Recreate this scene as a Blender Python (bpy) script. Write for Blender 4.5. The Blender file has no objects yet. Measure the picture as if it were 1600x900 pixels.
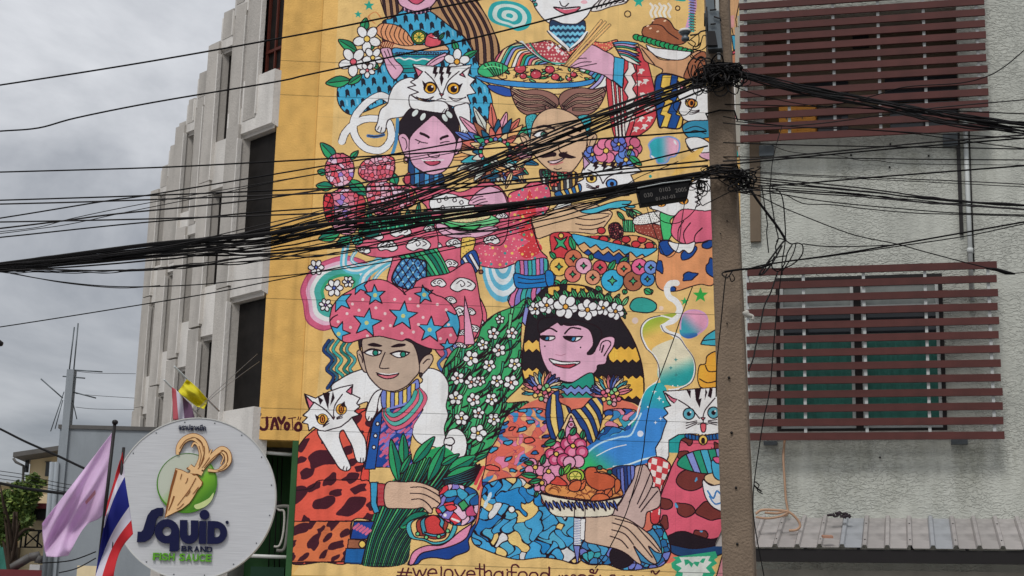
import bpy, bmesh, math, random
import numpy as np
from mathutils import Vector, Matrix, noise
random.seed(7)
C = bpy.context.scene.collection
RAD = math.radians

# ------------------------------------------------------------------ camera
F = 2500.0; CAM = Vector((0, 0, 1.6)); PITCH = RAD(13.0); ROLL = RAD(1.5)
_r = Vector((1, 0, 0)); _f = Vector((0, math.cos(PITCH), math.sin(PITCH))); _u = Vector((0, -math.sin(PITCH), math.cos(PITCH)))
_r2 = math.cos(ROLL)*_r + math.sin(ROLL)*_u; _u2 = -math.sin(ROLL)*_r + math.cos(ROLL)*_u
cd = bpy.data.cameras.new('camera'); cam = bpy.data.objects.new('camera', cd); C.objects.link(cam)
cd.sensor_width = 36; cd.lens = 36*F/1600; cd.clip_start = .1; cd.clip_end = 3000
M = Matrix.Identity(4)
for i in range(3):
    M[i][0] = _r2[i]; M[i][1] = _u2[i]; M[i][2] = -_f[i]; M[i][3] = CAM[i]
cam.matrix_world = M
S = bpy.context.scene; S.camera = cam
S.view_settings.view_transform = 'Standard'; S.view_settings.look = 'None'
S.view_settings.exposure = -0.07; S.view_settings.gamma = 1
S.cycles.max_bounces = 6

# ------------------------------------------------------------------ sky and light (overcast)
W = bpy.data.worlds.new('World'); S.world = W; W.use_nodes = True
n = W.node_tree.nodes; l = W.node_tree.links; n.clear()
def N(t, **k):
    x = n.new(t)
    for a, b in k.items(): setattr(x, a, b)
    return x
SUN_EL, SUN_AZ = 52, 200            # degrees: high, behind the camera and a little to the left
sky = N('ShaderNodeTexSky', sky_type='NISHITA', sun_disc=False, sun_elevation=RAD(SUN_EL), sun_rotation=RAD(SUN_AZ))
tc = N('ShaderNodeTexCoord'); sep = N('ShaderNodeSeparateXYZ'); l.new(tc.outputs['Generated'], sep.inputs[0])
# cloud deck: project the direction on a plane overhead so that clouds flatten towards the horizon
zz = N('ShaderNodeMath', operation='ADD'); l.new(sep.outputs[2], zz.inputs[0]); zz.inputs[1].default_value = .55
dv = N('ShaderNodeVectorMath', operation='DIVIDE'); l.new(tc.outputs['Generated'], dv.inputs[0])
cb = N('ShaderNodeCombineXYZ'); [l.new(zz.outputs[0], cb.inputs[i]) for i in range(3)]; l.new(cb.outputs[0], dv.inputs[1])
nz = N('ShaderNodeTexNoise'); nz.inputs['Scale'].default_value = 2.6; nz.inputs['Detail'].default_value = 9; nz.inputs['Roughness'].default_value = .56; nz.inputs['Distortion'].default_value = .5
l.new(dv.outputs[0], nz.inputs[0])
rp = N('ShaderNodeValToRGB'); e = rp.color_ramp.elements
e[0].position = .38; e[0].color = (.30, .315, .345, 1); e[1].position = .62; e[1].color = (.74, .75, .775, 1)
l.new(nz.outputs[0], rp.inputs[0])
# CIE overcast: the zenith is brighter than the horizon
gr = N('ShaderNodeMapRange'); gr.inputs[1].default_value = 0; gr.inputs[2].default_value = 1; gr.inputs[3].default_value = .62; gr.inputs[4].default_value = 1.9
l.new(sep.outputs[2], gr.inputs[0])
ml = N('ShaderNodeVectorMath', operation='SCALE'); l.new(rp.outputs[0], ml.inputs[0]); l.new(gr.outputs[0], ml.inputs[3])
b1 = N('ShaderNodeBackground'); l.new(sky.outputs[0], b1.inputs[0]); b1.inputs[1].default_value = .012
b2 = N('ShaderNodeBackground'); l.new(ml.outputs[0], b2.inputs[0]); b2.inputs[1].default_value = 1.0
ad = N('ShaderNodeAddShader'); l.new(b1.outputs[0], ad.inputs[0]); l.new(b2.outputs[0], ad.inputs[1])
wo = N('ShaderNodeOutputWorld'); l.new(ad.outputs[0], wo.inputs[0])
sd = bpy.data.lights.new('sun', 'SUN'); sd.energy = 1.5; sd.angle = RAD(14); sd.color = (1, .965, .92)
so = bpy.data.objects.new('sun', sd); C.objects.link(so)
a = RAD(SUN_AZ); dirv = Vector((math.sin(a)*math.cos(RAD(SUN_EL)), math.cos(a)*math.cos(RAD(SUN_EL)), math.sin(RAD(SUN_EL))))
so.rotation_euler = dirv.to_track_quat('Z', 'Y').to_euler(); so.location = (0, -10, 30)

# ------------------------------------------------------------------ helpers
def ray(px, py): return _f*F + _r2*(px-800) - _u2*(py-450)
def at(px, py, Y):
    r = ray(px, py); return CAM + r*(Y/r.y)
def proj(P):
    d = P-CAM; k = d.dot(_f); return (800+F*d.dot(_r2)/k, 450-F*d.dot(_u2)/k)
class Wall:
    """vertical plane through p0 running along azimuth yaw; n points to the camera side"""
    def __init__(s, p0, yaw):
        s.p0 = Vector(p0); s.u = Vector((math.cos(yaw), math.sin(yaw), 0)); s.n = Vector((s.u.y, -s.u.x, 0))
    def px(s, x, y, d=0):
        r = ray(x, y); q = s.p0 + s.n*d; return CAM + r*((q-CAM).dot(s.n)/r.dot(s.n))
    def sz(s, x, y, d=0):
        p = s.px(x, y, d); return ((p-s.p0).dot(s.u), p.z)
    def P(s, a, z, d=0): return Vector((s.p0.x, s.p0.y, 0)) + s.u*a + s.n*d + Vector((0, 0, z))
WO = {}
def tag(o, label=None, cat=None, group=None, kind=None):
    if label: o['label'] = label
    if cat: o['category'] = cat
    if group: o['group'] = group
    if kind: o['kind'] = kind
    return o
def empty(name, loc, label=None, cat=None, group=None, kind=None):
    o = bpy.data.objects.new(name, None); C.objects.link(o); o.location = loc; o.empty_display_size = .2
    WO[o.name] = Vector(loc); return tag(o, label, cat, group, kind)
class MB:
    def __init__(s): s.v = []; s.f = []; s.sm = []
    def add(s, vs, fs, smooth=False):
        b = len(s.v); s.v += [Vector(v) for v in vs]; s.f += [tuple(i+b for i in f) for f in fs]; s.sm += [smooth]*len(fs); return s
    def hexa(s, c):   # 8 corners: 4 bottom ccw, 4 top
        return s.add(c, [(3,2,1,0),(4,5,6,7),(0,1,5,4),(1,2,6,5),(2,3,7,6),(3,0,4,7)])
    def box(s, W, a0, a1, z0, z1, d0, d1):      # box in a Wall frame
        return s.hexa([W.P(a0,z0,d1),W.P(a1,z0,d1),W.P(a1,z0,d0),W.P(a0,z0,d0),W.P(a0,z1,d1),W.P(a1,z1,d1),W.P(a1,z1,d0),W.P(a0,z1,d0)])
    def prism(s, W, poly, d0, d1):              # poly: (a,z) list extruded from depth d0 to d1 (front)
        n_ = len(poly); ar = sum(poly[i][0]*poly[(i+1)%n_][1]-poly[(i+1)%n_][0]*poly[i][1] for i in range(n_))
        if ar < 0: poly = poly[::-1]
        vs = [W.P(a,z,d1) for a, z in poly]+[W.P(a,z,d0) for a, z in poly]
        fs = [tuple(range(n_)), tuple(range(2*n_-1, n_-1, -1))]+[(i, n_+i, n_+(i+1)%n_, (i+1)%n_) for i in range(n_)]
        return s.add(vs, fs)
    def tube(s, pts, r, k=6, smooth=True, cap=True):
        pts = [Vector(p) for p in pts]; n_ = len(pts); rr = r if isinstance(r, (list, tuple)) else [r]*n_
        vs = []; up = None
        for i, p in enumerate(pts):
            t = (pts[min(i+1, n_-1)]-pts[max(i-1, 0)]).normalized()
            if up is None: up = t.cross(Vector((0, 0, 1)));  up = up if up.length > .05 else t.cross(Vector((1, 0, 0))); up.normalize()
            up = (up - t*up.dot(t)).normalized(); w = t.cross(up)
            for j in range(k):
                a_ = 2*math.pi*j/k; vs.append(p+(up*math.cos(a_)+w*math.sin(a_))*rr[i])
        fs = [(i*k+j, i*k+(j+1)%k, (i+1)*k+(j+1)%k, (i+1)*k+j) for i in range(n_-1) for j in range(k)]
        if cap: fs += [tuple(range(k))[::-1], tuple(range((n_-1)*k, n_*k))]
        return s.add(vs, fs, smooth)
    def build(s, name, mat, parent=None, label=None, cat=None, group=None, kind=None, origin=None):
        if origin is None:
            lo = Vector([min(v[i] for v in s.v) for i in range(3)]); hi = Vector([max(v[i] for v in s.v) for i in range(3)])
            origin = Vector(((lo.x+hi.x)/2, (lo.y+hi.y)/2, lo.z))
        me = bpy.data.meshes.new(name); me.from_pydata([v-origin for v in s.v], [], s.f); me.update()
        me.polygons.foreach_set('use_smooth', s.sm)
        for m in (mat if isinstance(mat, list) else [mat]): me.materials.append(m)
        o = bpy.data.objects.new(name, me); C.objects.link(o); WO[o.name] = origin
        if parent: o.parent = parent; o.location = origin-WO[parent.name]
        else: o.location = origin
        return tag(o, label, cat, group, kind)
def crom(pts, sub=6):
    out = []; n_ = len(pts)
    for i in range(n_-1):
        p0 = pts[max(i-1, 0)]; p1 = pts[i]; p2 = pts[i+1]; p3 = pts[min(i+2, n_-1)]
        for j in range(sub):
            t = j/sub
            out.append(.5*((2*p1)+(p2-p0)*t+(2*p0-5*p1+4*p2-p3)*t*t+(3*p1-p0-3*p2+p3)*t**3))
    out.append(pts[-1]); return out

def mat(name, col, rough=.8, var=.12, scale=3., bump=0., bscale=30., metal=0., dirt=0., detail=6, stretch=None, spec=.3, sub=None, rnd=0):
    m = bpy.data.materials.new(name); m.use_nodes = True; t = m.node_tree; nn = t.nodes; ll = t.links
    b = nn['Principled BSDF']; b.inputs['Roughness'].default_value = rough; b.inputs['Metallic'].default_value = metal
    b.inputs['Specular IOR Level'].default_value = spec
    if sub: b.inputs['Transmission Weight'].default_value = sub
    c = nn.new('ShaderNodeTexCoord'); mp = nn.new('ShaderNodeMapping'); ll.new(c.outputs['Object'], mp.inputs[0])
    if stretch: mp.inputs['Scale'].default_value = stretch
    z = nn.new('ShaderNodeTexNoise'); z.inputs['Scale'].default_value = scale; z.inputs['Detail'].default_value = detail; z.inputs['Roughness'].default_value = .6; ll.new(mp.outputs[0], z.inputs[0])
    r = nn.new('ShaderNodeValToRGB'); e = r.color_ramp.elements; e[0].position = .3; e[1].position = .72
    e[0].color = (*[max(0, x*(1-var)) for x in col], 1); e[1].color = (*[min(1, x*(1+var)) for x in col], 1); ll.new(z.outputs[0], r.inputs[0])
    out = r.outputs[0]
    if dirt:
        z2 = nn.new('ShaderNodeTexNoise'); z2.inputs['Scale'].default_value = 1.1; z2.inputs['Detail'].default_value = 8; z2.inputs['Roughness'].default_value = .68
        mp2 = nn.new('ShaderNodeMapping'); mp2.inputs['Scale'].default_value = (1.6, 1.6, .35); ll.new(c.outputs['Object'], mp2.inputs[0]); ll.new(mp2.outputs[0], z2.inputs[0])
        r2 = nn.new('ShaderNodeValToRGB'); r2.color_ramp.elements[0].position = .48; r2.color_ramp.elements[1].position = .72; ll.new(z2.outputs[0], r2.inputs[0])
        mu = nn.new('ShaderNodeMath'); mu.operation = 'MULTIPLY'; mu.inputs[1].default_value = dirt; ll.new(r2.outputs[0], mu.inputs[0])
        mx = nn.new('ShaderNodeMix'); mx.data_type = 'RGBA'; ll.new(mu.outputs[0], mx.inputs[0]); ll.new(out, mx.inputs[6]); mx.inputs[7].default_value = (*[x*.42 for x in col], 1); out = mx.outputs[2]
    if rnd:                              # every board of a set has faded a little differently
        oi = nn.new('ShaderNodeObjectInfo'); mr_ = nn.new('ShaderNodeMapRange'); mr_.inputs[3].default_value = 1-rnd; mr_.inputs[4].default_value = 1+rnd; ll.new(oi.outputs['Random'], mr_.inputs[0])
        vm = nn.new('ShaderNodeVectorMath'); vm.operation = 'SCALE'; ll.new(out, vm.inputs[0]); ll.new(mr_.outputs[0], vm.inputs[3]); out = vm.outputs[0]
    ll.new(out, b.inputs['Base Color'])
    if bump:
        z3 = nn.new('ShaderNodeTexNoise'); z3.inputs['Scale'].default_value = bscale; z3.inputs['Detail'].default_value = 4; ll.new(mp.outputs[0], z3.inputs[0])
        bp = nn.new('ShaderNodeBump'); bp.inputs['Strength'].default_value = bump; bp.inputs['Distance'].default_value = .05; ll.new(z3.outputs[0], bp.inputs['Height']); ll.new(bp.outputs[0], b.inputs['Normal'])
    return m
def s2l(r, g, b): return tuple(((x/255)/12.92 if x/255 <= .04045 else (((x/255)+.055)/1.055)**2.4) for x in (r, g, b))

MT = dict(
 concrete=mat('weathered_concrete', s2l(184,179,172), .9, .07, 2.2, .25, 22, dirt=.5, rnd=.10),
 concrete2=mat('pale_concrete', s2l(216,212,206), .9, .06, 2.2, .2, 22, dirt=.42, rnd=.06),
 yellow=mat('ochre_wall_paint', s2l(208,162,84), .85, .05, 1.2, .08, 40, dirt=.10),
 dark=mat('dark_interior', (.012,.012,.012), .9),
 frame_red=mat('red_brown_timber', s2l(86,40,30), .6),
 glass=mat('window_glass', (.03,.035,.04), .08, .1, spec=.6),
 pole=mat('pole_concrete', s2l(134,117,100), .92, .12, 5, .35, 60, dirt=.6),
 cable2=mat('dusty_cable_rubber', (.022,.02,.02), .75, .3, spec=.2),
 cable=mat('black_cable_rubber', (.008,.0075,.008), .75, .3, spec=.12),
 slat=mat('maroon_painted_steel', s2l(82,43,39), .62, .12, 5, .05, 60, dirt=.35, stretch=(.4,.4,2), rnd=.13),
 white=mat('white_painted_metal', s2l(205,205,200), .5, .06, 4, dirt=.25),
 alu=mat('white_aluminium', s2l(190,194,192), .45, .05, 4, dirt=.15),
 black=mat('black_paint', (.012,.010,.010), .5),
 steel=mat('galvanised_steel', s2l(105,112,116), .45, .15, 8, metal=.6, dirt=.3),
 green=mat('green_shop_paint', s2l(50,92,50), .7, .15, 2, dirt=.3),
 dgreen=mat('dark_green_paint', s2l(16,52,34), .6, .1, 2),
 brown=mat('brown_board', s2l(112,98,82), .8, .1, 3, dirt=.3),
 orange=mat('orange_cabinet', s2l(250,172,76), .6, .06, 2),
 greyblue=mat('blue_grey_render', s2l(150,157,163), .9, .06, 1.3, .1, 20, dirt=.25),
 cream=mat('cream_render', s2l(232,212,172), .9, .06, 1.3, dirt=.2),
 roofgrey=mat('grey_roof_sheet', s2l(96,94,92), .7, .1, 4),
 maroon=mat('maroon_awning', s2l(110,44,48), .6, .1, 3),
 asphalt=mat('asphalt', (.05,.05,.052), .9, .2, 3, .3, 60),
 paving=mat('pavement_concrete', (.25,.24,.23), .9, .15, 3, .3, 40),
 hose=mat('beige_hose', s2l(176,142,116), .6),
 beige=mat('beige_render', s2l(178,174,164), .9, .08, 2, dirt=.4),
)
# ------------------------------------------------------------------ ground
def sheet(name, x0, x1, y0, y1, z, m, kind='structure', th=.1):
    b = MB(); b.hexa([(x0,y0,z-th),(x1,y0,z-th),(x1,y1,z-th),(x0,y1,z-th),(x0,y0,z),(x1,y0,z),(x1,y1,z),(x0,y1,z)])
    return b.build(name, m, kind=kind)
sheet('ground', -900, 900, -300, 1500, -.12, MT['paving'])
sheet('road', -900, 900, -6, 9.6, 0, MT['asphalt'])
sheet('pavement', -14.5, 60, 9.6, 40, .13, MT['paving'], th=.25)
b = MB()
for i in range(30): b.hexa([(-60+i*4, 1.7, 0), (-58+i*4, 1.7, 0), (-58+i*4, 1.85, 0), (-60+i*4, 1.85, 0)]+[(-60+i*4, 1.7, .004), (-58+i*4, 1.7, .004), (-58+i*4, 1.85, .004), (-60+i*4, 1.85, .004)])
b.build('road_marking', MT['white'], kind='structure')

# ------------------------------------------------------------------ mural building
MW = Wall((0, 31, 0), RAD(3.0))
TOP = 17.5
sL, sR = MW.sz(462, 760)[0], MW.sz(1152, 300)[0]+.1        # mural wall edges
sC = MW.sz(500, 200)[0]
sE = MW.sz(402, 680)[0]
bld = empty('mural_building', MW.P((sL+sR)/2, 0), 'tall concrete building whose yellow end wall carries a colourful painted mural', 'building')
zO = MW.sz(430, 687)[1]                                      # underside of the overhang at left
PAINT_K = .72
sE, sF = -4.84, -4.04
sR = 4.62
CA0, CA1 = sE-.02, sR+.02                       # painted canvas, wall metres
CZ0, CZ1 = MW.sz(800, 908)[1], MW.sz(800, -22)[1]
def uvmap(o, wall=MW):
    me = o.data; uv = me.uv_layers.new(name='UVMap'); og = WO[o.name]
    for lp in me.loops:
        p = me.vertices[lp.vertex_index].co+og; a_ = (p-wall.p0).dot(wall.u)
        uv.data[lp.index].uv = ((a_-CA0)/(CA1-CA0), (p.z-CZ0)/(CZ1-CZ0))
def column(b, plan, z0, z1):
    n_ = len(plan); ar = sum(plan[i][0]*plan[(i+1)%n_][1]-plan[(i+1)%n_][0]*plan[i][1] for i in range(n_))
    if ar < 0: plan = plan[::-1]
    vs = [Vector((p[0], p[1], z0)) for p in plan]+[Vector((p[0], p[1], z1)) for p in plan]
    return b.add(vs, [tuple(range(n_))[::-1], tuple(range(n_, 2*n_))]+[(i, (i+1)%n_, n_+(i+1)%n_, n_+i) for i in range(n_)])
mural_mat = bpy.data.materials.new('mural_paint')
# painted wall: a main slab and the darker projecting pier at its left, whose underside hangs over the shop entrance
b = MB(); b.box(MW, sF, sR, CZ0, CZ1, -.4, 0); painted = b.build('painted_wall', mural_mat, bld, label='mural of people, cats, flowers and food on an ochre ground'); uvmap(painted)
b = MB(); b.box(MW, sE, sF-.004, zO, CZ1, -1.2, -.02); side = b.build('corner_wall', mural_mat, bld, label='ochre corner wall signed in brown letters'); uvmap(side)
b = MB(); b.box(MW, sF, sR, .13, CZ0-.002, -.4, 0); b.build('end_wall', MT['yellow'], bld)
b = MB(); b.box(MW, sE, sR, CZ1+.002, TOP, -.4, 0); b.build('end_wall', MT['yellow'], bld)
b = MB(); column(b, [(-4.0,31.45),(4.6,31.9),(4.0,56),(-11.9,56),(-5.2,34.6),(-4.0,33.4)], .13, TOP-.5); 
b.build('core', MT['concrete'], bld)
# --- serrated street facade
d1 = Vector((-.68, 2.1, 0)); pu = Vector((.68, -.73, 0)).normalized(); pn = Vector((pu.y, -pu.x, 0))   # pn faces the street / camera
MT['shadeglass'] = mat('shaded_window_glass', (.016,.014,.013), .6, .5, 2, spec=.1)  # near-black colour carries the shade of the deep facade openings
def Oc(k): return Vector((-5.64, 31.5, 0))+d1*(k+2)
Z0 = [5.05+3.46*j for j in range(4)]
for k in range(-2, 7):
    O = Oc(k)
    Q = O+pu*(1.11 if k == -2 else 1.24); nxt = Oc(k+1)+pu*1.24
    for j, z in enumerate(Z0):
        jit = random.uniform(-.02, .02)
        out_ = j < 2 and k % 2 == 0 or (k > -2 and j == 2 and k % 3 == 0)
        Of = O-pu*(.50 if out_ else 0.)+pn*(.05 if out_ else 0)
        wd = .50 if out_ or k == -2 else (.34 if (k*3+j) % 4 == 0 else .46)
        zt = z+3.44 if j < 3 else 16.1+.28
        # pier: chamfered fin at the outer corner
        b = MB(); A = Of; B = Of+pu*wd
        zb = z+.0 if j == 0 else z+.25
        column(b, [A+pn*.0, A+pu*.05+pn*.06, B+pn*.06, B-pn*.02, A-pn*.30-pu*.02], (zb if j else .13)+jit, zt+(.25 if j < 3 else 0)+jit-.012)
        b.build('pier', MT['concrete'], bld)  # darker of the two concretes; the face's shaded tone is in the colour
        b = MB(); e0 = B+pu*.002; column(b, [e0-pn*.02, e0+pn*.085, e0+pu*.035+pn*.085, e0+pu*.035-pn*.02], z+.3+jit*4, zt-.05+jit*3); b.build('pier_highlight', MT['concrete2'], bld)  # paler strip paints the bright lit edge of the pier
        # spandrel, its underside chamfered
        b = MB(); z1 = z+(1.15 if j < 3 else .8)
        w0 = O-pu*.02; w1 = Q-pu*.005
        b.hexa([w0-pn*.3+Vector((0,0,z-.12)), w1-pn*.3+Vector((0,0,z-.12)), w1+pn*.05+Vector((0,0,z)), w0+pn*.05+Vector((0,0,z))][::-1] +
               [w0-pn*.3+Vector((0,0,z1)), w1-pn*.3+Vector((0,0,z1)), w1+pn*.05+Vector((0,0,z1)), w0+pn*.05+Vector((0,0,z1))][::-1])
        b.build('spandrel', MT['concrete2'], bld)
        # dark pane behind, the shade of the deep opening put into its colour
        b = MB(); g0 = O-pu*.02-pn*.16; g1 = Q-pn*.16+pu*.0
        zz1 = z+3.46-.12 if j < 3 else 16.0
        b.add([g0+Vector((0,0,z1-.1)), g1+Vector((0,0,z1-.1)), g1+Vector((0,0,zz1)), g0+Vector((0,0,zz1))], [(3,2,1,0)])
        wn = b.build('window', MT['shadeglass'], bld)
        if k <= 0 and j >= 2:
            b = MB()
            for s0, s1 in (((.5, .56), (.80, .84), (1.04, 1.09)) if k == -2 else ((.5, .56), (1.16, 1.22))):
                b.hexa([O+pu*s+pn*dd+Vector((0,0,zq)) for zq in (z1, zz1-.01) for s, dd in ((s0,-.155),(s1,-.155),(s1,-.11),(s0,-.11))])
            for zq in (z1+.02, z1+.5, zz1-.08):
                b.hexa([O+pu*s+pn*dd+Vector((0,0,zq+h)) for h in (0,.06) for s, dd in ((.5,-.158),(1.09,-.158),(1.09,-.105),(.5,-.105))])
            b.build('frame', MT['frame_red'], wn)
    # return wall of each tooth, top parapet
    b = MB(); column(b, [O+pn*.0, O+Vector((-.06,.02,0)), nxt+Vector((-.06,.1,0)), nxt+Vector((.3,.1,0)), O+Vector((.25,.1,0))], .13, 15.9); b.build('return_wall', MT['concrete'], bld)
    # soffit slabs between floors so openings read dark
    for z in Z0: b = MB(); column(b, [O-pn*.02, Q-pn*.02, nxt+Vector((.5,0,0)), O+Vector((.5,.4,0))], z-.1, z+.05); b.build('floor_slab', MT['concrete'], bld)
for k, zt in ((7, 9.6), (8, 9.2)):
    O = Oc(k); b = MB(); column(b, [O, O+pu*.5+pn*.1, O+pu*.5-pn*2, O-pn*2], .13, zt); b.build('pier', MT['concrete'], bld)
# low white slab between the first pier and the sign
b = MB(); q = Oc(-2)
b.hexa([q+pu*s+pn*dd+Vector((0,0,zq)) for zq in (4.4, 5.02) for s, dd in ((-.6,.3),(1.24,.3),(1.24,.06),(-.6,.06))][::1]); 

# --- recessed green entrance under the corner wall
ent = RW = Wall(MW.P(0, 0, -1.8), RAD(3))
b = MB(); b.box(ent, -5.6, sF+.1, .13, zO-.01, -.2, 0); b.build('entrance_wall', MT['green'], bld)
b = MB(); b.box(MW, sF-.12, sF-.006, .13, zO-.004, -1.8, -.02); b.build('entrance_jamb', MT['green'], bld)

def beam(px0, px1, d, th, name, m, par, **kw):
    a0, z0 = MW.sz(*px0, d); a1, z1 = MW.sz(*px1, d); b = MB()
    b.tube([MW.P(a0, z0, d), MW.P(a1, z1, d)], th, 8); return b.build(name, m, par, **kw)
beam((385, 705), (464, 711), -.25, .035, 'beam', MT['white'], bld)
beam((380, 868), (455, 871), -.25, .035, 'beam', MT['white'], bld)
beam((352, 746), (425, 748), -.9, .04, 'beam', MT['dgreen'], bld)
for x0, x1 in ((426, 419), (434, 428), (441, 436)): beam((x0, 715), (x1, 905), -1.2, .012, 'conduit', MT['black'], bld)
b = MB(); pts = [MW.px(x, y, -.6) for x, y in ((432, 792), (447, 791), (452, 796), (449, 830), (444, 858), (432, 860))]
b.tube(crom(pts, 4), .035, 8); b.build('drain_pipe', mat('pipe_grey', s2l(120,118,112), .6), bld)
b = MB(); pts = [MW.px(x, y, -.6) for x, y in ((430, 790), (436, 797), (444, 800), (443, 830), (437, 852), (428, 854))]
b.tube(crom(pts, 4), .022, 8); b.build('drain_pipe', MT['concrete'], bld)
b = MB(); a0, z0 = MW.sz(392, 885, -.7); b.box(MW, a0, sF-.2, z0-1.2, z0, -1.7, -.7); b.build('counter', MT['dgreen'], bld)
b = MB(); rr = random.Random(3)
for i in range(7):
    pts = [MW.px(425+rr.uniform(0, 14), 788+rr.uniform(-6, 12), -.8) for _ in range(4)]; b.tube(crom(pts, 4), .008, 4)
b.build('loose_wiring', MT['black'], bld)

# ------------------------------------------------------------------ right building
RWL = Wall(at(1155, 500, 30.2), RAD(-14.0))
rb = empty('stucco_building', RWL.P(3, 0), 'grey building with rough stucco wall, maroon slatted screens and a balcony recess', 'building')
def stucco(name, col):
    m = mat(name, col, .95, .07, 2.0, dirt=.42); t = m.node_tree; nn = t.nodes; ll = t.links; bs = nn['Principled BSDF']
    c = nn.new('ShaderNodeTexCoord'); mp = nn.new('ShaderNodeMapping'); mp.inputs['Scale'].default_value = (1, 1, 2.1); ll.new(c.outputs['Object'], mp.inputs[0])
    v = nn.new('ShaderNodeTexNoise'); v.inputs['Scale'].default_value = 11; v.inputs['Detail'].default_value = 2.6; v.inputs['Roughness'].default_value = .5; v.inputs['Distortion'].default_value = .9
    ll.new(mp.outputs[0], v.inputs[0])
    r = nn.new('ShaderNodeValToRGB'); r.color_ramp.elements[0].position = .45; r.color_ramp.elements[1].position = .60; ll.new(v.outputs[0], r.inputs[0])
    # trowelled patches: the relief fades in and out over the wall
    z = nn.new('ShaderNodeTexNoise'); z.inputs['Scale'].default_value = .8; z.inputs['Detail'].default_value = 3; ll.new(c.outputs['Object'], z.inputs[0])
    r3 = nn.new('ShaderNodeValToRGB'); r3.color_ramp.elements[0].position = .36; r3.color_ramp.elements[0].color = (.25,.25,.25,1); r3.color_ramp.elements[1].position = .56; ll.new(z.outputs[0], r3.inputs[0])
    mu = nn.new('ShaderNodeMath'); mu.operation = 'MULTIPLY'; ll.new(r.outputs[0], mu.inputs[0]); ll.new(r3.outputs[0], mu.inputs[1])
    # damp grime running down under the sills, in bands at the height of each screen foot
    sx = nn.new('ShaderNodeSeparateXYZ'); ll.new(c.outputs['Object'], sx.inputs[0]); prev = None
    for top_, bot_ in ((w_z0-.35, w_z0-2.1), (o_z0-.45, o_z0-1.5)):
        m1 = nn.new('ShaderNodeMapRange'); m1.inputs[1].default_value = bot_-.13; m1.inputs[2].default_value = top_-.13; ll.new(sx.outputs[2], m1.inputs[0])
        m2_ = nn.new('ShaderNodeMapRange'); m2_.inputs[1].default_value = top_-.13+.25; m2_.inputs[2].default_value = top_-.13; ll.new(sx.outputs[2], m2_.inputs[0])
        q_ = nn.new('ShaderNodeMath'); q_.operation = 'MULTIPLY'; ll.new(m1.outputs[0], q_.inputs[0]); ll.new(m2_.outputs[0], q_.inputs[1])
        if prev: ad_ = nn.new('ShaderNodeMath'); ad_.operation = 'MAXIMUM'; ll.new(prev, ad_.inputs[0]); ll.new(q_.outputs[0], ad_.inputs[1]); prev = ad_.outputs[0]
        else: prev = q_.outputs[0]
    mp5 = nn.new('ShaderNodeMapping'); mp5.inputs['Scale'].default_value = (2.2, 2.2, .5); ll.new(c.outputs['Object'], mp5.inputs[0])
    n5 = nn.new('ShaderNodeTexNoise'); n5.inputs['Scale'].default_value = 1.0; n5.inputs['Detail'].default_value = 8; n5.inputs['Roughness'].default_value = .65; ll.new(mp5.outputs[0], n5.inputs[0])
    r5 = nn.new('ShaderNodeValToRGB'); r5.color_ramp.elements[0].position = .44; r5.color_ramp.elements[1].position = .70; ll.new(n5.outputs[0], r5.inputs[0])
    q5 = nn.new('ShaderNodeMath'); q5.operation = 'MULTIPLY'; ll.new(r5.outputs[0], q5.inputs[0]); ll.new(prev, q5.inputs[1]); q6 = nn.new('ShaderNodeMath'); q6.operation = 'MULTIPLY'; q6.inputs[1].default_value = .55; ll.new(q5.outputs[0], q6.inputs[0]); q5 = q6
    mx5 = nn.new('ShaderNodeMix'); mx5.data_type = 'RGBA'; ll.new(q5.outputs[0], mx5.inputs[0]); ll.new(bs.inputs['Base Color'].links[0].from_socket, mx5.inputs[6]); mx5.inputs[7].default_value = (*s2l(112,112,92), 1); ll.new(mx5.outputs[2], bs.inputs['Base Color'])
    bp = nn.new('ShaderNodeBump'); bp.inputs['Strength'].default_value = 1; bp.inputs['Distance'].default_value = .015; ll.new(mu.outputs[0], bp.inputs['Height']); ll.new(bp.outputs[0], bs.inputs['Normal'])
    return m
def wpx(x, y, d=0): return RWL.sz(x, y, d)
aL = wpx(1158, 500)[0]; aRt = 12.0
# balcony opening
o_x0 = wpx(1166, 100)[0]; o_x1 = wpx(1497, 100)[0]; o_z1 = wpx(1330, 22)[1]; o_z0 = wpx(1330, 212)[1]
# lower window opening
w_x0 = wpx(1213, 550)[0]; w_x1 = wpx(1476, 550)[0]; w_z1 = wpx(1345, 431)[1]; w_z0 = wpx(1345, 674)[1]
MT['stucco'] = stucco('rough_stucco', s2l(190, 192, 183))
b = MB(); T = -.28
def wallpiece(a0, a1, z0, z1): b.box(RWL, a0, a1, z0, z1, T, 0)
wallpiece(aL, aRt, .13, w_z0); wallpiece(aL, w_x0, w_z0, w_z1); wallpiece(w_x1, aRt, w_z0, w_z1); wallpiece(aL, aRt, w_z1, o_z0)
wallpiece(o_x1, aRt, o_z0, o_z1); wallpiece(aL, aRt, o_z1, TOP-.6); wallpiece(aL, o_x0, o_z0, o_z1)
w = b.build('stucco_wall', MT['stucco'], rb)
b = MB(); b.box(RWL, aL, aRt, TOP-.6, TOP-.45, -.4, .12); b.build('coping', MT['concrete'], rb)
b = MB(); b.box(RWL, aL+.01, aL+.25, .13, TOP-.6, -6, -.29); b.box(RWL, aL+.26, aRt, .13, 1.6, -6, -1.2); b.build('side_wall', MT['beige'], rb)
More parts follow.
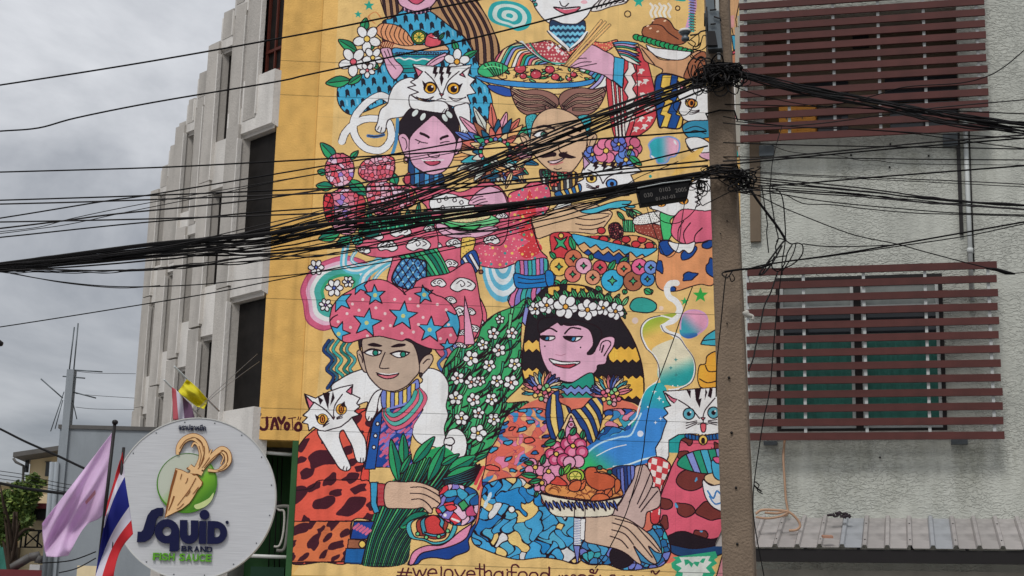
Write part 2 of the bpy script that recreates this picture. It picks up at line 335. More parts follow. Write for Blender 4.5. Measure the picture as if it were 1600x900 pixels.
# balcony room
BD = -1.0
b = MB(); b.box(RWL, o_x0-.2, o_x1+.3, o_z0-.3, o_z1+.4, BD-.2, BD); b.build('balcony_back_wall', MT['brown'], rb)
b = MB(); b.box(RWL, o_x0-.2, o_x1+.3, o_z0-.2, o_z0-.02, BD+.003, T-.003); b.build('balcony_floor', MT['concrete'], rb)
b = MB(); b.box(RWL, o_x0-.2, o_x1+.3, o_z1+.02, o_z1+.25, BD+.003, T-.003); b.build('balcony_ceiling', MT['beige'], rb)
b = MB(); b.box(RWL, o_x0-.25, o_x0-.01, o_z0, o_z1, BD+.003, T-.003); b.build('balcony_side_wall', MT['beige'], rb)
b = MB(); b.box(RWL, o_x1+.01, o_x1+.25, o_z0, o_z1, BD+.003, T-.003); b.build('balcony_side_wall', MT['beige'], rb)
def wbox(x0, y0, x1, y1, d0, d1, name, m, par=None, **kw):
    a0, zt = wpx(x0, y0, d1); a1, _ = wpx(x1, y0, d1); zb = wpx((x0+x1)/2, y1, d1)[1]; zt = wpx((x0+x1)/2, y0, d1)[1]; bb = MB(); bb.box(RWL, a0, a1, zb, zt, d0, d1)
    return bb.build(name, m, par or rb, **kw)
wbox(1332, 52, 1357, 75, BD-.05, BD+.03, 'dark_hatch', MT['black'])
wbox(1235, 126, 1325, 158, BD-.05, BD+.03, 'window', MT['glass'])
wbox(1382, 112, 1497, 158, BD-.05, BD+.03, 'window', MT['glass'])
wbox(1275, 172, 1325, 208, BD-.05, BD+.03, 'window', MT['glass'])
wbox(1390, 160, 1496, 200, BD-.05, BD+.04, 'window', MT['glass'])
wbox(1166, 40, 1192, 232, -.9, -.42, 'wall_panel', MT['beige'])
# things on the balcony
def wthing(x0, y0, x1, y1, d0, d1, name, m, label, cat, group=None):
    a0 = wpx(x0, y1, d1)[0]; a1 = wpx(x1, y1, d1)[0]; zb = wpx((x0+x1)/2, y1, d1)[1]; zt = wpx((x0+x1)/2, y0, d1)[1]; return a0, a1, zb, zt
a0, a1, zb, zt = wthing(1203, 156, 1275, 217, -1.1, -.45, '', None, '', '')
e_ = empty('cabinet', RWL.P((a0+a1)/2, o_z0-.02, -.8), 'orange cabinet standing on the balcony behind the upper slatted screen', 'cabinet')
b = MB(); b.box(RWL, a0+.18, a1, o_z0-.02, zt, -1.1, -.5); b.build('body', MT['orange'], e_)
for i in range(2):
    w_ = (a1-a0-.18)/2; b = MB(); b.box(RWL, a0+.19+w_*i, a0+.17+w_*(i+1), o_z0+.04, zt-.05, -.498, -.47); dr = b.build('door', MT['orange'], e_)
    b = MB(); b.box(RWL, a0+.19+w_*i+(.36*w_ if i == 0 else .08), a0+.21+w_*i+(.36*w_ if i == 0 else .08), zt-.4, zt-.25, -.468, -.45); b.build('handle', MT['steel'], dr)
b = MB(); b.box(RWL, a0+.16, a1+.02, zt, zt+.05, -1.12, -.44); b.build('top', MT['brown'], e_)
a0, a1, zb, zt = wthing(1168, 184, 1196, 214, -.9, -.4, '', None, '', '')
e_ = empty('plastic_chair', RWL.P((a0+a1)/2, o_z0-.02, -.6), 'white plastic chair at the left end of the balcony', 'chair')
b = MB(); b.prism(RWL, [(a0, zb+.1), (a0+.05, zt), (a1, zt+.05), (a0+.2, zb+.1)], -.46, -.42); b.build('backrest', MT['white'], e_)
b = MB(); b.box(RWL, a0, a0+.42, zb+.05, zb+.09, -.9, -.47); b.build('seat', MT['white'], e_)
for q in ((a0, -.88), (a0+.38, -.88), (a0, -.5), (a0+.38, -.5)):
    b = MB(); b.box(RWL, q[0], q[0]+.035, o_z0-.02, zb+.048, q[1], q[1]+.035); b.build('leg', MT['white'], e_)
# --- lower window: black outer frame, two casements with transoms, green sheet inside
win = empty('window', RWL.P((w_x0+w_x1)/2, w_z0, 0)); win.parent = rb; win.location = win.location-WO[rb.name]
def bar(a0, a1, z0, z1, d0, d1, name, m): b = MB(); b.box(RWL, a0, a1, z0, z1, d0, d1); return b.build(name, m, win)
xm0 = wpx(1337, 550)[0]; xm1 = wpx(1345, 550)[0]
bar(w_x0, w_x0+.075, w_z0, w_z1, -.14, .02, 'frame', MT['black']); bar(w_x1-.075, w_x1, w_z0, w_z1, -.14, .02, 'frame', MT['black'])
bar(xm0-.02, xm1+.02, w_z0, w_z1, -.14, .015, 'frame', MT['black'])
bar(w_x0+.075, w_x1-.075, w_z1-.06, w_z1, -.14, .018, 'frame', MT['black']); bar(w_x0+.075, w_x1-.075, w_z0, w_z0+.06, -.14, .018, 'frame', MT['black'])
MT['curtain'] = mat('green_sheet', s2l(58,122,110), .3, .25, 3, .5, 6, stretch=(2.5, 2.5, .5)); MT['frost'] = mat('dusty_glass', s2l(140,145,142), .3, .2, 2.5, dirt=.4)
zt_ = wpx(1345, 480)[1]
for a0, a1 in ((w_x0+.077, xm0-.022), (xm1+.022, w_x1-.077)):
    for p0, p1 in ((a0, a0+.06), (a1-.06, a1)): bar(p0, p1, w_z0+.062, w_z1-.062, -.12, 0, 'casement_stile', MT['alu'])
    bar(a0+.06, a1-.06, zt_-.04, zt_+.04, -.12, -.002, 'transom', MT['alu']); bar(a0+.06, a1-.06, w_z0+.062, w_z0+.13, -.12, -.002, 'sill_rail', MT['alu'])
    bar(a0+.06, a1-.06, w_z1-.12, w_z1-.062, -.12, -.002, 'head_rail', MT['alu'])
    bar(a0+.06, a1-.06, zt_+.04, w_z1-.12, -.08, -.07, 'pane', MT['frost'])
    bar(a0+.06, a1-.06, w_z0+.13, zt_-.5, -.08, -.07, 'pane', MT['curtain'])
    bar(a0+.06, a1-.06, zt_-.5, zt_-.04, -.10, -.09, 'pane', MT['glass'])
b = MB(); b.box(RWL, w_x0-.1, w_x1+.1, w_z0-.08, w_z0-.003, .003, .07); b.build('window_sill', MT['concrete'], rb)
# --- slatted screens
def screen(quadT, quadB, nslat, d, posts, th, label, top_ext):
    zT = [wpx(*p, d)[1] for p in quadT]; zB = [wpx(*p, d)[1] for p in quadB]
    aT = [wpx(*p, d)[0] for p in quadT]; aB = [wpx(*p, d)[0] for p in quadB]
    a0 = (aT[0]+aB[0])/2; a1 = (aT[1]+aB[1])/2; zt = sum(zT)/2; zb = sum(zB)/2
    e = empty('slatted_screen', RWL.P((a0+a1)/2, zb, d), label, 'screen', 'maroon slatted screens on the stucco wall')
    pitch = (zt-zb)/(nslat-1); me = None
    for i in range(nslat+top_ext):
        z = zb+pitch*i; o0 = RWL.P((a0+a1)/2, z, d)
        if me is None:
            b = MB(); b.box(RWL, a0, a1, z-th/2, z+th/2, d-.05, d); o = b.build('slat', MT['slat'], e, origin=o0); me = o.data
        else:
            o = bpy.data.objects.new('slat', me); C.objects.link(o); o.parent = e; o.location = o0-WO[e.name]
        o.rotation_euler.y = random.uniform(-.0015, .0015); o.location += RWL.u*random.uniform(-.015, .015)
    for x, y in posts:
        a = wpx(x, y, d-.08)[0]; b = MB(); b.box(RWL, a-.028, a+.028, zb-.02, zb+pitch*(nslat-1+top_ext)+.02, d-.11, d-.052); b.build('post', MT['alu'], e)
    for x, y in (posts[0], posts[-1]):
        a = wpx(x, y, d-.08)[0]
        for z in (zb+.1, zt-.1): b = MB(); b.box(RWL, a-.02, a+.02, z-.02, z+.02, .003, d-.112); b.build('wall_bracket', MT['alu'], e)
    return e, a0, a1, zb, zt
scU = screen(((1156, 27), (1539, 1)), ((1156, 218), (1545, 196)), 12, .45, ((1166, 150), (1233, 150), (1304, 150), (1375, 150), (1447, 150), (1531, 150)), .135, 'upper maroon slatted screen in front of the balcony recess', 3)
scL = screen(((1167, 425), (1557, 414)), ((1168, 683), (1568, 679)), 13, .45, ((1169, 550), (1257, 550), (1352, 550), (1449, 550), (1549, 550)), .135, 'lower maroon slatted screen in front of the green curtained window', 0)
# --- brown bar, pipes, grey junction boxes
wbox(1171, 214, 1187, 377, .003, .09, 'brown_bar', MT['brown'])
a = wpx(1500, 300, .05)[0]; b = MB(); z1 = wpx(1497, 208, .05)[1]; z0 = wpx(1505, 366, .05)[1]; b.box(RWL, a-.035, a+.035, z0, z1, .01, .08); b.build('black_duct', MT['black'], rb)
a = wpx(1512, 300, .05)[0]; z0 = wpx(1516, 470, .05)[1]; b = MB(); b.tube([RWL.P(a, z0, .06), RWL.P(a, z1+.3, .06)], .045, 10)
for y in (392, 480): z = wpx(1515, y, .05)[1]; b.tube([RWL.P(a, z-.05, .06), RWL.P(a, z+.05, .06)], .06, 10)
b.build('white_pipe', MT['alu'], rb)
a = wpx(1519, 300, .05)[0]; b = MB(); b.tube([RWL.P(a-.02, z0+.6, .03), RWL.P(a-.01, z1+.1, .03)], .013, 6); b.build('thin_conduit', MT['black'], rb)
for x0, y0, x1, y1 in ((1186, 227, 1209, 243), (1473, 208, 1496, 227), (1486, 686, 1512, 694), (1193, 689, 1214, 695)): wbox(x0, y0, x1, y1, .003, .1, 'junction_box', MT['steel'])
for x, y in ((1391, 226), (1451, 244), (1390, 262), (1186, 268), (1375, 715), (1330, 243)):
    p = RWL.px(x, y, 0); b = MB(); b.tube([p, p+RWL.n*.05], .018, 6); b.build('wall_bolt', MT['black'], rb)
# --- corrugated awning
AW_D = 2.2
aw = empty('awning', RWL.P(3, 3.9, AW_D/2), 'corrugated metal awning with dark fascia below the lower slatted screen', 'awning')
# its boards run along the wall; slope falls away from it
axL = wpx(1118, 846, AW_D)[0]; axR = 11.5
zw = wpx(1400, 810, 0)[1]; zf = wpx(1400, 856, AW_D)[1]
MT['zinc'] = mat('weathered_zinc_sheet', s2l(166,161,158), .55, .16, 1.8, metal=.1, dirt=.75, spec=.3, rnd=.09)
MT['zinc2'] = mat('newer_zinc_sheet', s2l(160,163,167), .5, .1, 1.8, metal=.1, dirt=.6)
rib0 = wpx(1211, 846, AW_D)[0]; pitch = (wpx(1567.6, 862, AW_D)[0]-rib0)/10
i = -3; rows = []
fsh = []
while rib0+pitch*i < axR:
    c = rib0+pitch*i; i += 1
    prof = [(c-.05, 0), (c-.028, .055), (c+.028, .055), (c+.05, 0), (c+pitch-.054, 0)]
    prof = [(max(a_, axL), h) for a_, h in prof if a_ < axR]
    if len(prof) < 2 or prof[-1][0] <= axL: continue
    b = MB(); vs = []; n_ = len(prof); zj = random.uniform(-.006, .006)
    for a_, h in prof: vs += [RWL.P(a_, zw+h, .004), RWL.P(a_, zf+h+zj, AW_D)]
    for a_, h in prof: vs += [RWL.P(a_, zw+h-.006, .004), RWL.P(a_, zf+h-.006+zj, AW_D)]
    fs = []
    for q in range(n_-1): fs += [(2*q, 2*q+1, 2*q+3, 2*q+2), (2*n_+2*q, 2*n_+2*q+2, 2*n_+2*q+3, 2*n_+2*q+1), (2*q+1, 2*n_+2*q+1, 2*n_+2*q+3, 2*q+3)]
    b.add(vs, fs); b.build('roof_sheet', MT['zinc2'] if i in (4, 8) else MT['zinc'], aw)
    if i % 2:
        for t in (.3, .85):
            p = RWL.P(c, zw+(zf-zw)*t+.055, AW_D*t); bb = MB(); bb.tube([p, p+Vector((0,0,.012))], .014, 6); bb.build('screw', MT['black'], aw)
b = MB(); b.box(RWL, axL+.5, axR, zf-.25, zf-.03, AW_D-.12, AW_D-.04); b.build('front_beam', MT['black'], aw)
b = MB(); b.box(RWL, axL+.5, axR, zf-.49, zf-.34, AW_D-.9, AW_D-.84); b.build('cross_beam', MT['beige'], aw)
for j in range(14):
    a_ = axL+.6+j*.9; b = MB(); b.hexa([RWL.P(a_+s, zz_, d_) for s, zz_, d_ in ((0,zf-.09,AW_D-.13),(.05,zf-.09,AW_D-.13),(.05,zw-.12,.01),(0,zw-.12,.01),(0,zf-.03,AW_D-.13),(.05,zf-.03,AW_D-.13),(.05,zw-.06,.01),(0,zw-.06,.01))]); b.build('rafter', MT['steel'], aw)
b = MB(); b.box(RWL, aL, aRt, 2.55, 3.15, .004, .12); b.build('shop_fascia', MT['beige'], rb)
b = MB(); b.box(RWL, aL+.3, aRt, .3, 2.5, .003, .04); b.build('shop_shutter', MT['steel'], rb)

# ------------------------------------------------------------------ far left: grey house, cream house, tree
def vbox(pxl, pxr, yt, Y, depth, z0=.0):     # helper: box whose front lies at depth Y between two pixel columns
    A = at(*pxl, Y); B = at(*pxr, Y); return A.x, B.x, at((pxl[0]+pxr[0])/2, yt, Y).z
YG = 42
gh = empty('grey_house', at(140, 900, YG), 'plain blue grey rendered house with a rooftop pier, left of the round sign', 'building')
A = at(84, 780, YG); B = at(212, 700, YG); zt = at(150, 671, YG).z
b = MB(); b.hexa([(A.x,YG,0),(B.x+2,YG,0),(B.x+2,YG+12,0),(A.x,YG+12,0),(A.x,YG,zt),(B.x+2,YG,zt),(B.x+2,YG+12,zt),(A.x,YG+12,zt)]); b.build('wall', MT['greyblue'], gh)
b = MB(); b.hexa([(A.x-.04,YG-.05,zt),(B.x+2,YG-.05,zt),(B.x+2,YG+12,zt),(A.x-.04,YG+12,zt),(A.x-.04,YG-.05,zt+.1),(B.x+2,YG-.05,zt+.1),(B.x+2,YG+12,zt+.1),(A.x-.04,YG+12,zt+.1)]); b.build('coping', MT['roofgrey'], gh)
P0 = at(99, 640, YG-.1); P1 = at(110, 640, YG-.1); zt2 = at(110, 578, YG).z
b = MB(); b.hexa([(P0.x,YG-.1,0),(P1.x,YG-.1,0),(P1.x,YG+.2,0),(P0.x,YG+.2,0),(P0.x,YG-.1,zt2),(P1.x,YG-.1,zt2),(P1.x,YG+.2,zt2),(P0.x,YG+.2,zt2)]); b.build('rooftop_pier', MT['greyblue'], gh)
ant = empty('antenna_mast', (P0.x+.1, YG, zt2), 'thin rods and crossbars of an old antenna on the grey rooftop pier', 'antenna')
def rod(pts, r, name, par, m='steel', Y=YG): b = MB(); b.tube([at(x, y, Y) for x, y in pts], r, 5); return b.build(name, MT[m], par)
rod(((108, 580), (116, 511)), .02, 'rod', ant); rod(((115, 580), (122, 505)), .02, 'rod', ant)
for p in (((98, 588), (133, 591)), ((112, 578), (160, 581)), ((112, 612), (150, 622)), ((64, 592), (98, 622))): rod(p, .018, 'crossbar', ant)
for p in (((100, 612), (79, 674)), ((98, 625), (86, 670)), ((118, 590), (112, 620), (120, 655))): rod(p, .014, 'stay', ant)
for x in (79, 86): 
    rod(((x+3, 722), (x-10, 905)), .07, 'drainpipe', gh, 'greyblue', YG-.15)
YC = 56
ch = empty('cream_house', at(50, 900, YC), 'cream house with an overhanging grey roof behind the leafy tree', 'building')
A = at(44, 760, YC); B = at(100, 760, YC); zr = at(60, 706, YC).z
b = MB(); b.hexa([(A.x,YC,0),(B.x+3,YC,0),(B.x+3,YC+9,0),(A.x,YC+9,0),(A.x,YC,zr),(B.x+3,YC,zr+.5),(B.x+3,YC+9,zr+.5),(A.x,YC+9,zr)]); b.build('wall', MT['cream'], ch)
E0 = at(20, 714, YC-1.2); E1 = at(95, 698, YC-1.2)
dz = Vector((0,0,.16)); dy = Vector((0,10,.0)); ex = Vector((3,0,.42))
b = MB(); b.hexa([E0, E1+ex, E1+ex+dy, E0+dy, E0+dz, E1+ex+dz, E1+ex+dy+dz, E0+dy+dz]); b.build('roof', MT['roofgrey'], ch)
def hbox(x0, y0, x1, y1, Y, dp, name, m, par):
    A = at(x0, (y0+y1)/2, Y); B = at(x1, (y0+y1)/2, Y); zt = at((x0+x1)/2, y0, Y).z; zb = at((x0+x1)/2, y1, Y).z
    b = MB(); b.hexa([(A.x,Y,zb),(B.x,Y,zb),(B.x,Y+dp,zb),(A.x,Y+dp,zb),(A.x,Y,zt),(B.x,Y,zt),(B.x,Y+dp,zt),(A.x,Y+dp,zt)]); return b.build(name, MT[m], par)
for x0, y0, x1, y1 in ((71, 722, 78, 744), (39, 716, 45, 738)): wv = hbox(x0, y0, x1, y1, YC-.06, .05, 'window', 'glass', ch); hbox(x0-1, y0-1, x1+1, y0, YC-.09, .08, 'frame', 'roofgrey', wv)
rod(((21, 716), (25, 722), (37, 728), (36, 752), (33, 790)), .05, 'gutter_pipe', ch, 'roofgrey', YC-.3)
# lower cream annex, with maroon awning, balcony rail
an = empty('cream_annex', at(45, 900, 47), 'lower cream building with a small maroon awning beside the grey house', 'building')
hbox(30, 772, 82, 890, 47, 4, 'wall', 'cream', an); hbox(-40, 755, 22, 905, 48, 4, 'wall', 'cream', an)
hbox(38, 786, 72, 794, 46.3, .7, 'awning', 'maroon', an); hbox(40, 795, 71, 812, 46.5, .4, 'awning_shade_box', 'black', an)  # the black box paints in the shade under the small awning
wv = hbox(-2, 845, 14, 890, 47.9, .05, 'window', 'curtain', an)
hbox(-30, 829, 32, 832, 46.4, .1, 'rail', 'alu', an); hbox(-30, 848, 18, 850, 46.4, .1, 'rail', 'alu', an)
for x in (34, 41, 60): rod(((x+1, 828), (x-2, 856)), .03, 'baluster', an, 'black', 46.4)
for p in (((38, 829), (66, 854)), ((38, 854), (66, 829)), ((36, 829), (68, 829)), ((34, 855), (66, 855))): rod(p, .022, 'railing_bar', an, 'black', 46.4)
hbox(12, 855, 27, 900, 46.8, .2, 'door', 'brown', an)
b = MB(); p = [at(18, 888, 45), at(46, 871, 45), at(62, 868, 45), at(60, 880, 45)]
for i_ in range(3): b.tube([p[i_], p[i_+1]], .12, 4)
b.build('ragged_canopy', MT['roofgrey'], an)
hbox(46, 882, 62, 892, 44.8, 1, 'ledge', 'alu', an); hbox(120, 884, 152, 905, 30, 1, 'ledge', 'cream', an)
hbox(-20, 752, 10, 757, 48-.5, 5, 'roof', 'alu', an)
hbox(-20, 890, 80, 905, 44, 1, 'canopy', 'maroon', an)
# tree
def leafmat(name, c): 
    m = mat(name, c, .6, .35, 2.5); return m
tree = empty('leafy_tree', at(20, 905, 46), 'bushy green tree in front of the cream house at the left edge', 'tree')
tb = MB(); base = at(24, 900, 45.6); base.z = .1; top = at(24, 800, 45.6); tb.tube([base, base*.5+top*.5+Vector((.1,0,0)), top], [.16, .12, .07], 8)
rt = random.Random(11)
for _ in range(9):
    q = at(rt.uniform(-10, 55), rt.uniform(755, 830), 45.6+rt.uniform(-1, 1)); s_ = base.lerp(top, rt.uniform(.6, 1)); tb.tube(crom([s_, s_.lerp(q, .5)+Vector((0,0,.15)), q], 3), [.06*(1-i/7)+.01 for i in range(7)], 5)
tb.build('trunk', mat('dark_bark', s2l(62,50,40), .9, .2, 6), tree)
cl = [(20, 790, 22), (5, 810, 26), (30, 810, 22), (45, 770, 20), (52, 748, 11), (10, 775, 12), (35, 785, 22), (66, 755, 7), (-15, 800, 30), (12, 828, 16), (30, 760, 12), (26, 828, 16), (2, 842, 14), (36, 812, 16), (20, 812, 18)]
fb = [MB(), MB()]
for cx, cy, rp_ in cl:
    R_ = rp_/F*46; c_ = at(cx, cy, 46)
    for _ in range(int(rp_*rp_*2.6)):
        v = Vector((rt.gauss(0,1), rt.gauss(0,1), rt.gauss(0,1))); v = v.normalized()*R_*(rt.random()**.45)*rt.uniform(.7, 1.15); v.z *= .8
        p = c_+v; s_ = rt.uniform(.05, .11); d_ = Vector((rt.gauss(0,1), rt.gauss(0,1), rt.gauss(0,.6))).normalized(); e2 = d_.cross(Vector((rt.gauss(0,1), rt.gauss(0,1), rt.gauss(0,1)))).normalized()
        fb[rt.random() < .3].add([p-d_*s_, p+e2*s_*.45, p+d_*s_, p-e2*s_*.45], [(0,1,2,3)])
fb[0].build('foliage', leafmat('leaf_green', (.09,.15,.035)), tree, kind='stuff'); fb[1].build('foliage', leafmat('leaf_yellowgreen', (.18,.24,.05)), tree, kind='stuff')
# ------------------------------------------------------------------ concrete utility pole
YP = 11.0
A_ = at(1120.5, 0, YP); B_ = at(1156, 900, YP); ax = (A_-B_)/(A_.z-B_.z)
def pole_c(z): return B_+ax*(z-B_.z)
def pole_w(z): return .228+(.186-.228)*(z-B_.z)/(A_.z-B_.z)
pole = empty('utility_pole', pole_c(0), 'stained concrete utility pole wrapped in tangled cables, leaning slightly left', 'utility pole')
b = MB(); yw = RAD(-14); pe = Vector((math.cos(yw), math.sin(yw), 0)); pf = Vector((pe.y, -pe.x, 0))
zs = [i*.12 for i in range(0, 76)]; ring = []; rp_ = random.Random(5)
for z in zs:
    w = pole_w(z)*.5*.93; c = pole_c(z); c = Vector((c.x, c.y, z)); d = w*.95; ch = .012
    for u_, v_ in ((-w+ch, d), (w-ch, d), (w, d-ch), (w, .018), (w-.018, .014), (w-.018, -.014), (w, -.018), (w, -d+ch), (w-ch, -d), (-w+ch, -d), (-w, -d+ch), (-w, d-ch)):
        j = rp_.uniform(-.0012, .0012); ring.append(c+pe*(u_+j)+pf*(v_+j))
nr = 12; fs = [(i*nr+j, i*nr+(j+1) % nr, (i+1)*nr+(j+1) % nr, (i+1)*nr+j) for i in range(len(zs)-1) for j in range(nr)]+[tuple(range(nr))[::-1], tuple(range((len(zs)-1)*nr, len(zs)*nr))]
b.add(ring, [f_[::-1] for f_ in fs]); b.build('shaft', MT['pole'], pole)
def onpole(px, py, off=.0):           # a point on the pole's front face seen at a pixel
    r = ray(px, py); t = 1
    q = CAM + r*((YP-.10)/r.y); return q+pf*off
for x, y in ((1139,590),(1143,676),(1150,762),(1152,850),(1112,700),(1136,345),(1126,365),(1136,505),(1150,310)):
    p = onpole(x, y, -.012); b = MB(); r_ = .009 if y in (590,676,762,850) else .004; b.tube([p, p+pf*.019], r_, 8); b.build('bolt_hole', MT['black'], pole)
# bracket box and steel arm near the top
def pbox(quad, d0, d1, name, m, par):
    b = MB(); F_ = [onpole(x, y, d1) for x, y in quad]; G_ = [p-pf*(d1-d0) for p in F_]; b.hexa(F_[::1]+G_[::1]); return b.build(name, MT[m], par)
pbox(((1103, 24), (1125, 24), (1130, 82), (1108, 84)), .0, .09, 'bracket_box', 'steel', pole)
pbox(((1101, -30), (1114, -30), (1118, 24), (1105, 24)), .0, .05, 'steel_channel', 'steel', pole)
pbox(((1118, -30), (1123, -30), (1124, 24), (1119, 24)), .0, .03, 'conduit_strip', 'alu', pole)
pbox(((1108, 58), (1120, 58), (1124, 80), (1108, 80)), .09, .12, 'clamp_plate', 'black', pole)
pbox(((1121, 84), (1126, 84), (1126, 95), (1122, 95)), .0, .03, 'bolt', 'alu', pole)
for q_ in (((1107, 20), (1108, 60)), ((1112, 25), (1122, 24)), ((1113, 47), (1121, 46)), ((1104, 30), (1104, 50)), ((1118, 35), (1128, 38), (1129, 42))):
    b = MB(); b.tube([onpole(x, y, .11) for x, y in q_], .006, 6); b.build('bolt_rod', MT['black'], pole)
ins = empty('insulator', onpole(1072, 70, .05), 'grey spool insulator with a white cap on an arm left of the pole top', 'insulator')
def revolve(b, c, axis, prof, k=14):
    axis = axis.normalized(); e1 = axis.cross(Vector((0, 1, 0))).normalized(); e2 = axis.cross(e1); vs = []
    for h, r_ in prof: vs += [c+axis*h+(e1*math.cos(2*math.pi*j/k)+e2*math.sin(2*math.pi*j/k))*r_ for j in range(k)]
    m_ = len(prof); return b.add(vs, [(i*k+j, i*k+(j+1) % k, (i+1)*k+(j+1) % k, (i+1)*k+j) for i in range(m_-1) for j in range(k)]+[tuple(range(k))[::-1], tuple(range((m_-1)*k, m_*k))], True)
ci = onpole(1072.5, 67, .05); upv = Vector((-.08, 0, 1))
b = MB(); revolve(b, ci, upv, [(-.005, .02), (0, .028), (.02, .030), (.026, .022), (.04, .022), (.046, .034), (.06, .038)]); b.build('spool', MT['steel'], ins)
b = MB(); revolve(b, ci+upv*.061, upv, [(0, .046), (.008, .046), (.022, .036), (.028, .01)]); b.build('cap', MT['white'], ins)
b = MB(); b.tube(crom([onpole(x, y, .06) for x, y in ((1080, 60), (1092, 58), (1097, 54), (1108, 52))], 4), .006, 6); b.build('arm', MT['black'], ins)
for q_ in (((1080,66),(1088,72),(1084,80),(1094,78),(1100,60),(1108,62)), ((1078,68),(1092,58),(1093,72),(1088,78)), ((1108,56),(1109,70),(1098,82),(1082,82),(1084,92),(1098,99),(1120,99)), ((1076,70),(1084,76),(1092,76),(1096,70)), ((1083,84),(1080,92),(1090,97))):
    b = MB(); b.tube(crom([onpole(x, y, .05) for x, y in q_], 5), .004, 5); b.build('tie_wire', MT['cable'], ins)

# ------------------------------------------------------------------ overhead cables
rc = random.Random(21)
def dep(x):                     # the run of the cables: farther away towards the left, nearer towards the right
    return YP-.12+(1125-x)/1125*2.6 if x < 1125 else YP-.12-(x-1125)/475*1.3
def cable(pts, w=2.4, label='', group=None, jit=0., off=0., name='cable', m='cable', Y=None, ext=(1, 1), sub=6, cat='cable', par=None):
    pts = [tuple(map(float, p)) for p in pts]
    if ext[0] and pts[0][0] <= 2:
        d = (pts[0][0]-pts[1][0], pts[0][1]-pts[1][1]); pts = [(pts[0][0]+d[0]*k, pts[0][1]+d[1]*k*.9) for k in range(max(2, min(9, int(1500/abs(d[0])))), 0, -1)]+pts
    if ext[1] and pts[-1][0] >= 1598:
        d = (pts[-1][0]-pts[-2][0], pts[-1][1]-pts[-2][1]); pts = pts+[(pts[-1][0]+d[0]*k, pts[-1][1]+d[1]*k*.9) for k in range(1, max(2, min(9, int(1500/abs(d[0]))))+1)]
    P = [at(x, y, max(7.0, (Y(x) if callable(Y) else Y) if Y else dep(x)+off)) for x, y in pts]
    if jit:
        Q = crom(P, 5); P = [q+Vector((0, rc.uniform(-1, 1)*jit, rc.uniform(-1, 1)*jit)) for q in Q]; sub = 3
    P = crom(P, sub); yy = sum(p.y for p in P)/len(P)
    b = MB(); b.tube(P, w*1.08*yy/F/2, 5)
    if m == 'cable' and rc.random() < .3: m = 'cable2'
    return b.build(name, MT[m], par, label=label if not par else None, cat=cat if not par else None, group=group)
single = [
 ([(0,133),(240,95),(480,52),(620,24),(747,0),(900,-33)], 2.6, 'topmost thin black cable rising across the sky to the top of the mural'),
 ([(0,205),(60,200),(120,184),(240,160),(430,128),(480,117),(620,87),(800,45),(970,0),(1100,-34)], 2.6, 'second black cable from the top, sagging slightly and rising over the white cat'),
 ([(0,269),(240,262),(400,254),(600,243),(780,231),(950,216),(1104,205)], 2.4, 'nearly level cable crossing the painted face of the girl below the white cat'),
 ([(0,313),(220,306),(400,299),(600,291),(780,284),(987,263),(1106,251)], 2.4, 'upper of two level parallel cables above the thick bundle'),
 ([(0,319),(150,315),(400,306),(600,298),(760,291),(1000,268),(1106,259)], 2.4, 'lower of two level parallel cables above the thick bundle'),
 ([(0,341),(160,315),(225,306),(400,277),(620,240),(760,214),(947,178),(1098,134)], 2.2, 'cable starting low at the left that crosses two level ones on its way up'),
 ([(0,347),(200,343),(400,337),(600,330),(800,322),(1000,300),(1106,283)], 2.4, 'level cable running just above the thick bundle at the left'),
 ([(0,357),(100,345),(185,334),(400,312),(600,280),(760,250),(950,200),(1100,140)], 2.6, 'cable crossing over the level one left of the concrete building'),
 ([(0,362),(60,355),(110,342),(180,327),(260,312),(400,288),(620,250),(800,215),(1100,131)], 1.3, 'thin wire twisting round the cable beside it at the left'),
 ([(0,365),(55,358),(110,350),(200,331),(330,305),(480,275),(700,240),(900,190),(1100,128)], 1.3, 'thin grey looking wire rising past the serrated facade'),
 ([(0,371),(180,352),(315,340),(400,332),(600,318),(780,300),(950,265),(1106,228)], 2.2, 'cable rising gently over the peonies of the mural'),
 ([(16,427),(93,440),(187,448),(307,445),(400,435),(480,427),(595,411),(720,386),(800,366),(900,340),(1000,318)], 1.8, 'sagging lowest cable of the left bundle, below the others'),
 ([(20,427),(100,442),(187,450),(250,446)], 1.4, 'loose wire end hanging beside the sagging lowest cable'),
 ([(0,511),(197,480),(330,458),(400,444),(480,428),(600,404),(720,380),(820,355)], 1.7, 'lone thin cable low in the sky that crosses the serrated facade'),
]
for p_, w_, lb in single: cable(p_, w_, lb, off=rc.uniform(-.3, .3))
G1 = 'black cables of the thick bundle running left from the lower pole clamp'; L1 = 'black cable in the thick bundle that leaves the lower pole clamp towards the left'
for i in range(15):
    t = i/14; j = lambda s_: rc.uniform(-s_, s_)
    w0 = 414+t*12+j(2)
    pts = [(0, 412+t*11+j(1)), (90, 400+t*14+j(2)), (237, 380+t*20+j(2)), (320, 372+t*24+j(3)), (400, 362+t*36+j(4)), (500, 347+t*(34 if i < 10 else 42)+j(3)), (593, 339+t*28+j(4)), (681, 328+t*24+j(4)), (780, 320+t*14+j(2)), (893, 305+t*10+j(2)), (992, 287+t*8+j(1)), (1050, 276+t*6+j(2)), (1108, 268+t*7)]
    cable(pts, rc.choice((1.8, 2.4, 3.0)), L1, G1, jit=.004, off=rc.uniform(-.12, .12))
for i in range(3): cable([(0, 411+i*1.5), (237, 380+i*2), (400, 366+i*1.6), (500, 350+i*1.5), (593, 341+i*1.5), (681, 331+i*1.5), (780, 320+i*1.5), (893, 304+i*1.4), (992, 286+i*1.2), (1108, 267+i)], 2.8, L1, G1, off=-.15)
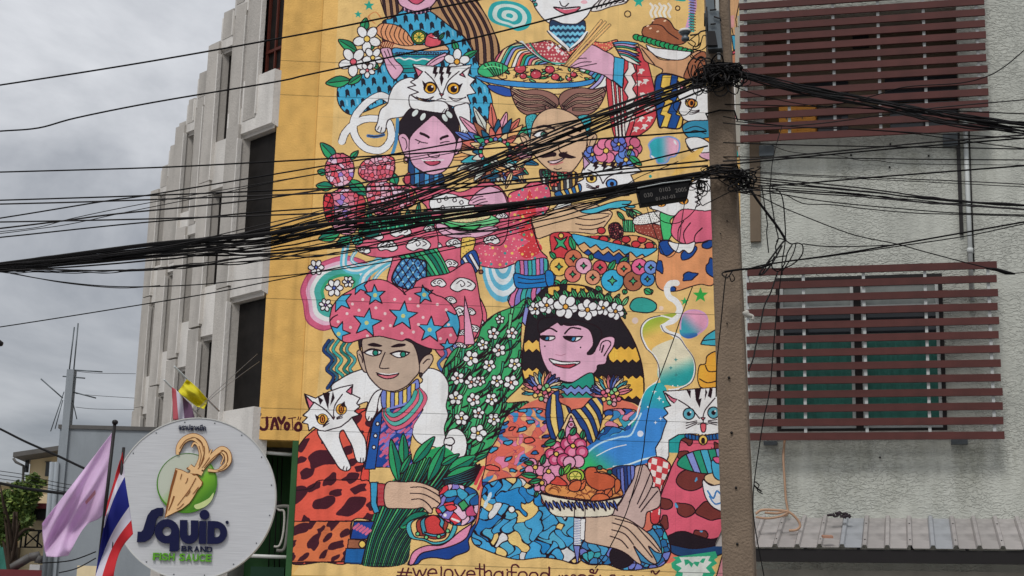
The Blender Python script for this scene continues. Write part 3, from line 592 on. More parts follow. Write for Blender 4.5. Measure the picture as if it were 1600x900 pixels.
G2 = 'black cables fanning out from the upper pole tangle towards the left'; L2 = 'black cable in the fan that comes down leftward from the tangle high on the pole'
for i in range(12):
    t = i/11; j = lambda s_: rc.uniform(-s_, s_)
    cable([(0, 414+t*10), (237, 388+t*18+j(2)), (400, 356+t*34+j(4)), (500, 332+t*30+j(5)), (640, 292+t*26+j(6)), (780, 240+t*24+j(5)), (880, 200+t*26+j(4)), (980, 158+t*26+j(4)), (1060, 128+t*22+j(3)), (1104, 112+t*18)], rc.choice((1.6, 2.2, 2.6)), L2, G2, jit=.004, off=rc.uniform(-.2, .2))
G3 = 'cables strung below the thick left bundle'; L3 = 'thin cable strung just below the thick left bundle over the pink coat of the mural'
for i in range(6):
    j = lambda s_: rc.uniform(-s_, s_)
    cable([(0, 424+j(2)), (60, 424+j(3)), (160, 425+j(3)), (235, 421+j(3)), (300, 414+j(5)), (400, 404+j(6)), (500, 393+j(7)), (609, 379+j(8)), (681, 364+j(8)), (780, 350+j(10)), (893, 325+j(8)), (1000, 300+j(5)), (1106, 275+j(3))], rc.choice((1.3, 1.8, 2.0)), L3, G3, jit=.005, off=rc.uniform(-.2, .2))
# right of the pole
G4 = 'black cables of the heavy bundle sloping down to the right from the pole'; L4 = 'black cable in the heavy bundle that slopes down rightward in front of the upper screen'
for i in range(13):
    t = i/12; j = lambda s_: rc.uniform(-s_, s_)
    cable([(1128, 104+t*10), (1160, 112+t*10+j(1)), (1256, 134+t*12+j(2)), (1371, 155+t*15+j(2)), (1440, 168+t*18+j(3)), (1501, 179+t*17+j(3)), (1600, 193+t*15+j(2))], rc.choice((2.0, 2.6, 3.0)), L4, G4, jit=.004, off=rc.uniform(-.1, .1))
right = [
 ([(1140,132),(1190,150),(1270,165),(1360,170),(1450,178),(1600,206)], 1.8, 'thin cable hanging just under the heavy bundle at the upper screen'),
 ([(1128,163),(1250,166),(1371,169.5),(1480,173),(1600,178)], 2.2, 'almost level cable crossing the upper screen from the pole band to the right edge'),
 ([(1130,192),(1180,197),(1227,197),(1290,192),(1371,181),(1458,169),(1600,156)], 2.2, 'cable that dips by the pole then rises to the right over the upper screen'),
 ([(1130,182),(1200,194),(1270,200),(1342,202),(1440,208),(1501,211),(1600,216)], 2.0, 'cable crossing the lowest slats of the upper screen'),
 ([(1150,190),(1240,198),(1330,202),(1420,208),(1520,222),(1600,232)], 1.8, 'cable sloping down past the bottom right corner of the upper screen'),
 ([(1130,223),(1260,227),(1371,229),(1500,231),(1600,233)], 2.4, 'level cable right under the upper screen'),
 ([(1130,252),(1200,247),(1342,233),(1458,222),(1600,211)], 3.2, 'thick cable rising right under the upper screen, upper of the pair'),
 ([(1130,258),(1250,246),(1400,232),(1500,224),(1600,216)], 3.0, 'thick cable rising right under the upper screen, lower of the pair'),
 ([(1130,245),(1300,247),(1450,249),(1600,250)], 2.2, 'level cable over the stucco wall between the two screens'),
 ([(1206,227),(1230,236),(1260,240),(1308,243),(1340,250),(1371,251),(1420,256),(1600,258)], 1.2, 'thin wavy wire over the stucco wall between the two screens'),
 ([(1185,291),(1240,288),(1354,278),(1458,270),(1600,259)], 3.2, 'thick cable rising to the right over the stucco wall from the lower clamp'),
 ([(1150,266),(1250,273),(1400,279),(1500,283),(1600,288)], 1.8, 'slightly descending cable from the lower clamp, upper of two parallel ones'),
 ([(1150,268),(1250,275),(1400,282),(1500,287),(1600,292)], 1.4, 'slightly descending cable from the lower clamp, lower of two parallel ones'),
 ([(1150,290),(1190,297),(1284,314),(1429,328),(1500,333),(1600,336)], 2.0, 'lowest smooth cable curving down to the right from the lower clamp'),
 ([(1150,300),(1183,305),(1205,302),(1228,305),(1245,314),(1262,319),(1300,320),(1360,327),(1429,333),(1500,335),(1600,338)], 1.8, 'kinked cable under the others right of the lower clamp'),
 ([(1118,276),(1140,291),(1183,305),(1225,325),(1313,360),(1350,371),(1400,381),(1440,392),(1500,408),(1552,421)], 1.7, 'thin cable running diagonally down to a clamp over the lower screen'),
 ([(1165,422),(1200,413),(1305,398),(1395,383),(1509,363),(1600,347)], 3.0, 'thick cable rising right above the lower screen'),
 ([(1200,412),(1300,400),(1395,386),(1509,369),(1600,350)], 2.0, 'thinner cable beside the thick one above the lower screen'),
 ([(1254,381),(1290,385),(1340,385),(1395,383)], 1.8, 'short level cable that leaves the hanging coils to the right'),
 ([(1290,168),(1360,151),(1415,136),(1499,130),(1543,119),(1571,103),(1600,79)], 1.8, 'curving loose cable climbing to the right edge over the upper screen'),
]
for p_, w_, lb in right: cable(p_, w_, lb, off=rc.uniform(-.1, .1))
G5 = 'cables of the loose bundle right of the lower clamp'; L5 = 'black cable in the loose bundle falling gently rightward from the lower clamp'
for i in range(6):
    j = lambda s_: rc.uniform(-s_, s_)
    cable([(1150, 270+i*5), (1183, 277+i*4), (1342, 295+i*2.4+j(2)), (1429, 305+i*2+j(2)), (1501, 312+i*2+j(2)), (1600, 319+i*2+j(2))], rc.choice((1.8, 2.2, 2.6)), L5, G5, jit=.003, off=rc.uniform(-.1, .1))
b = MB(); b.tube([at(x, y, 10.2) for x, y in ((1540, 419), (1556, 421), (1572, 426), (1586, 428))], [.006, .011, .014, .006], 6); b.build('cable_clamp', MT['cable'], None, label='black clamp ending the diagonal cable at the right of the lower screen', cat='clamp')
cable([(1586, 427), (1600, 426)], 1.5, 'short wire leaving the clamp to the right edge', off=.1)
drops = [
 ([(1190,290),(1193,310),(1196,330),(1199,350),(1198,365),(1201,395)], 1.8, 'straight wire end dangling right of the pole under the lower clamp'),
 ([(1204,288),(1203,300),(1208,330),(1211,350),(1216,372),(1212,385),(1214,400)], 2.0, 'wavy wire dangling beside the straight one under the lower clamp'),
 ([(1206,293),(1218,300),(1223,312),(1226,340),(1227,375),(1222,410),(1222,430)], 2.0, 'wire that arches over and falls straight into the hanging coils'),
 ([(1166,285),(1180,308),(1200,335),(1215,355),(1227,374)], 4.2, 'thick twisted cable running down to the right into the hanging coils'),
 ([(1170,290),(1190,322),(1207,345),(1226,372),(1228,376)], 2.4, 'second strand beside the thick twisted cable'),
 ([(1227,375),(1222,380),(1210,396),(1198,412),(1188,425),(1192,428),(1203,416),(1212,402),(1222,384)], 2.8, 'thick knotted loop of the hanging coils'),
 ([(1213,378),(1217,373),(1226,375),(1236,381),(1247,380),(1254,384),(1253,398),(1240,412),(1222,420),(1206,420)], 2.0, 'outermost loop of the hanging coils'),
 ([(1238,382),(1230,396),(1226,412),(1216,424),(1206,416),(1210,400)], 2.0, 'middle loop of the hanging coils'),
 ([(1244,380),(1240,395),(1232,410),(1222,424)], 1.8, 'inner loop of the hanging coils'),
 ([(1188,424),(1186,430),(1192,426),(1200,412),(1214,402),(1230,400)], 1.8, 'small loop low in the hanging coils'),
 ([(1215,425),(1205,455),(1194,479),(1188,510),(1181,540),(1177,560),(1170,578)], 2.4, 'thick wire falling from the coils over the lower screen towards the pole'),
 ([(1222,415),(1218,450),(1213,493),(1208,550),(1204,600),(1199,630),(1194,651),(1186,700),(1178,758),(1177,800),(1183,843),(1190,880),(1196,912)], 1.7, 'long thin wire falling from the coils past the lower screen to the awning'),
 ([(1222,196),(1212,230),(1206,260),(1204,290)], 1.4, 'thin wire dropping from the upper screen to the lower clamp'),
 ([(1082,448),(1066,490),(1054,526),(1034,580),(1018,622),(1010,660),(1004,712),(990,765),(975,810),(950,860),(930,888)], 1.6, 'long curved wire hanging in front of the mural left of the pole'),
 ([(1092,130),(1086,160),(1070,180),(1052,168),(1060,150)], 1.4, 'small wire curl left of the upper tangle'),
 ([(1060,252),(1036,262),(1000,276),(960,300)], 1.4, 'thin wire running to the black splice case'),
 ([(1088,300),(1096,320),(1104,318),(1128,306),(1146,297)], 1.6, 'loose wire looping across the pole under the lower clamp'),
 ([(1010,322),(1022,360),(1040,400),(1058,390),(1066,340),(1070,315)], 1.4, 'slack loop hanging below the black splice case'),
 ([(1016,322),(1034,345),(1060,348),(1084,330),(1092,308)], 1.4, 'shorter slack loop hanging below the black splice case'),
 ([(1136,428),(1133,440),(1126,510),(1120,570),(1119,620)], 1.8, 'wire running down the front face of the pole'),
 ([(1132,425),(1150,422),(1170,420),(1190,418),(1205,412)], 3.4, 'twisted wire tied round the pole above the lower screen'),
 ([(1134,424),(1128,428),(1136,434),(1144,424)], 2.2, 'knot of the wire tied round the pole'),
 ([(1140,432),(1143,440),(1148,436),(1144,428)], 1.6, 'small wire curl under the knot on the pole'),
 ([(1178,758),(1184,764),(1190,768)], 2.6, 'green black wire tuft beside the pole over the awning'),
 ([(1178,752),(1186,758),(1183,766),(1192,772)], 1.6, 'frayed string beside the pole over the awning'),
]
for p_, w_, lb in drops: cable(p_, w_, lb, off=-.05, Y=lambda x: 10.72)
# tangles round the pole
def tangle(cx, cy, rx, ry, n_, label, group, seed):
    r_ = random.Random(seed)
    for i in range(n_):
        ox, oy = cx+r_.gauss(0, rx*.34), cy+r_.gauss(0, ry*.3); a_ = r_.uniform(.25, .7)*rx; c_ = r_.uniform(.3, .8)*ry; t0 = r_.uniform(0, 6); tw = r_.uniform(-.4, .4); P = []
        for j in range(9):
            t = t0+j*.75; x = ox+a_*math.cos(t)*(1+.1*j*r_.uniform(-.3, .3)); y = oy+c_*math.sin(t)+a_*tw*math.cos(t)
            P.append(at(x, y, YP-.22+.10*math.sin(t*1.3+i)))
        b = MB(); b.tube(crom(P, 4), r_.uniform(.003, .0058), 5); b.build('wire_coil', MT['cable' if i % 3 else 'cable2'], None, label=label, cat='cable', group=group)
tangle(1104, 120, 24, 26, 16, 'black wire looped in the dense tangle high on the pole', 'wires of the upper pole tangle', 3)
tangle(1126, 118, 40, 20, 26, 'black wire looped in the dense tangle high on the pole', 'wires of the upper pole tangle', 4)
tangle(1150, 122, 20, 18, 8, 'black wire looped in the dense tangle high on the pole', 'wires of the upper pole tangle', 5)
tangle(1132, 270, 46, 8, 16, 'black wire wound in the clamp tangle at the middle of the pole', 'wires of the lower clamp tangle', 6)
tangle(1164, 284, 24, 16, 14, 'black wire wound in the clamp tangle at the middle of the pole', 'wires of the lower clamp tangle', 7)
tangle(1092, 292, 14, 14, 8, 'black wire wound in the clamp tangle at the middle of the pole', 'wires of the lower clamp tangle', 8)
for y0, ww in ((182, .006), (267, .008), (271, .007), (113, .008), (118, .009), (108, .007)):
    c = pole_c(at(1130, y0, YP).z); w = pole_w(c.z)*.5+.006; P = [c+pe*sx*w+pf*sy*w+Vector((0, 0, sz*.01)) for sx, sy, sz in ((-1,-1,0),(-1.02,0,1),(-1,1,-1),(0,1.06,1),(1,1,0),(1.02,0,-1),(1,-1,0))]
    b = MB(); b.tube(P, ww, 6); b.build('wire_band', MT['cable'], pole)
# --- black splice case hanging in the thick bundle
def FontMesh(txt, size, ext=.0, offset=0.): 
    cu = bpy.data.curves.new('t', 'FONT'); cu.body = txt; cu.size = size; cu.extrude = ext; cu.offset = offset; cu.align_x = 'CENTER'; cu.align_y = 'CENTER'
    o = bpy.data.objects.new('t', cu); C.objects.link(o); bpy.context.view_layer.update(); me = bpy.data.meshes.new_from_object(o); bpy.data.objects.remove(o); bpy.data.curves.remove(cu); return me
def place(me, name, origin, ux, uz, m, par, sx=1., sz=1., **kw):
    """mesh drawn in its XY plane put into the plane (ux,uz)"""
    nn_ = ux.cross(uz); vs = [Vector((0,0,0))+ux*(v.co.x*sx)+uz*(v.co.y*sz)+nn_*v.co.z for v in me.vertices]
    for v, q in zip(me.vertices, vs): v.co = q
    me.name = name; me.materials.clear(); me.materials.append(m); o = bpy.data.objects.new(name, me); C.objects.link(o); WO[o.name] = origin.copy(); o.location = origin-(WO[par.name] if par else Vector((0,0,0))); o.parent = par
    return tag(o, **kw)
YB = dep(1040)-.25
q = [at(x, y, YB) for x, y in ((1001, 320), (1074, 309), (1080, 281), (995, 294))]
sb = empty('splice_case', (q[0]+q[1])/2, 'black cable splice case with faint painted numbers, hanging left of the pole', 'splice box')
b = MB(); bk = Vector((0, .09, 0)); fr = [q[0], q[1], q[2], q[3]]; cen = sum(fr, Vector())/4
inner = [p.lerp(cen, .06)-Vector((0, .022, 0)) for p in fr]
b.add(inner+fr+[p+bk for p in fr], [(0,1,2,3),(4,5,1,0),(5,6,2,1),(6,7,3,2),(7,4,0,3),(8,9,5,4),(9,10,6,5),(10,11,7,6),(11,8,4,7),(11,10,9,8)]); b.build('body', mat('case_black_plastic', (.006,.006,.007), .7, .2, 8, spec=.15), sb)
b = MB(); b.tube([at(x, y, YB-.02) for x, y in ((993, 295), (1036, 288), (1082, 279))], .011, 8); b.build('hanger_bar', MT['cable'], sb)
b = MB(); b.tube([at(x, y, YB-.03) for x, y in ((996, 294), (1036, 286), (1079, 281))], .004, 6); b.build('hanger_wire', MT['alu'], sb)
for x in (997, 1078): b = MB(); b.tube([at(x-3, 299-(x-997)*.17, YB-.01), at(x+3, 299-(x-997)*.17, YB-.01)], .014, 8); b.build('end_clip', MT['cable'], sb)
sux = (q[1]-q[0]).normalized(); suz = Vector((0, 0, 1)); suz = (suz-sux*suz.dot(sux)).normalized(); paintw = mat('faded_white_print', s2l(112,108,104), .8)
for t_, x, y, h in (('030', 1013, 305, 6.2), ('0103', 1039, 296.5, 6.0), ('2005', 1064, 297, 6.0), ('01-N1-03', 1040, 309, 5.2)):
    me = FontMesh(t_, h*1.6*YB/F); place(me, 'lettering', at(x, y, YB-.024-.002), sux, suz, paintw, sb)
# ------------------------------------------------------------------ beige hose on the awning
hz = MB(); Yh = 28.2
cable([(1226,688),(1224,715),(1226,750),(1228,780),(1231,802),(1222,806)], 3.6, 'beige hose hanging from the lower screen down to the awning', m='hose', Y=lambda x: RWL.px(x, 740, .25).y, name='hose', cat='hose')
cable([(1181,803),(1190,797),(1210,797),(1232,800),(1246,812),(1250,822),(1244,828),(1233,829)], 3.8, 'beige hose coiled on top of the awning with its end curled down', m='hose', Y=lambda x: 28.6, name='hose', cat='hose')
cable([(1181,808),(1200,810),(1222,806),(1232,798),(1215,802),(1195,801)], 3.4, 'inner coil of the beige hose on the awning', m='hose', Y=lambda x: 28.6, name='hose', cat='hose')
rag = MB()
for i in range(16):
    x, y = 1295+rc.uniform(0, 34), 803+rc.uniform(-2, 4); rag.tube(crom([at(x, y, 29.0), at(x+rc.uniform(-8, 8), y+rc.uniform(-3, 3), 28.9), at(x+rc.uniform(-9, 9), y+rc.uniform(-1, 4), 28.9)], 3), .02, 4)
rag.build('rag', mat('dark_rag', (.04,.03,.035), .9, .5, 20), None, label='dark crumpled rag lying at the top edge of the awning', cat='rag')
b = MB(); p = at(1294, 841, 27.6); b.hexa([p+Vector(v) for v in ((-.09,0,0),(.09,0,0),(.09,.12,.03),(-.09,.12,.03),(-.09,0,.035),(.09,0,.035),(.09,.12,.065),(-.09,.12,.065))]); b.build('brick', mat('wood_scrap', s2l(160,120,100), .8), None, label='small reddish block lying on the awning sheets', cat='block')
# white corner fitting by the pole
b = MB(); b.tube(crom([at(x, y, 10.8) for x, y in ((1164, 486), (1168, 492), (1176, 494), (1176, 500))], 4), [.02, .022, .024, .022, .02, .018, .014, .012, .01, .01, .008, .008, .006], 8); b.build('bag', mat('white_plastic_bag', s2l(200,196,186), .6), None, label='small whitish plastic knot on the right side of the pole', cat='plastic knot')
# ------------------------------------------------------------------ round fish sauce sign
SW = Wall(at(304, 778, 22), RAD(2.0)); sc0 = SW.p0.copy(); sgR = 124.5*22/F*1.01
sign = empty('round_sign', sc0-Vector((0, 0, sgR)), 'big round white sign of a squid brand fish sauce, hung beside the mural', 'sign')
sux_, suz_ = SW.u, Vector((0, 0, 1)); sn = SW.n
def shape2d(loops, ext):
    cu = bpy.data.curves.new('c', 'CURVE'); cu.dimensions = '2D'; cu.fill_mode = 'BOTH'; cu.extrude = ext
    for lp in loops:
        sp = cu.splines.new('POLY'); sp.points.add(len(lp)-1); sp.use_cyclic_u = True
        for p, (x, y) in zip(sp.points, lp): p.co = (x, y, 0, 1)
    o = bpy.data.objects.new('c', cu); C.objects.link(o); bpy.context.view_layer.update(); me = bpy.data.meshes.new_from_object(o); bpy.data.objects.remove(o); bpy.data.curves.remove(cu); return me
def spl2(pts, closed=True, sub=5):
    P = [Vector((x, y, 0)) for x, y in pts]
    if closed: P = [P[-1]]+P+[P[0], P[1]]; Q = []; 
    else: return [(v.x, v.y) for v in crom(P, sub)]
    for i in range(len(P)-3):
        a_, b_, c_, d_ = P[i:i+4]
        for j in range(sub): t = j/sub; v = .5*((2*b_)+(c_-a_)*t+(2*a_-5*b_+4*c_-d_)*t*t+(3*b_-a_-3*c_+d_)*t**3); Q.append((v.x, v.y))
    return Q
def circ(x, y, r, k=40, ry=None): return [(x+r*math.cos(2*math.pi*i/k), y+(ry or r)*math.sin(2*math.pi*i/k)) for i in range(k)]
def sg(pts, zx, zy, zs):      # zoom coordinates -> sign plane metres relative to its centre
    out = []
    for x, y in pts:
        p = SW.px(zx+x/zs, zy+y/zs); out.append(((p-sc0).dot(sux_), p.z-sc0.z))
    return out
def sput(loops, z0, z1, name, m, par=sign, **kw):
    me = shape2d(loops, (z1-z0)/2); return place(me, name, sc0+sn*((z0+z1)/2), sux_, suz_, m, par, **kw)
white_al = bpy.data.materials.new('brushed_white_sheet'); white_al.use_nodes = True
def _br(m):
    t = m.node_tree; nn = t.nodes; ll = t.links; bs = nn['Principled BSDF']; bs.inputs['Roughness'].default_value = .42; bs.inputs['Metallic'].default_value = .15
    c = nn.new('ShaderNodeTexCoord'); mp = nn.new('ShaderNodeMapping'); mp.inputs['Scale'].default_value = (1.5, 1.5, 90); ll.new(c.outputs['Object'], mp.inputs[0])
    z = nn.new('ShaderNodeTexNoise'); z.inputs['Scale'].default_value = 1.6; z.inputs['Detail'].default_value = 5; ll.new(mp.outputs[0], z.inputs[0])
    r = nn.new('ShaderNodeValToRGB'); r.color_ramp.elements[0].position = .3; r.color_ramp.elements[1].position = .7; r.color_ramp.elements[0].color = (*s2l(196,197,199), 1); r.color_ramp.elements[1].color = (*s2l(216,217,219), 1); ll.new(z.outputs[0], r.inputs[0]); ll.new(r.outputs[0], bs.inputs['Base Color'])
_br(white_al)
sput([circ(0, 0, sgR-.012, 96)], -.10, 0, 'face_plate', white_al)
sput([circ(0, 0, sgR, 96), circ(0, 0, sgR-.013, 96)[::-1]], -.13, .012, 'rim', MT['white'])
sput([circ(0, 0, sgR-.03, 64)], -.24, -.131, 'back_box', MT['steel'])
for zz_ in (-.5, .4):
    b = MB(); b.tube([sc0-sn*.24+suz_*zz_, (sc0-sn*.24+suz_*zz_)+(sc0-CAM)*.42], .04, 8); b.build('support_arm', MT['steel'], sign)
for i in range(16):
    a_ = 2*math.pi*(i+.5)/16; q = sc0+sux_*math.cos(a_)*(sgR-.05)+suz_*math.sin(a_)*(sgR-.05); b = MB(); b.tube([q, q+sn*.008], .009, 8); b.build('rim_screw', MT['steel'], sign)
NAVY = mat('navy_letter', s2l(10,16,62), .4, .05); NAVY2 = mat('navy_small_letter', s2l(20,26,58), .4, .05); LGR = mat('green_letter', s2l(96,164,44), .4, .05)
z6 = lambda pts: sg(pts, 140, 780, 4.706)
arc = lambda cx, cy, r, a0, a1, k=12, ry=None: [(cx+r*math.cos(RAD(a0+(a1-a0)*i/k)), cy+(ry or r)*math.sin(RAD(a0+(a1-a0)*i/k))) for i in range(k+1)]
LZ = (.012, .05)
sput([z6([(545,64),(545,92),(538,124),(512,128),(496,150),(486,196),(474,254),(450,294),(410,316),(352,318),(358,240),(384,241),(398,226),(412,180),(430,122),(458,84),(500,66)])], *LZ, 'letter', NAVY)
sput([z6(arc(572,238,90,0,-270,26)[::-1] if False else [(662,238)]+arc(572,238,90,-8,-262,26)+[(594,326),(590,386),(646,386),(662,372)]), z6(circ(572,238,33))], *LZ, 'letter', NAVY)
sput([z6([(668,155),(722,155),(722,256)]+arc(735,256,13,180,0,6)+[(748,157),(803,158),(803,262)]+arc(735,262,68,0,180,16))], *LZ, 'letter', NAVY)
sput([z6([(810,162),(862,162),(860,330),(806,330)])], *LZ, 'letter', NAVY); sput([z6(circ(848,116,36,28))], *LZ, 'letter_dot', NAVY)
sput([z6([(872,162),(928,162)]+arc(928,247,86,-90,90,18,84)+[(868,330)]), z6([(921,214),(938,214)]+arc(938,247,26,-90,90,10,33)+[(921,280)])], *LZ, 'letter', NAVY)
sput([z6(circ(1013,171,12,16))], .012, .03, 'trade_mark_dot', NAVY2)
def stext(t, box, m, name='lettering', off=.0, ext=.012, zs=None):
    me = FontMesh(t, 1, 0, 0); xs = [v.co.x for v in me.vertices]; ys = [v.co.y for v in me.vertices]; (x0, y0), (x1, y1) = box
    w = x1-x0; h = y1-y0; sx = w/(max(xs)-min(xs)); sy = h/(max(ys)-min(ys)); bpy.data.meshes.remove(me)
    me = FontMesh(t, 1, ext/max(1e-6, 1), off); xs = [v.co.x for v in me.vertices]; ys = [v.co.y for v in me.vertices]; sx = w/(max(xs)-min(xs)); sy = h/(max(ys)-min(ys)); cx = (max(xs)+min(xs))/2; cy = (max(ys)+min(ys))/2
    for v in me.vertices: v.co.x -= cx; v.co.y -= cy
    return place(me, name, sc0+sn*(.012+ext)+sux_*((x0+x1)/2)+suz_*((y0+y1)/2), sux_, suz_, m, sign, sx, sy)
def stbox(a, b_, **k): (x0, y1), (x1, y0) = z6([a])[0], z6([b_])[0]; return ((x0, y0), (x1, y1))
def letters(t, box, m, off, gap=.16):
    (x0, y0), (x1, y1) = box; ws = [{'I': .32, ' ': .55}.get(c, 1.) for c in t]; tot = sum(ws)+gap*(len(t)-1); u_ = (x1-x0)/tot; x = x0
    for c, w in zip(t, ws):
        if c != ' ': stext(c, ((x, y0), (x+w*u_, y1)), m, 'letter', off)
        x += (w+gap)*u_
letters('BRAND', stbox((678, 343), (903, 391)), NAVY2, .026, .10)
letters('FISH SAUCE', stbox((470, 394), (897, 461)), LGR, .03, .12)
th = sg([(760, 92), (907, 112)], 60, 640, 3.462)
stext('ตราปลาหมึก', ((th[0][0], th[1][1]-.01), (th[1][0], th[0][1]+.035)), NAVY2, 'lettering', .02)
# emblem: green disc with a printed pale-to-green blend, squid of layered cut-outs
z4 = lambda pts: sg(pts, 60, 640, 3.462)
emb = bpy.data.materials.new('green_emblem_print'); emb.use_nodes = True; t = emb.node_tree; c = t.nodes.new('ShaderNodeTexCoord'); sp = t.nodes.new('ShaderNodeSeparateXYZ'); t.links.new(c.outputs['Object'], sp.inputs[0])
ma = t.nodes.new('ShaderNodeMath'); ma.operation = 'SUBTRACT'; t.links.new(sp.outputs[0], ma.inputs[0]); t.links.new(sp.outputs[2], ma.inputs[1])
mr = t.nodes.new('ShaderNodeMapRange'); t.links.new(ma.outputs[0], mr.inputs[0]); r = t.nodes.new('ShaderNodeValToRGB'); e = r.color_ramp.elements; e[0].position = .36; e[0].color = (*s2l(198,204,186), 1); e[1].position = .62; e[1].color = (*s2l(132,196,44), 1)
x_ = e.new(.9); x_.color = (*s2l(70,132,20), 1); t.links.new(mr.outputs[0], r.inputs[0]); t.links.new(r.outputs[0], t.nodes['Principled BSDF'].inputs['Base Color']); t.nodes['Principled BSDF'].inputs['Roughness'].default_value = .35
cc = z4([(805, 398)])[0]; rr_ = abs(z4([(968, 398)])[0][0]-cc[0])
mr.inputs[1].default_value = (cc[0]-cc[1])-rr_*1.4; mr.inputs[2].default_value = (cc[0]-cc[1])+rr_*1.4
sput([circ(cc[0], cc[1], rr_, 56)], .006, .03, 'emblem_disc', emb)
sput([circ(cc[0], cc[1], rr_, 56), circ(cc[0]-.004, cc[1]+.012, rr_*.955, 56)[::-1]], .0305, .036, 'emblem_shade_ring', mat('deep_green_print', s2l(78,140,30), .4))
hl = mat('pale_green_highlight', s2l(206,220,150), .4); sput([z4(spl2([(845,520),(880,505),(925,480),(950,450),(940,490),(905,525),(860,540)]))], .0365, .040, 'highlight', hl)
TANS = mat('tan_squid_print', s2l(242,198,142), .5, .05); BRS = mat('brown_squid_outline', s2l(140,82,34), .5, .05)
mantle = [(748,323),(780,332),(812,348),(836,340),(862,362),(888,395),(884,412),(862,438),(838,480),(818,508),(780,538),(735,560),(692,582),(702,520),(722,420)]
gx = sum(p[0] for p in mantle)/len(mantle); gy = sum(p[1] for p in mantle)/len(mantle)
sput([z4([(gx+(x-gx)*1.06, gy+(y-gy)*1.045) for x, y in mantle])], .041, .050, 'squid_outline', BRS); sput([z4(mantle)], .0505, .057, 'squid_body', TANS)
def ribbon(pts, w0, w1):
    P = spl2(pts, False, 5); n_ = len(P); L = []; R_ = []
    for i, (x, y) in enumerate(P):
        a_ = P[max(i-1, 0)]; b_ = P[min(i+1, n_-1)]; dx, dy = b_[0]-a_[0], b_[1]-a_[1]; m_ = math.hypot(dx, dy) or 1; w = (w0+(w1-w0)*i/(n_-1))/2
        L.append((x-dy/m_*w, y+dx/m_*w)); R_.append((x+dy/m_*w, y-dx/m_*w))
    return L+R_[::-1]
def rib3(pts, w0, w1, d0, d1, name, m):
    P = z4(ribbon(pts, w0, w1)); n_ = len(P)//2; b = MB(); vs = [sc0+sux_*x+suz_*y+sn*d1 for x, y in P]+[sc0+sux_*x+suz_*y+sn*d0 for x, y in P]; N2 = 2*n_
    fs = []
    for i in range(n_-1):
        fs.append((i, i+1, N2-2-i, N2-1-i)); fs.append((N2+i, N2+i+1, i+1, i)); fs.append((2*N2-2-i, 2*N2-1-i, N2-1-i, N2-2-i))
    b.add(vs, fs); return b.build(name, m, sign)
tent = [([(756,246),(760,200),(790,160),(840,142),(885,160),(908,200),(912,250),(890,300),(862,330)], 14, 26), ([(762,230),(790,180),(832,160),(870,180),(890,220),(880,270),(858,320)], 12, 20), ([(832,206),(846,184),(868,200),(880,250),(868,300),(850,336)], 6, 18),
        ([(968,334),(1010,318),(1038,280),(1030,232),(995,212),(955,240),(920,280),(884,322)], 12, 24), ([(984,322),(1016,290),(1014,246),(985,232),(950,262),(915,296),(890,326)], 8, 16), ([(990,240),(1004,262),(990,300)], 5, 5), ([(940,218),(926,250),(900,290),(878,330)], 5, 16), ([(920,330),(950,334),(968,336)], 14, 9),
        ([(820,310),(836,322),(860,334),(890,350)], 26, 22), ([(826,336),(856,340),(886,340)], 20, 20)]
for i, (p_, a_, c_) in enumerate(tent): rib3(p_, a_+7, c_+7, .041+i*.0006, .0475+i*.0006, 'tentacle_outline', BRS)
for i, (p_, a_, c_) in enumerate(tent): rib3(p_, a_, c_, .054+i*.0006, .0575+i*.0006, 'tentacle', TANS)
for p_, w_ in (([(750,330),(738,380),(722,440),(704,520),(694,566)], 13), ([(738,470),(724,510),(708,548)], 9)): rib3(p_, w_, 5, .0605, .0615, 'squid_mark', BRS)
for p_ in ((816,322),(836,338),(858,330),(872,348),(846,350)): sput([z4(spl2([(p_[0]-12,p_[1]),(p_[0],p_[1]-9),(p_[0]+12,p_[1]+1),(p_[0]+2,p_[1]+9)]))], .0612, .0618, 'squid_mark', BRS)
for p_ in ([(856,372),(824,430),(790,476),(756,520)], [(826,440),(812,462),(800,470)], [(870,420),(850,446),(838,458)], [(790,510),(770,530),(752,540)], [(872,200),(884,250),(872,306)], [(900,200),(900,250),(876,312)], [(1000,226),(950,262),(900,318)], [(780,350),(774,370),(772,380)], [(812,372),(806,392),(798,402)], [(900,262),(884,300),(866,324)], [(930,262),(906,296),(888,318)], [(768,214),(800,170),(844,152)], [(1024,300),(1002,322),(972,334)], [(860,160),(886,186),(896,230)]):
    rib3(p_, 4, 2.4, .062, .0665, 'squid_line', BRS)

# ------------------------------------------------------------------ flags
def cloth_mat(name, col, tr_=.25):
    m = mat(name, col, .8, .05, 4); bs = m.node_tree.nodes['Principled BSDF']; t = m.node_tree; out = [x for x in t.nodes if x.type == 'OUTPUT_MATERIAL'][0]
    tl = t.nodes.new('ShaderNodeBsdfTranslucent'); mx = t.nodes.new('ShaderNodeMixShader'); mx.inputs[0].default_value = tr_
    src = bs.inputs['Base Color'].links[0].from_socket; t.links.new(src, tl.inputs[0]); t.links.new(bs.outputs[0], mx.inputs[1]); t.links.new(tl.outputs[0], mx.inputs[2]); t.links.new(mx.outputs[0], out.inputs[0]); return m
RED = cloth_mat('red_cloth', s2l(206,48,56)); WHT = cloth_mat('white_cloth', s2l(222,218,230)); BLU = cloth_mat('blue_cloth', s2l(36,44,140)); PNK = cloth_mat('lilac_cloth', s2l(238,212,240), .4); YEL = cloth_mat('yellow_cloth', s2l(232,222,60), .35); EMB = cloth_mat('salmon_print', s2l(216,160,170), .3)
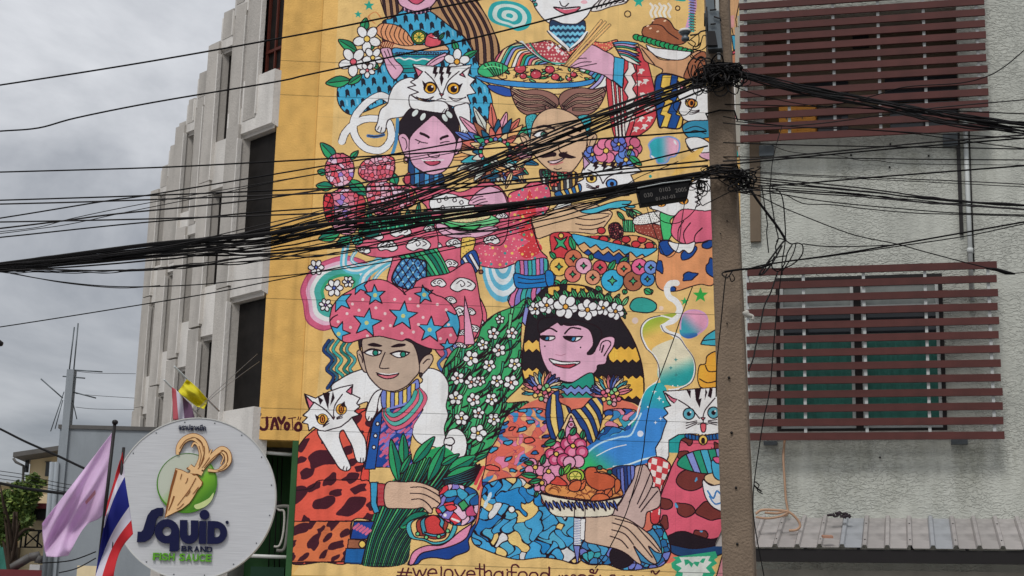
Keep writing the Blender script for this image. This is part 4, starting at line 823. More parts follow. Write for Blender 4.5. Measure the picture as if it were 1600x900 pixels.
def pol(pts, t, vs=None):
    n_ = len(pts); vs = vs or [i/(n_-1) for i in range(n_)]
    for i in range(n_-1):
        if t <= vs[i+1]+1e-9: k = (t-vs[i])/(vs[i+1]-vs[i]); return (pts[i][0]+(pts[i+1][0]-pts[i][0])*k, pts[i][1]+(pts[i+1][1]-pts[i][1])*k)
    return pts[-1]
def flag(side0, side1, Y, fold, parent, mats, zoom, vs=None, nu=36, nv=36, bow=None, name='cloth', edges=None, matf=None, ph=0):
    """cloth between two side lines (v along the sides, u across) with folds in depth"""
    zx, zy, zs = zoom; b = MB(); V = []
    for j in range(nv+1):
        v = j/nv
        for i in range(nu+1):
            u = i/nu; p = pol(side0, v, vs); q = pol(side1, v, vs); x = p[0]+(q[0]-p[0])*u; y = p[1]+(q[1]-p[1])*u
            if bow: dx, dy = bow(u, v); x += dx; y += dy
            V.append(at(zx+x/zs, zy+y/zs, Y+fold(u, v)))
    Fc = [(j*(nu+1)+i, j*(nu+1)+i+1, (j+1)*(nu+1)+i+1, (j+1)*(nu+1)+i) for j in range(nv) for i in range(nu)]
    b.add(V, Fc, True); o = b.build(name, mats, parent)
    if matf: o.data.polygons.foreach_set('material_index', [matf((k % nu+.5)/nu, (k//nu+.5)/nv) for k in range(nu*nv)])
    so_ = o.modifiers.new('thickness', 'SOLIDIFY'); so_.thickness = .004; return o
def fpole(p0, p1, Y, r, par, m='black', Y1=None): b = MB(); b.tube([at(*p0, Y), at(*p1, Y1 or Y)], r, 8); return b.build('pole', MT[m], par)
ZF = (0, 500, 2.25); YF = 18
fl = empty('lilac_flag', at(152, 905, YF), 'lilac flag drooping from a leaning black pole left of the round sign', 'flag'); fpole((179.5, 660), (152, 905), YF, .02, fl)
b = MB(); revolve(b, at(179.7, 660, YF), Vector((.1, 0, 1)), [(-.02, .028), (0, .036), (.02, .03), (.03, .01)]); b.build('finial', MT['black'], fl)
flag([(400,388),(388,470),(376,560),(360,688)], [(148,716),(150,760),(158,800),(166,830),(205,832),(246,826)], YF, lambda u, v: .16*math.sin(u*7+v*5)*u+.10*math.sin(v*14-u*6)*(u*.8+.1)+.05*math.sin(u*19+v*3)*u*(1-v), fl, [PNK, EMB], ZF,
     bow=lambda u, v: (6*math.sin(u*5)*v+34*math.sin(math.pi*u)*max(0, v-.5)*-.2, -14*math.sin(math.pi*u)*v*v*2.2+5*math.sin(u*9)*v), nu=60, nv=50, matf=lambda u, v: 1 if (abs(u-.30) < .09 and abs(v-.62) < .035) else 0)
ft = empty('national_flag', at(160, 905, YF-.3), 'red, white and blue striped flag drooping beside the lilac flag in front of the sign', 'flag'); fpole((193.4, 699), (172, 905), YF-.2, .018, ft)
stripe = lambda u, v: 0 if v < .167 or v > .833 else (1 if v < .333 or v > .667 else 2)
VS = [0, .167, .333, .667, .833, 1]
flag([(430,465),(434,505),(438,552),(455,655),(462,703),(468,752)], [(378,640),(371,690),(366,730),(334,905),(352,925),(396,925)], YF-.3, lambda u, v: .10*math.sin(v*9+u*3)*(.4+u*.3)+.07*math.sin(u*8+v*4), ft, [RED, WHT, BLU], ZF, vs=VS, bow=lambda u, v: (-16*math.sin(math.pi*u)*(v-.2), -10*math.sin(math.pi*u)*v+30*math.sin(math.pi*u)*(-.3)), nu=50, nv=48, matf=stripe)
ZS = (240, 560, 7.5); YS = 26
fy = empty('yellow_flag', at(341, 641, YS), 'small yellow flag on a slanting pole above the round sign', 'flag'); fpole((272.5, 572.5), (342, 642), YS, .016, fy, 'alu', YS+1.5)
flag([(388,246),(440,280),(520,352),(606,452),(636,486)], [(290,385),(330,432),(420,500),(500,560),(592,592)], YS-.05, lambda u, v: .10*math.sin(v*8+u*3)+.05*math.sin(u*11), fy, [YEL], ZS, nu=24, nv=30)
fs_ = empty('small_national_flag', at(312, 655, YS), 'small red, white and blue flag on a short pole touching the top of the sign', 'flag'); fpole((256.5, 593.5), (314, 652), YS, .016, fs_, 'alu', YS+1.2)
ROSE = cloth_mat('faded_rose_cloth', s2l(208,104,114)); PURP = cloth_mat('faded_purple_cloth', s2l(124,92,120))
flag([(216,336),(262,368),(335,440),(440,545)], [(226,720),(290,720),(358,720),(490,720)], YS-.08, lambda u, v: .05*math.sin(v*10+u*3), fs_, [ROSE, WHT, PURP], ZS, vs=[0, .26, .52, 1], nu=20, nv=30, matf=lambda u, v: 0 if v < .26 else (1 if v < .52 else 2))
# stay wires from the sign to the recess
cable([(305,643),(336,613),(372,580),(402,553)], .8, 'upper stay wire from the sign top to the dark recess by the ochre wall', Y=lambda x: 22+(x-305)/97*8, m='steel', name='stay_wire', cat='wire')
cable([(310,640),(345,610),(380,583),(405,565)], .8, 'lower stay wire from the sign top to the dark recess by the ochre wall', Y=lambda x: 22+(x-305)/97*8, m='steel', name='stay_wire', cat='wire')
# street cables at the lower left
cable([(0,670),(40,690),(90,712),(128,730),(170,748)], 3.2, 'black cable descending rightward in front of the cream and grey houses', Y=lambda x: 30-x*.02)
cable([(0,755),(40,763),(100,771),(140,773)], 4.0, 'thick black cable passing in front of the leafy tree', Y=lambda x: 30-x*.02)
for y_ in (738, 744, 750): cable([(0, y_-2), (40, y_+4), (80, y_+14), (112, y_+20)], 1.0, 'thin far wire crossing in front of the leafy tree', 'thin far wires by the tree', Y=lambda x: 38)
cable([(60,880),(110,876),(150,862)], 1.8, 'cable hanging low behind the lilac flag', Y=lambda x: 28)
cable([(92,895),(120,888),(150,872)], 1.8, 'lowest cable behind the lilac flag', Y=lambda x: 28)
for x0, y0, x1, y1 in ((120,580,212,584),(118,615,210,622),(118,636,210,640)): cable([(x0,y0),(x0+30,y0+3),(x1,y1)], .7, 'thin wire between the antenna mast and the concrete building', 'thin rooftop wires', Y=lambda x: 42)
b = MB(); b.tube([at(-12, 534, 12), at(-2, 536, 12), at(4, 538, 12)], [.03, .028, .016], 8); b.build('lamp_end', MT['black'], None, label='dark tip of a lamp entering at the left edge', cat='lamp')

# ------------------------------------------------------------------ the mural's paint: drawn shape by shape on a raster in wall metres
PPM = 165.0
CW, CH = int((CA1-CA0)*PPM), int((CZ1-CZ0)*PPM)
cv = np.zeros((CH, CW, 3), np.float32)          # row 0 at the top
prng = np.random.RandomState(5)
def _hom():
    src = [(400, 0), (1150, 0), (1150, 900), (400, 900)]; A = []; B = []
    for x, y in src:
        a_, z_ = MW.sz(x, y); U = (a_-CA0)*PPM; V = (CZ1-z_)*PPM
        A += [[x, y, 1, 0, 0, 0, -U*x, -U*y], [0, 0, 0, x, y, 1, -V*x, -V*y]]; B += [U, V]
    h = np.linalg.solve(np.array(A), np.array(B)); return np.append(h, 1).reshape(3, 3)
HM = _hom(); PX = PPM*31/F                       # canvas pixels per photograph pixel
ZT = [0, 0, 1.0]; CLIP = [None]
def Z(x0, y0, s): ZT[:] = [x0, y0, s]
def tr(p):
    p = np.array(p.split() if isinstance(p, str) else p, float).reshape(-1, 2)
    q = np.c_[p/ZT[2]+[ZT[0], ZT[1]], np.ones(len(p))] @ HM.T
    return q[:, :2]/q[:, 2:]
def spl(q, closed, sub=6):
    n_ = len(q)
    if n_ < 3: return q
    if closed: P = np.vstack([q[-1], q, q[0], q[1]])
    else: P = np.vstack([q[0], q, q[-1]])
    t = np.linspace(0, 1, sub, endpoint=False)[:, None]; out = []
    for i in range(len(P)-3):
        a_, b_, c_, d_ = P[i:i+4]
        out.append(.5*(2*b_+(c_-a_)*t+(2*a_-5*b_+4*c_-d_)*t*t+(3*b_-a_-3*c_+d_)*t**3))
    out = np.vstack(out)
    return out if closed else np.vstack([out, q[-1]])
def rast(q):
    x0, y0 = np.floor(q.min(0)).astype(int)-1; x1, y1 = np.ceil(q.max(0)).astype(int)+1
    X0, Y0, X1, Y1 = max(x0, 0), max(y0, 0), min(x1, CW), min(y1, CH)
    if X1 <= X0 or Y1 <= Y0: return None
    tog = np.zeros((Y1-Y0, X1-X0+1), np.int32); r = np.roll(q, -1, 0)
    for (ax, ay), (bx, by) in zip(q, r):
        if ay == by: continue
        if ay > by: ax, ay, bx, by = bx, by, ax, ay
        ra = max(int(math.ceil(ay-.5)), Y0); rb_ = min(int(math.ceil(by-.5)), Y1)
        if rb_ <= ra: continue
        rows = np.arange(ra, rb_); xs = ax+(rows+.5-ay)*(bx-ax)/(by-ay)
        ix = np.clip(np.ceil(xs-.5).astype(int)-X0, 0, X1-X0); np.add.at(tog, (rows-Y0, ix), 1)
    return X0, Y0, X1, Y1, (np.cumsum(tog, 1)[:, :-1] & 1).astype(bool)
def put(m, col):
    if m is None: return
    X0, Y0, X1, Y1, k = m
    if CLIP[0] is not None: k = k & CLIP[0][Y0:Y1, X0:X1]
    if callable(col): col(X0, Y0, X1, Y1, k)
    else: cv[Y0:Y1, X0:X1][k] = np.array(col, np.float32)/255
def strokeq(col, q, w):
    w = max(w*PX, 1.6); seg = np.diff(q, axis=0); L = np.hypot(seg[:, 0], seg[:, 1]); c = np.r_[0, np.cumsum(L)]
    if c[-1] <= 0: return
    t = np.arange(0, c[-1]+.6, max(.6, w*.22)); P = np.c_[np.interp(t, c, q[:, 0]), np.interp(t, c, q[:, 1])]
    r = w/2; n_ = int(math.ceil(r)); oy, ox = np.mgrid[-n_:n_+1, -n_:n_+1]
    ok = (ox**2+oy**2) <= r*r+.3; ox = ox[ok]; oy = oy[ok]
    ix = (np.floor(P[:, 0])[:, None].astype(int)+ox).ravel(); iy = (np.floor(P[:, 1])[:, None].astype(int)+oy).ravel()
    k = (ix >= 0) & (ix < CW) & (iy >= 0) & (iy < CH); ix = ix[k]; iy = iy[k]
    if CLIP[0] is not None: k = CLIP[0][iy, ix]; ix = ix[k]; iy = iy[k]
    cv[iy, ix] = np.array(col, np.float32)/255
LW = 1.7
def f(col, p, sm=1, o=1, oc=None, w=None):
    """filled closed shape, smooth by default, outlined by default; returns its mask for clip()"""
    q = tr(p); q = spl(q, True) if sm else q; m = rast(q); put(m, col)
    if o: strokeq(oc or K, np.vstack([q, q[:1]]), w or LW)
    return m, q
def s(col, p, w=LW, sm=1):
    q = tr(p); strokeq(col, spl(q, False) if sm else q, w)
def el(col, x, y, rx, ry=None, a_=0, o=1, n_=20, w=None):
    ry = ry or rx; t = np.linspace(0, 2*np.pi, n_, endpoint=False); ca, sa = math.cos(RAD(a_)), math.sin(RAD(a_))
    X = rx*np.cos(t); Y = ry*np.sin(t); return f(col, np.c_[x+X*ca-Y*sa, y+X*sa+Y*ca].ravel(), 0, o, w=w)
class clip:
    def __init__(s_, m): s_.m = m[0] if len(m) == 2 else m
    def __enter__(s_):
        s_.old = CLIP[0]; c = np.zeros((CH, CW), bool)
        if s_.m is not None: X0, Y0, X1, Y1, k = s_.m; c[Y0:Y1, X0:X1] = k
        if s_.old is not None: c &= s_.old
        CLIP[0] = c; return s_
    def __exit__(s_, *a): CLIP[0] = s_.old
def reoutline(m, w=None, oc=None): q = m[1]; strokeq(oc or K, np.vstack([q, q[:1]]), w or LW)
def leaf(x0, y0, x1, y1, wd, c1, c2=None, rib=1, bend=0, o=1):
    d = np.array([x1-x0, y1-y0], float); L = np.hypot(*d); d /= L; nn_ = np.array([-d[1], d[0]])
    P = lambda t, h: np.array([x0, y0])+d*L*t+nn_*(h*wd+bend*math.sin(math.pi*t)*L)
    up = [P(0,0), P(.2,.36), P(.45,.5), P(.75,.34), P(1,0)]; dn = [P(.75,-.34), P(.45,-.5), P(.2,-.36)]
    q = np.array(up+dn).ravel(); f(c1, q, 1, 0)
    if c2: f(c2, np.array(up+[P(.75,0), P(.45,0), P(.2,0)]).ravel(), 1, 0)
    if o: f_ = spl(tr(q), True); strokeq(K, np.vstack([f_, f_[:1]]), LW)
    if rib: s(K, np.array([P(0,0), P(.3,0), P(.6,0), P(.88,0)]).ravel(), 1.1)
def flower(x, y, r, n_=5, c=None, cc=None, a0=0, o=1, pw=.52):
    c = c or Wt; cc = cc or (226, 172, 70)
    for i in range(n_):
        t = RAD(a0)+2*math.pi*i/n_; el(c, x+math.cos(t)*r*.58, y+math.sin(t)*r*.58, r*.44, r*pw*.62, math.degrees(t), o)
    el(cc, x, y, r*.22, o=o)
def star(x, y, r, c, a0=-90, k=.42, o=1, n_=5):
    p = []
    for i in range(2*n_):
        t = RAD(a0)+math.pi*i/n_; R_ = r if i % 2 == 0 else r*k; p += [x+R_*math.cos(t), y+R_*math.sin(t)]
    return f(c, p, 0, o)
def stripes(m, cols, x0, y0, x1, y1, n_, w, bend=0, o=1):
    """n_ parallel bands drawn across a mask, between the points (x0,y0) and (x1,y1); each band runs along (bx,by)"""
    pass
def bands(m, cols, pts_a, pts_b, n_, o=1, wav=0):
    """ribbons between polylines a and b (same length): the mask is striped in n_ ribbons"""
    A = np.array(pts_a.split() if isinstance(pts_a, str) else pts_a, float).reshape(-1, 2); B = np.array(pts_b.split() if isinstance(pts_b, str) else pts_b, float).reshape(-1, 2)
    with clip(m):
        for i in range(n_):
            p = A+(B-A)*i/n_; q = A+(B-A)*(i+1)/n_
            f(cols[i % len(cols)], np.vstack([p, q[::-1]]).ravel(), 0, 0)
        if o:
            for i in range(1, n_):
                p = A+(B-A)*i/n_; s(K, p.ravel(), 1.3)
    reoutline(m)
def cells(m, cols, size, jit=.9, border=1.6, warp=0, seed=0, bc=None, merge=False):
    """irregular cells filled from a palette with dark joints, inside a mask"""
    if m[0] is None: return
    X0, Y0, X1, Y1, k = m[0]; r = np.random.RandomState(seed); sz = size*PX; 
    gx = np.arange(X0-sz*2, X1+sz*2, sz); gy = np.arange(Y0-sz*2, Y1+sz*2, sz)
    GX, GY = np.meshgrid(gx, gy); GX = GX+r.uniform(-.5, .5, GX.shape)*sz*jit; GY = GY+r.uniform(-.5, .5, GY.shape)*sz*jit
    ci = r.randint(0, len(cols), GX.shape); yy, xx = np.mgrid[Y0:Y1, X0:X1].astype(np.float32)
    if warp:
        xx0 = xx.copy(); xx = xx+warp*sz*np.sin(yy/sz*1.9+1)+.5*warp*sz*np.sin(yy/sz*4.1+xx0/sz); yy = yy+warp*sz*np.sin(xx0/sz*1.6+2)+.4*warp*sz*np.sin(xx0/sz*3.7)
    bi = np.clip(((xx-gx[0])/sz).round().astype(int), 2, len(gx)-3); bj = np.clip(((yy-gy[0])/sz).round().astype(int), 2, len(gy)-3)
    d1_ = np.full(xx.shape, 1e9, np.float32); d2_ = d1_.copy(); id_ = np.zeros(xx.shape, int); id2 = id_.copy()
    for dj in (-2, -1, 0, 1, 2):
        for di in (-2, -1, 0, 1, 2):
            d_ = np.hypot(xx-GX[bj+dj, bi+di], yy-GY[bj+dj, bi+di]); c_ = ci[bj+dj, bi+di]; nb = d_ < d1_
            id2 = np.where(nb, id_, np.where(d_ < d2_, c_, id2)); d2_ = np.where(nb, d1_, np.minimum(d2_, d_)); id_ = np.where(nb, c_, id_); d1_ = np.where(nb, d_, d1_)
    if CLIP[0] is not None: k = k & CLIP[0][Y0:Y1, X0:X1]
    pal = np.array(cols, np.float32)/255; img = pal[id_]; edge = ((d2_-d1_) < border*PX*.9) & ((id_ != id2) | (not merge))
    img[edge] = np.array(bc or K, np.float32)/255; cv[Y0:Y1, X0:X1][k] = img[k]; reoutline(m)
def blobs(m, col, n_, r0, r1, seed=0, o=1, oc=None, ang=None, asp=.6, sp=1.12):
    """rounded irregular spots scattered in a mask (leopard, clouds), in current zoom units"""
    if m[0] is None: return
    r = np.random.RandomState(seed); X0, Y0, X1, Y1, k = m[0]; done = []; sc = PX/ZT[2]*1.0
    with clip(m):
        tries = 0
        while len(done) < n_ and tries < n_*30:
            tries += 1; x = r.uniform(X0, X1); y = r.uniform(Y0, Y1); R_ = r.uniform(r0, r1)*sc
            if not k[min(int(y)-Y0, k.shape[0]-1), min(int(x)-X0, k.shape[1]-1)]: continue
            if any(math.hypot(x-a_, y-b_) < (R_+c_)*sp for a_, b_, c_ in done): continue
            done.append((x, y, R_)); t = np.linspace(0, 2*np.pi, 9, endpoint=False)+r.uniform(0, 6); th = r.uniform(0, math.pi) if ang is None else RAD(ang+r.uniform(-20, 20))
            rr_ = R_*r.uniform(.65, 1.25, 9); px_ = rr_*np.cos(t); py_ = rr_*np.sin(t)*asp
            q = spl(np.c_[x+px_*math.cos(th)-py_*math.sin(th), y+px_*math.sin(th)+py_*math.cos(th)], True)
            put(rast(q), col if isinstance(col, tuple) else col[len(done) % len(col)])
            if o: strokeq(oc or K, np.vstack([q, q[:1]]), LW)
    reoutline(m)
def dots(m, col, step, r_, seed=0, jit=.3):
    r = np.random.RandomState(seed)
    if m[0] is None: return
    X0, Y0, X1, Y1, k = m[0]; st = step*PX/ZT[2]; R_ = r_*PX/ZT[2]
    with clip(m):
        j = 0
        for y in np.arange(Y0, Y1, st):
            j += 1
            for x in np.arange(X0+(j % 2)*st/2, X1, st):
                cx, cy = x+r.uniform(-jit, jit)*st, y+r.uniform(-jit, jit)*st; t = np.linspace(0, 2*np.pi, 9)[:-1]
                put(rast(np.c_[cx+R_*np.cos(t), cy+R_*np.sin(t)]), col if isinstance(col, tuple) else col[r.randint(len(col))])
def grad(c0, c1, p0, p1):
    """colour ramp between two points in zoom units (spray-painted blends)"""
    a_, b_ = tr([*p0, *p1]); d_ = b_-a_; L2 = float(d_@d_)
    def fn(X0, Y0, X1, Y1, k):
        yy, xx = np.mgrid[Y0:Y1, X0:X1]; t = np.clip(((xx-a_[0])*d_[0]+(yy-a_[1])*d_[1])/L2, 0, 1)[..., None]
        t = t*t*(3-2*t); img = (np.array(c0)*(1-t)+np.array(c1)*t)/255; cv[Y0:Y1, X0:X1][k] = img[k]
    return fn
def cloud(x, y, r, flip=1):
    f(Wt, [x-r*flip, y+r*.25, x-r*.8*flip, y-r*.2, x-r*.3*flip, y-r*.55, x+r*.25*flip, y-r*.5, x+r*.7*flip, y-r*.3, x+r*flip, y+r*.05, x+r*.7*flip, y+r*.45, x+r*.1*flip, y+r*.35, x-r*.45*flip, y+r*.55])
    s(K, [x-r*.5*flip, y-r*.1, x-r*.15*flip, y-r*.35, x+r*.15*flip, y-r*.05, x-r*.1*flip, y+r*.15, x-r*.2*flip, y-r*.05], 1.2); s(K, [x+r*.35*flip, y-r*.25, x+r*.65*flip, y-r*.05, x+r*.35*flip, y+r*.15], 1.2)
def hair(cols, roots, tips, w0):
    pass
def sweep(col, pts, w0, w1, o=1):
    """tapered ribbon along a smooth path (zoom units)"""
    q = spl(tr(pts), False); n_ = len(q); t = np.gradient(q, axis=0); t /= np.hypot(t[:, 0], t[:, 1])[:, None]+1e-6
    nn_ = np.c_[-t[:, 1], t[:, 0]]; w = (np.linspace(w0, w1, n_)*PX/ZT[2]/2)[:, None]
    p = np.vstack([q+nn_*w, (q-nn_*w)[::-1]]); m = rast(p); put(m, col)
    if o: strokeq(K, np.vstack([p, p[:1]]), 1.4)
    return m, p
K = (34, 16, 24); Wt = (222, 221, 220); BG = (214, 179, 116); PK = (211, 163, 184); TAN = (203, 170, 138); GYT = (168, 150, 134)
CY = (66, 158, 194); LC = (110, 180, 206); TL = (38, 150, 146); GR = (46, 150, 96); LG = (110, 190, 130); DG = (22, 98, 84); RD = (192, 62, 70); CO = (222, 92, 78)
MR = (66, 26, 40); PC = (206, 98, 120); NV = (28, 62, 132); LV = (134, 138, 198); OR = (224, 152, 62); YE = (222, 184, 92); BRN = (150, 92, 66); SK2 = (178, 120, 88)
# ground coat: a darker ochre on the corner wall, a lighter one on the mural wall
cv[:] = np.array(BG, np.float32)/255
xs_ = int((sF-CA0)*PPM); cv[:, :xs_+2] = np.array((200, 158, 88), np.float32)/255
def vline(a_): pass
Z(0, 0, 1)
f((212, 170, 100), '508 -30 530 -30 505 520 484 720 470 880 450 910 450 690 468 690', 0, 0)     # older coat showing at the left margin

# ---- top left woman: striped hair, blue ikat coat
Z(480, 0, 3.75)
star(362, 32, 33, (40,150,130), o=0); star(298, 84, 24, (40,150,130), o=0)
m = f((170,132,96), '720 70 760 0 800 -60 940 -60 1040 80 1090 180 1122 260 1125 330 1100 385 1010 375 985 330 960 265 900 195 830 150')
with clip(m):
    for i in range(9): x = 790+i*34; sweep((58,42,44), [x-40, -40, x+5+i*6, 60, x+60+i*6, 160, x+75+i*9, 260, x+80+i*9, 420], 13, 17)
reoutline(m)
m = f((170,132,96), '425 -60 540 -40 560 40 520 90 475 112 448 60')
with clip(m):
    for x in (450, 490, 525): sweep((58,42,44), [x-10, -40, x, 20, x+10, 120], 14, 14)
m = f(CY, '440 130 500 105 560 60 640 50 720 66 830 150 920 220 975 310 1010 400 1015 470 1060 510 1085 600 1075 660 1040 720 960 760 860 660 600 560 470 600 300 668 235 665 190 620 175 560 190 500 300 440 430 390 440 250')
with clip(m):
    r_ = np.random.RandomState(2)
    for j in range(13):
        for i in range(16):
            x = 160+i*62+(j % 2)*31; y = 60+j*58-(i*6); h = 58; w_ = 24
            f((30,34,46), [x, y+12, x+w_*.5, y+2, x+w_, y+14, x+w_+5, y+h-10, x+w_*.6, y+h-20, x+4, y+h], 0, 0)
            if j % 3 == 0: f(LC, [x+34, y, x+46, y+6, x+50, y+40, x+38, y+34], 0, 0)
reoutline(m)
f(PK, '530 -40 532 0 548 32 600 58 640 64 700 54 740 24 757 -10 757 -60'); f((190,80,104), '588 -8 615 18 650 24 690 -6 690 -30 590 -30')
m = f((56,40,70), '562 40 600 60 650 64 722 42 715 66 640 82 568 62', 1, 1)
with clip(m):
    for x in range(570, 730, 24): s(PK, [x, 40, x+2, 84], 1.8)
# plate of prawn
f((214,166,126), '430 250 500 240 600 262 700 262 800 262 822 296 700 300 500 286 440 276')
m = f((212,146,104), '398 176 430 140 470 138 530 150 580 184 612 232 620 264 560 266 500 250 440 226 410 200')
with clip(m):
    for i in range(7): x = 450+i*26; s(K, [x, 140+i*4, x-18, 190+i*6, x+14, 262], 1.2)
for i in range(7): s((126,52,40), [430+i*14, 236+i*3, 424+i*13, 262, 408+i*14, 292], 1.5)
for r1 in (30, 44): s((200,130,80), [400, 140, 370-r1*.3, 100, 400, 70, 420+r1*.4, 110], 1.0)
el((40,120,60), 655, 218, 45, 42); el((222,188,80), 655, 218, 34, 32)
for i in range(8): t = math.pi*i/4; s((40,90,50), [655, 218, 655+33*math.cos(t), 218+31*math.sin(t)], 1.2)
f((206,84,96), '690 250 700 210 730 194 752 214 782 230 778 262 730 274 696 268'); s(K, '712 214 740 224 768 226', 1.2); s(Wt, '742 218 758 222', 1.6)
leaf(770, 235, 805, 190, 22, (40,120,80)); leaf(735, 205, 770, 180, 14, (40,120,80))
m = f(TL, '500 284 600 292 720 300 832 296 800 345 740 372 690 398 560 408 515 360')
with clip(m):
    f((74,150,196), '490 270 840 290 815 322 500 316', 0)
    for i in range(15): x = 520+i*20; s(K, [x, 322, x, 308, x+11, 308, x+11, 322], 1.3, 0)
    s((30,84,130), '500 326 660 334 820 326', 2.2); s(Wt, '505 346 540 338 570 350 600 342 640 354 680 344 720 352 760 342', 2.4)
reoutline(m); f((30,126,128), '560 404 680 398 650 420 568 426')
f(PK, '430 292 455 280 488 284 500 320 520 356 552 384 560 416 512 466 470 412 450 350'); s(K, '452 300 476 350 520 404', 1.2); s(K, '470 288 490 340', 1.2)
f(PK, '690 388 726 352 780 322 815 312 806 344 770 372 720 392'); s(K, '715 378 760 346 800 330', 1.2)
# white blossoms at left
for a_ in ((330,185,345,104,52), (290,300,182,232,58), (250,470,108,488,66), (330,300,410,240,46), (320,440,240,494,44), (420,400,350,350,40)): leaf(*a_, GR, (34,120,84))
for x, y, r_, c_ in ((350,228,82,YE), (270,362,86,(210,90,104)), (384,338,62,YE), (352,412,46,(210,110,120))): flower(x, y, r_, 5, Wt, c_, 20)
leaf(880, 300, 856, 236, 36, GR); leaf(905, 345, 998, 296, 40, GR, (34,120,84)); flower(877, 362, 76, 5, Wt, (222,160,60), -15)
# white cat lying over the girl's head
s(K, '500 600 440 560 380 580 320 630 275 700 278 790 340 865 430 880 484 830 492 770 468 710 400 695 330 700 270 730 222 780 202 832', 13.6)
s(Wt, '500 600 440 560 380 580 320 630 275 700 278 790 340 865 430 880 484 830 492 770 468 710 400 695 330 700 270 730 222 780 202 832', 11.2)
for q_ in ('355 795 400 800 450 790', ): s((70,110,160), q_, 5); s(K, q_, 1)
f(Wt, '620 458 560 464 510 500 482 556 470 606 428 646 412 716 398 756 424 778 456 770 476 702 560 684 610 650 640 620 650 520')
s(K, '412 760 422 740', 1.2); s(K, '430 772 436 748', 1.2)
f((36,28,36), '600 640 560 690 528 740 545 790 600 826 620 800 680 740 742 684 800 738 846 786 880 834 888 760 880 690 845 630 780 600 680 600', 1)
s((70,130,170), '530 700 526 760 520 830 500 900', 5)
cat1 = '618 376 700 384 780 392 868 390 962 378 942 440 984 464 955 498 988 546 936 556 958 608 898 612 896 642 838 618 780 592 700 584 636 572 606 556 652 540 588 512 636 500 604 480 648 456'
m = f(Wt, cat1, 0); f((205,110,130), '628 392 676 420 650 452', 0, 1); f((205,110,130), '950 394 908 424 926 452 892 438', 0, 1)
for x in (742, 778, 820): f(K, [x, 392, x+22, 394, x+14, 420, x+26, 424, x+2, 462, x+8, 434, x-8, 430], 0, 0)
f(K, '784 424 800 460 786 506 776 460', 0, 0)
s(K, '690 420 740 470 772 530 786 560', 1.5); s(K, '890 418 830 470 806 520 790 560', 1.5)
for ex, ey in ((720, 514), (857, 518)): el(K, ex, ey, 40, 36, 0, 0); el((220,160,50), ex, ey+2, 32, 29, 0, 0); el(K, ex+2, ey+4, 20, 20, 0, 0); el(Wt, ex+12, ey-6, 6, 6, 0, 0)
f(K, '672 470 702 496 690 524 680 500', 0, 0); f(K, '912 486 884 500 886 540 900 512', 0, 0)
f((190,90,100), '775 548 800 550 787 564', 0); s(K, '787 564 786 576 760 584', 1.2); s(K, '787 576 812 584', 1.2)
for d_ in (0, 12): s(K, [640, 572-d_*.4, 700, 580+d_, 740, 566], .9); s(K, [930, 572-d_*.4, 870, 580+d_, 830, 568], .9)
f(Wt, '604 556 596 590 612 634 680 648 760 660 808 662 830 642 816 604 770 590 700 596 640 578'); s(K, '790 660 806 640', 1.2); s(K, '806 656 822 636', 1.2)
f(Wt, '858 634 900 612 946 610 956 690 950 770 926 796 902 784 892 726'); s(K, '908 786 914 762', 1.2); s(K, '926 792 932 766', 1.2)
for x, y, a_ in ((632,662,-50), (678,684,-60), (806,690,60), (832,672,50)): el((206,214,210), x, y, 27, 17, a_)
# ---- second woman at the top, with braids, embroidered cape and a plate of salad
Z(740, 0, 3.75)
for i, c_ in enumerate(((46,158,160), (196,212,205), (46,158,160), (196,212,205), (46,158,160))):
    k_ = 1-i*.21; f(c_, np.array([[210+(x-210)*k_, 92+(y-92)*k_] for x, y in ((84,70),(110,20),(180,4),(262,18),(318,54),(340,104),(322,158),(262,182),(200,160),(130,140),(92,112))]).ravel(), 1, 0)
f((214,210,206), '735 0 700 40 690 66 740 62 800 40 890 18 898 -10 880 -40 780 -40'); 
for i in range(7): s(K, [720+i*26, 52-i*7, 740+i*26, 10, 760+i*26, -10], 1.3)
f(Wt, '340 -40 350 20 372 64 430 128 520 156 600 142 662 96 696 40 735 0 735 -40')
f((206,96,116), '468 42 530 46 622 40 600 66 560 80 520 76'); s(Wt, '486 46 540 54 604 46', 1.6); s(K, '468 42 530 50 622 40', 1.4); s(K, '504 8 515 32 535 38 556 20', 1.4); el((220,170,178), 647, 12, 20, 11, 0, 0)
for x, y in ((355, 0), (362, 26)): el(TL, x, y, 10)
# cape
m = f((206,96,84), '246 236 300 262 370 248 440 236 500 268 560 300 612 262 652 236 760 250 838 232 830 262 780 300 700 330 610 330 560 380 480 374 420 352 340 300'); dots(m, (224,180,120), 18, 5)
m = f((176,70,80), '300 262 370 250 440 246 560 320 552 366 470 372 400 344 340 300'); dots(m, (226,190,180), 22, 6)
for x, y in ((460,262),(485,280),(508,268),(496,300),(520,312),(440,282)): star(x, y, 14, Wt, 0, .55, 0, 4)
s((200,206,204), '280 252 320 298 380 342 440 372 500 378', 8); s((60,150,130), '330 258 380 322 450 366 540 372', 2.6); s(K, '262 250 316 316 370 352 440 384 500 388', 1.4); s(K, '330 250 384 318 450 360', 1.2)
m = f((38,58,86), '452 118 520 138 600 140 650 122 650 200 604 250 556 284 500 240 450 196')
with clip(m):
    for y in (160, 196, 230, 262): s(LC, sum([[440+i*14, y+(8 if i % 2 else -5)] for i in range(17)], []), 4, 0)
reoutline(m); s(Wt, '438 186 480 220 540 272 556 292', 5); s(Wt, '662 190 620 240 572 284', 5); s(K, '430 182 470 226 545 290', 1.3); s(K, '668 190 630 244 560 294', 1.3)
m = f(Wt, '126 362 150 310 210 268 272 250 330 300 400 352 480 386 300 392 200 396')
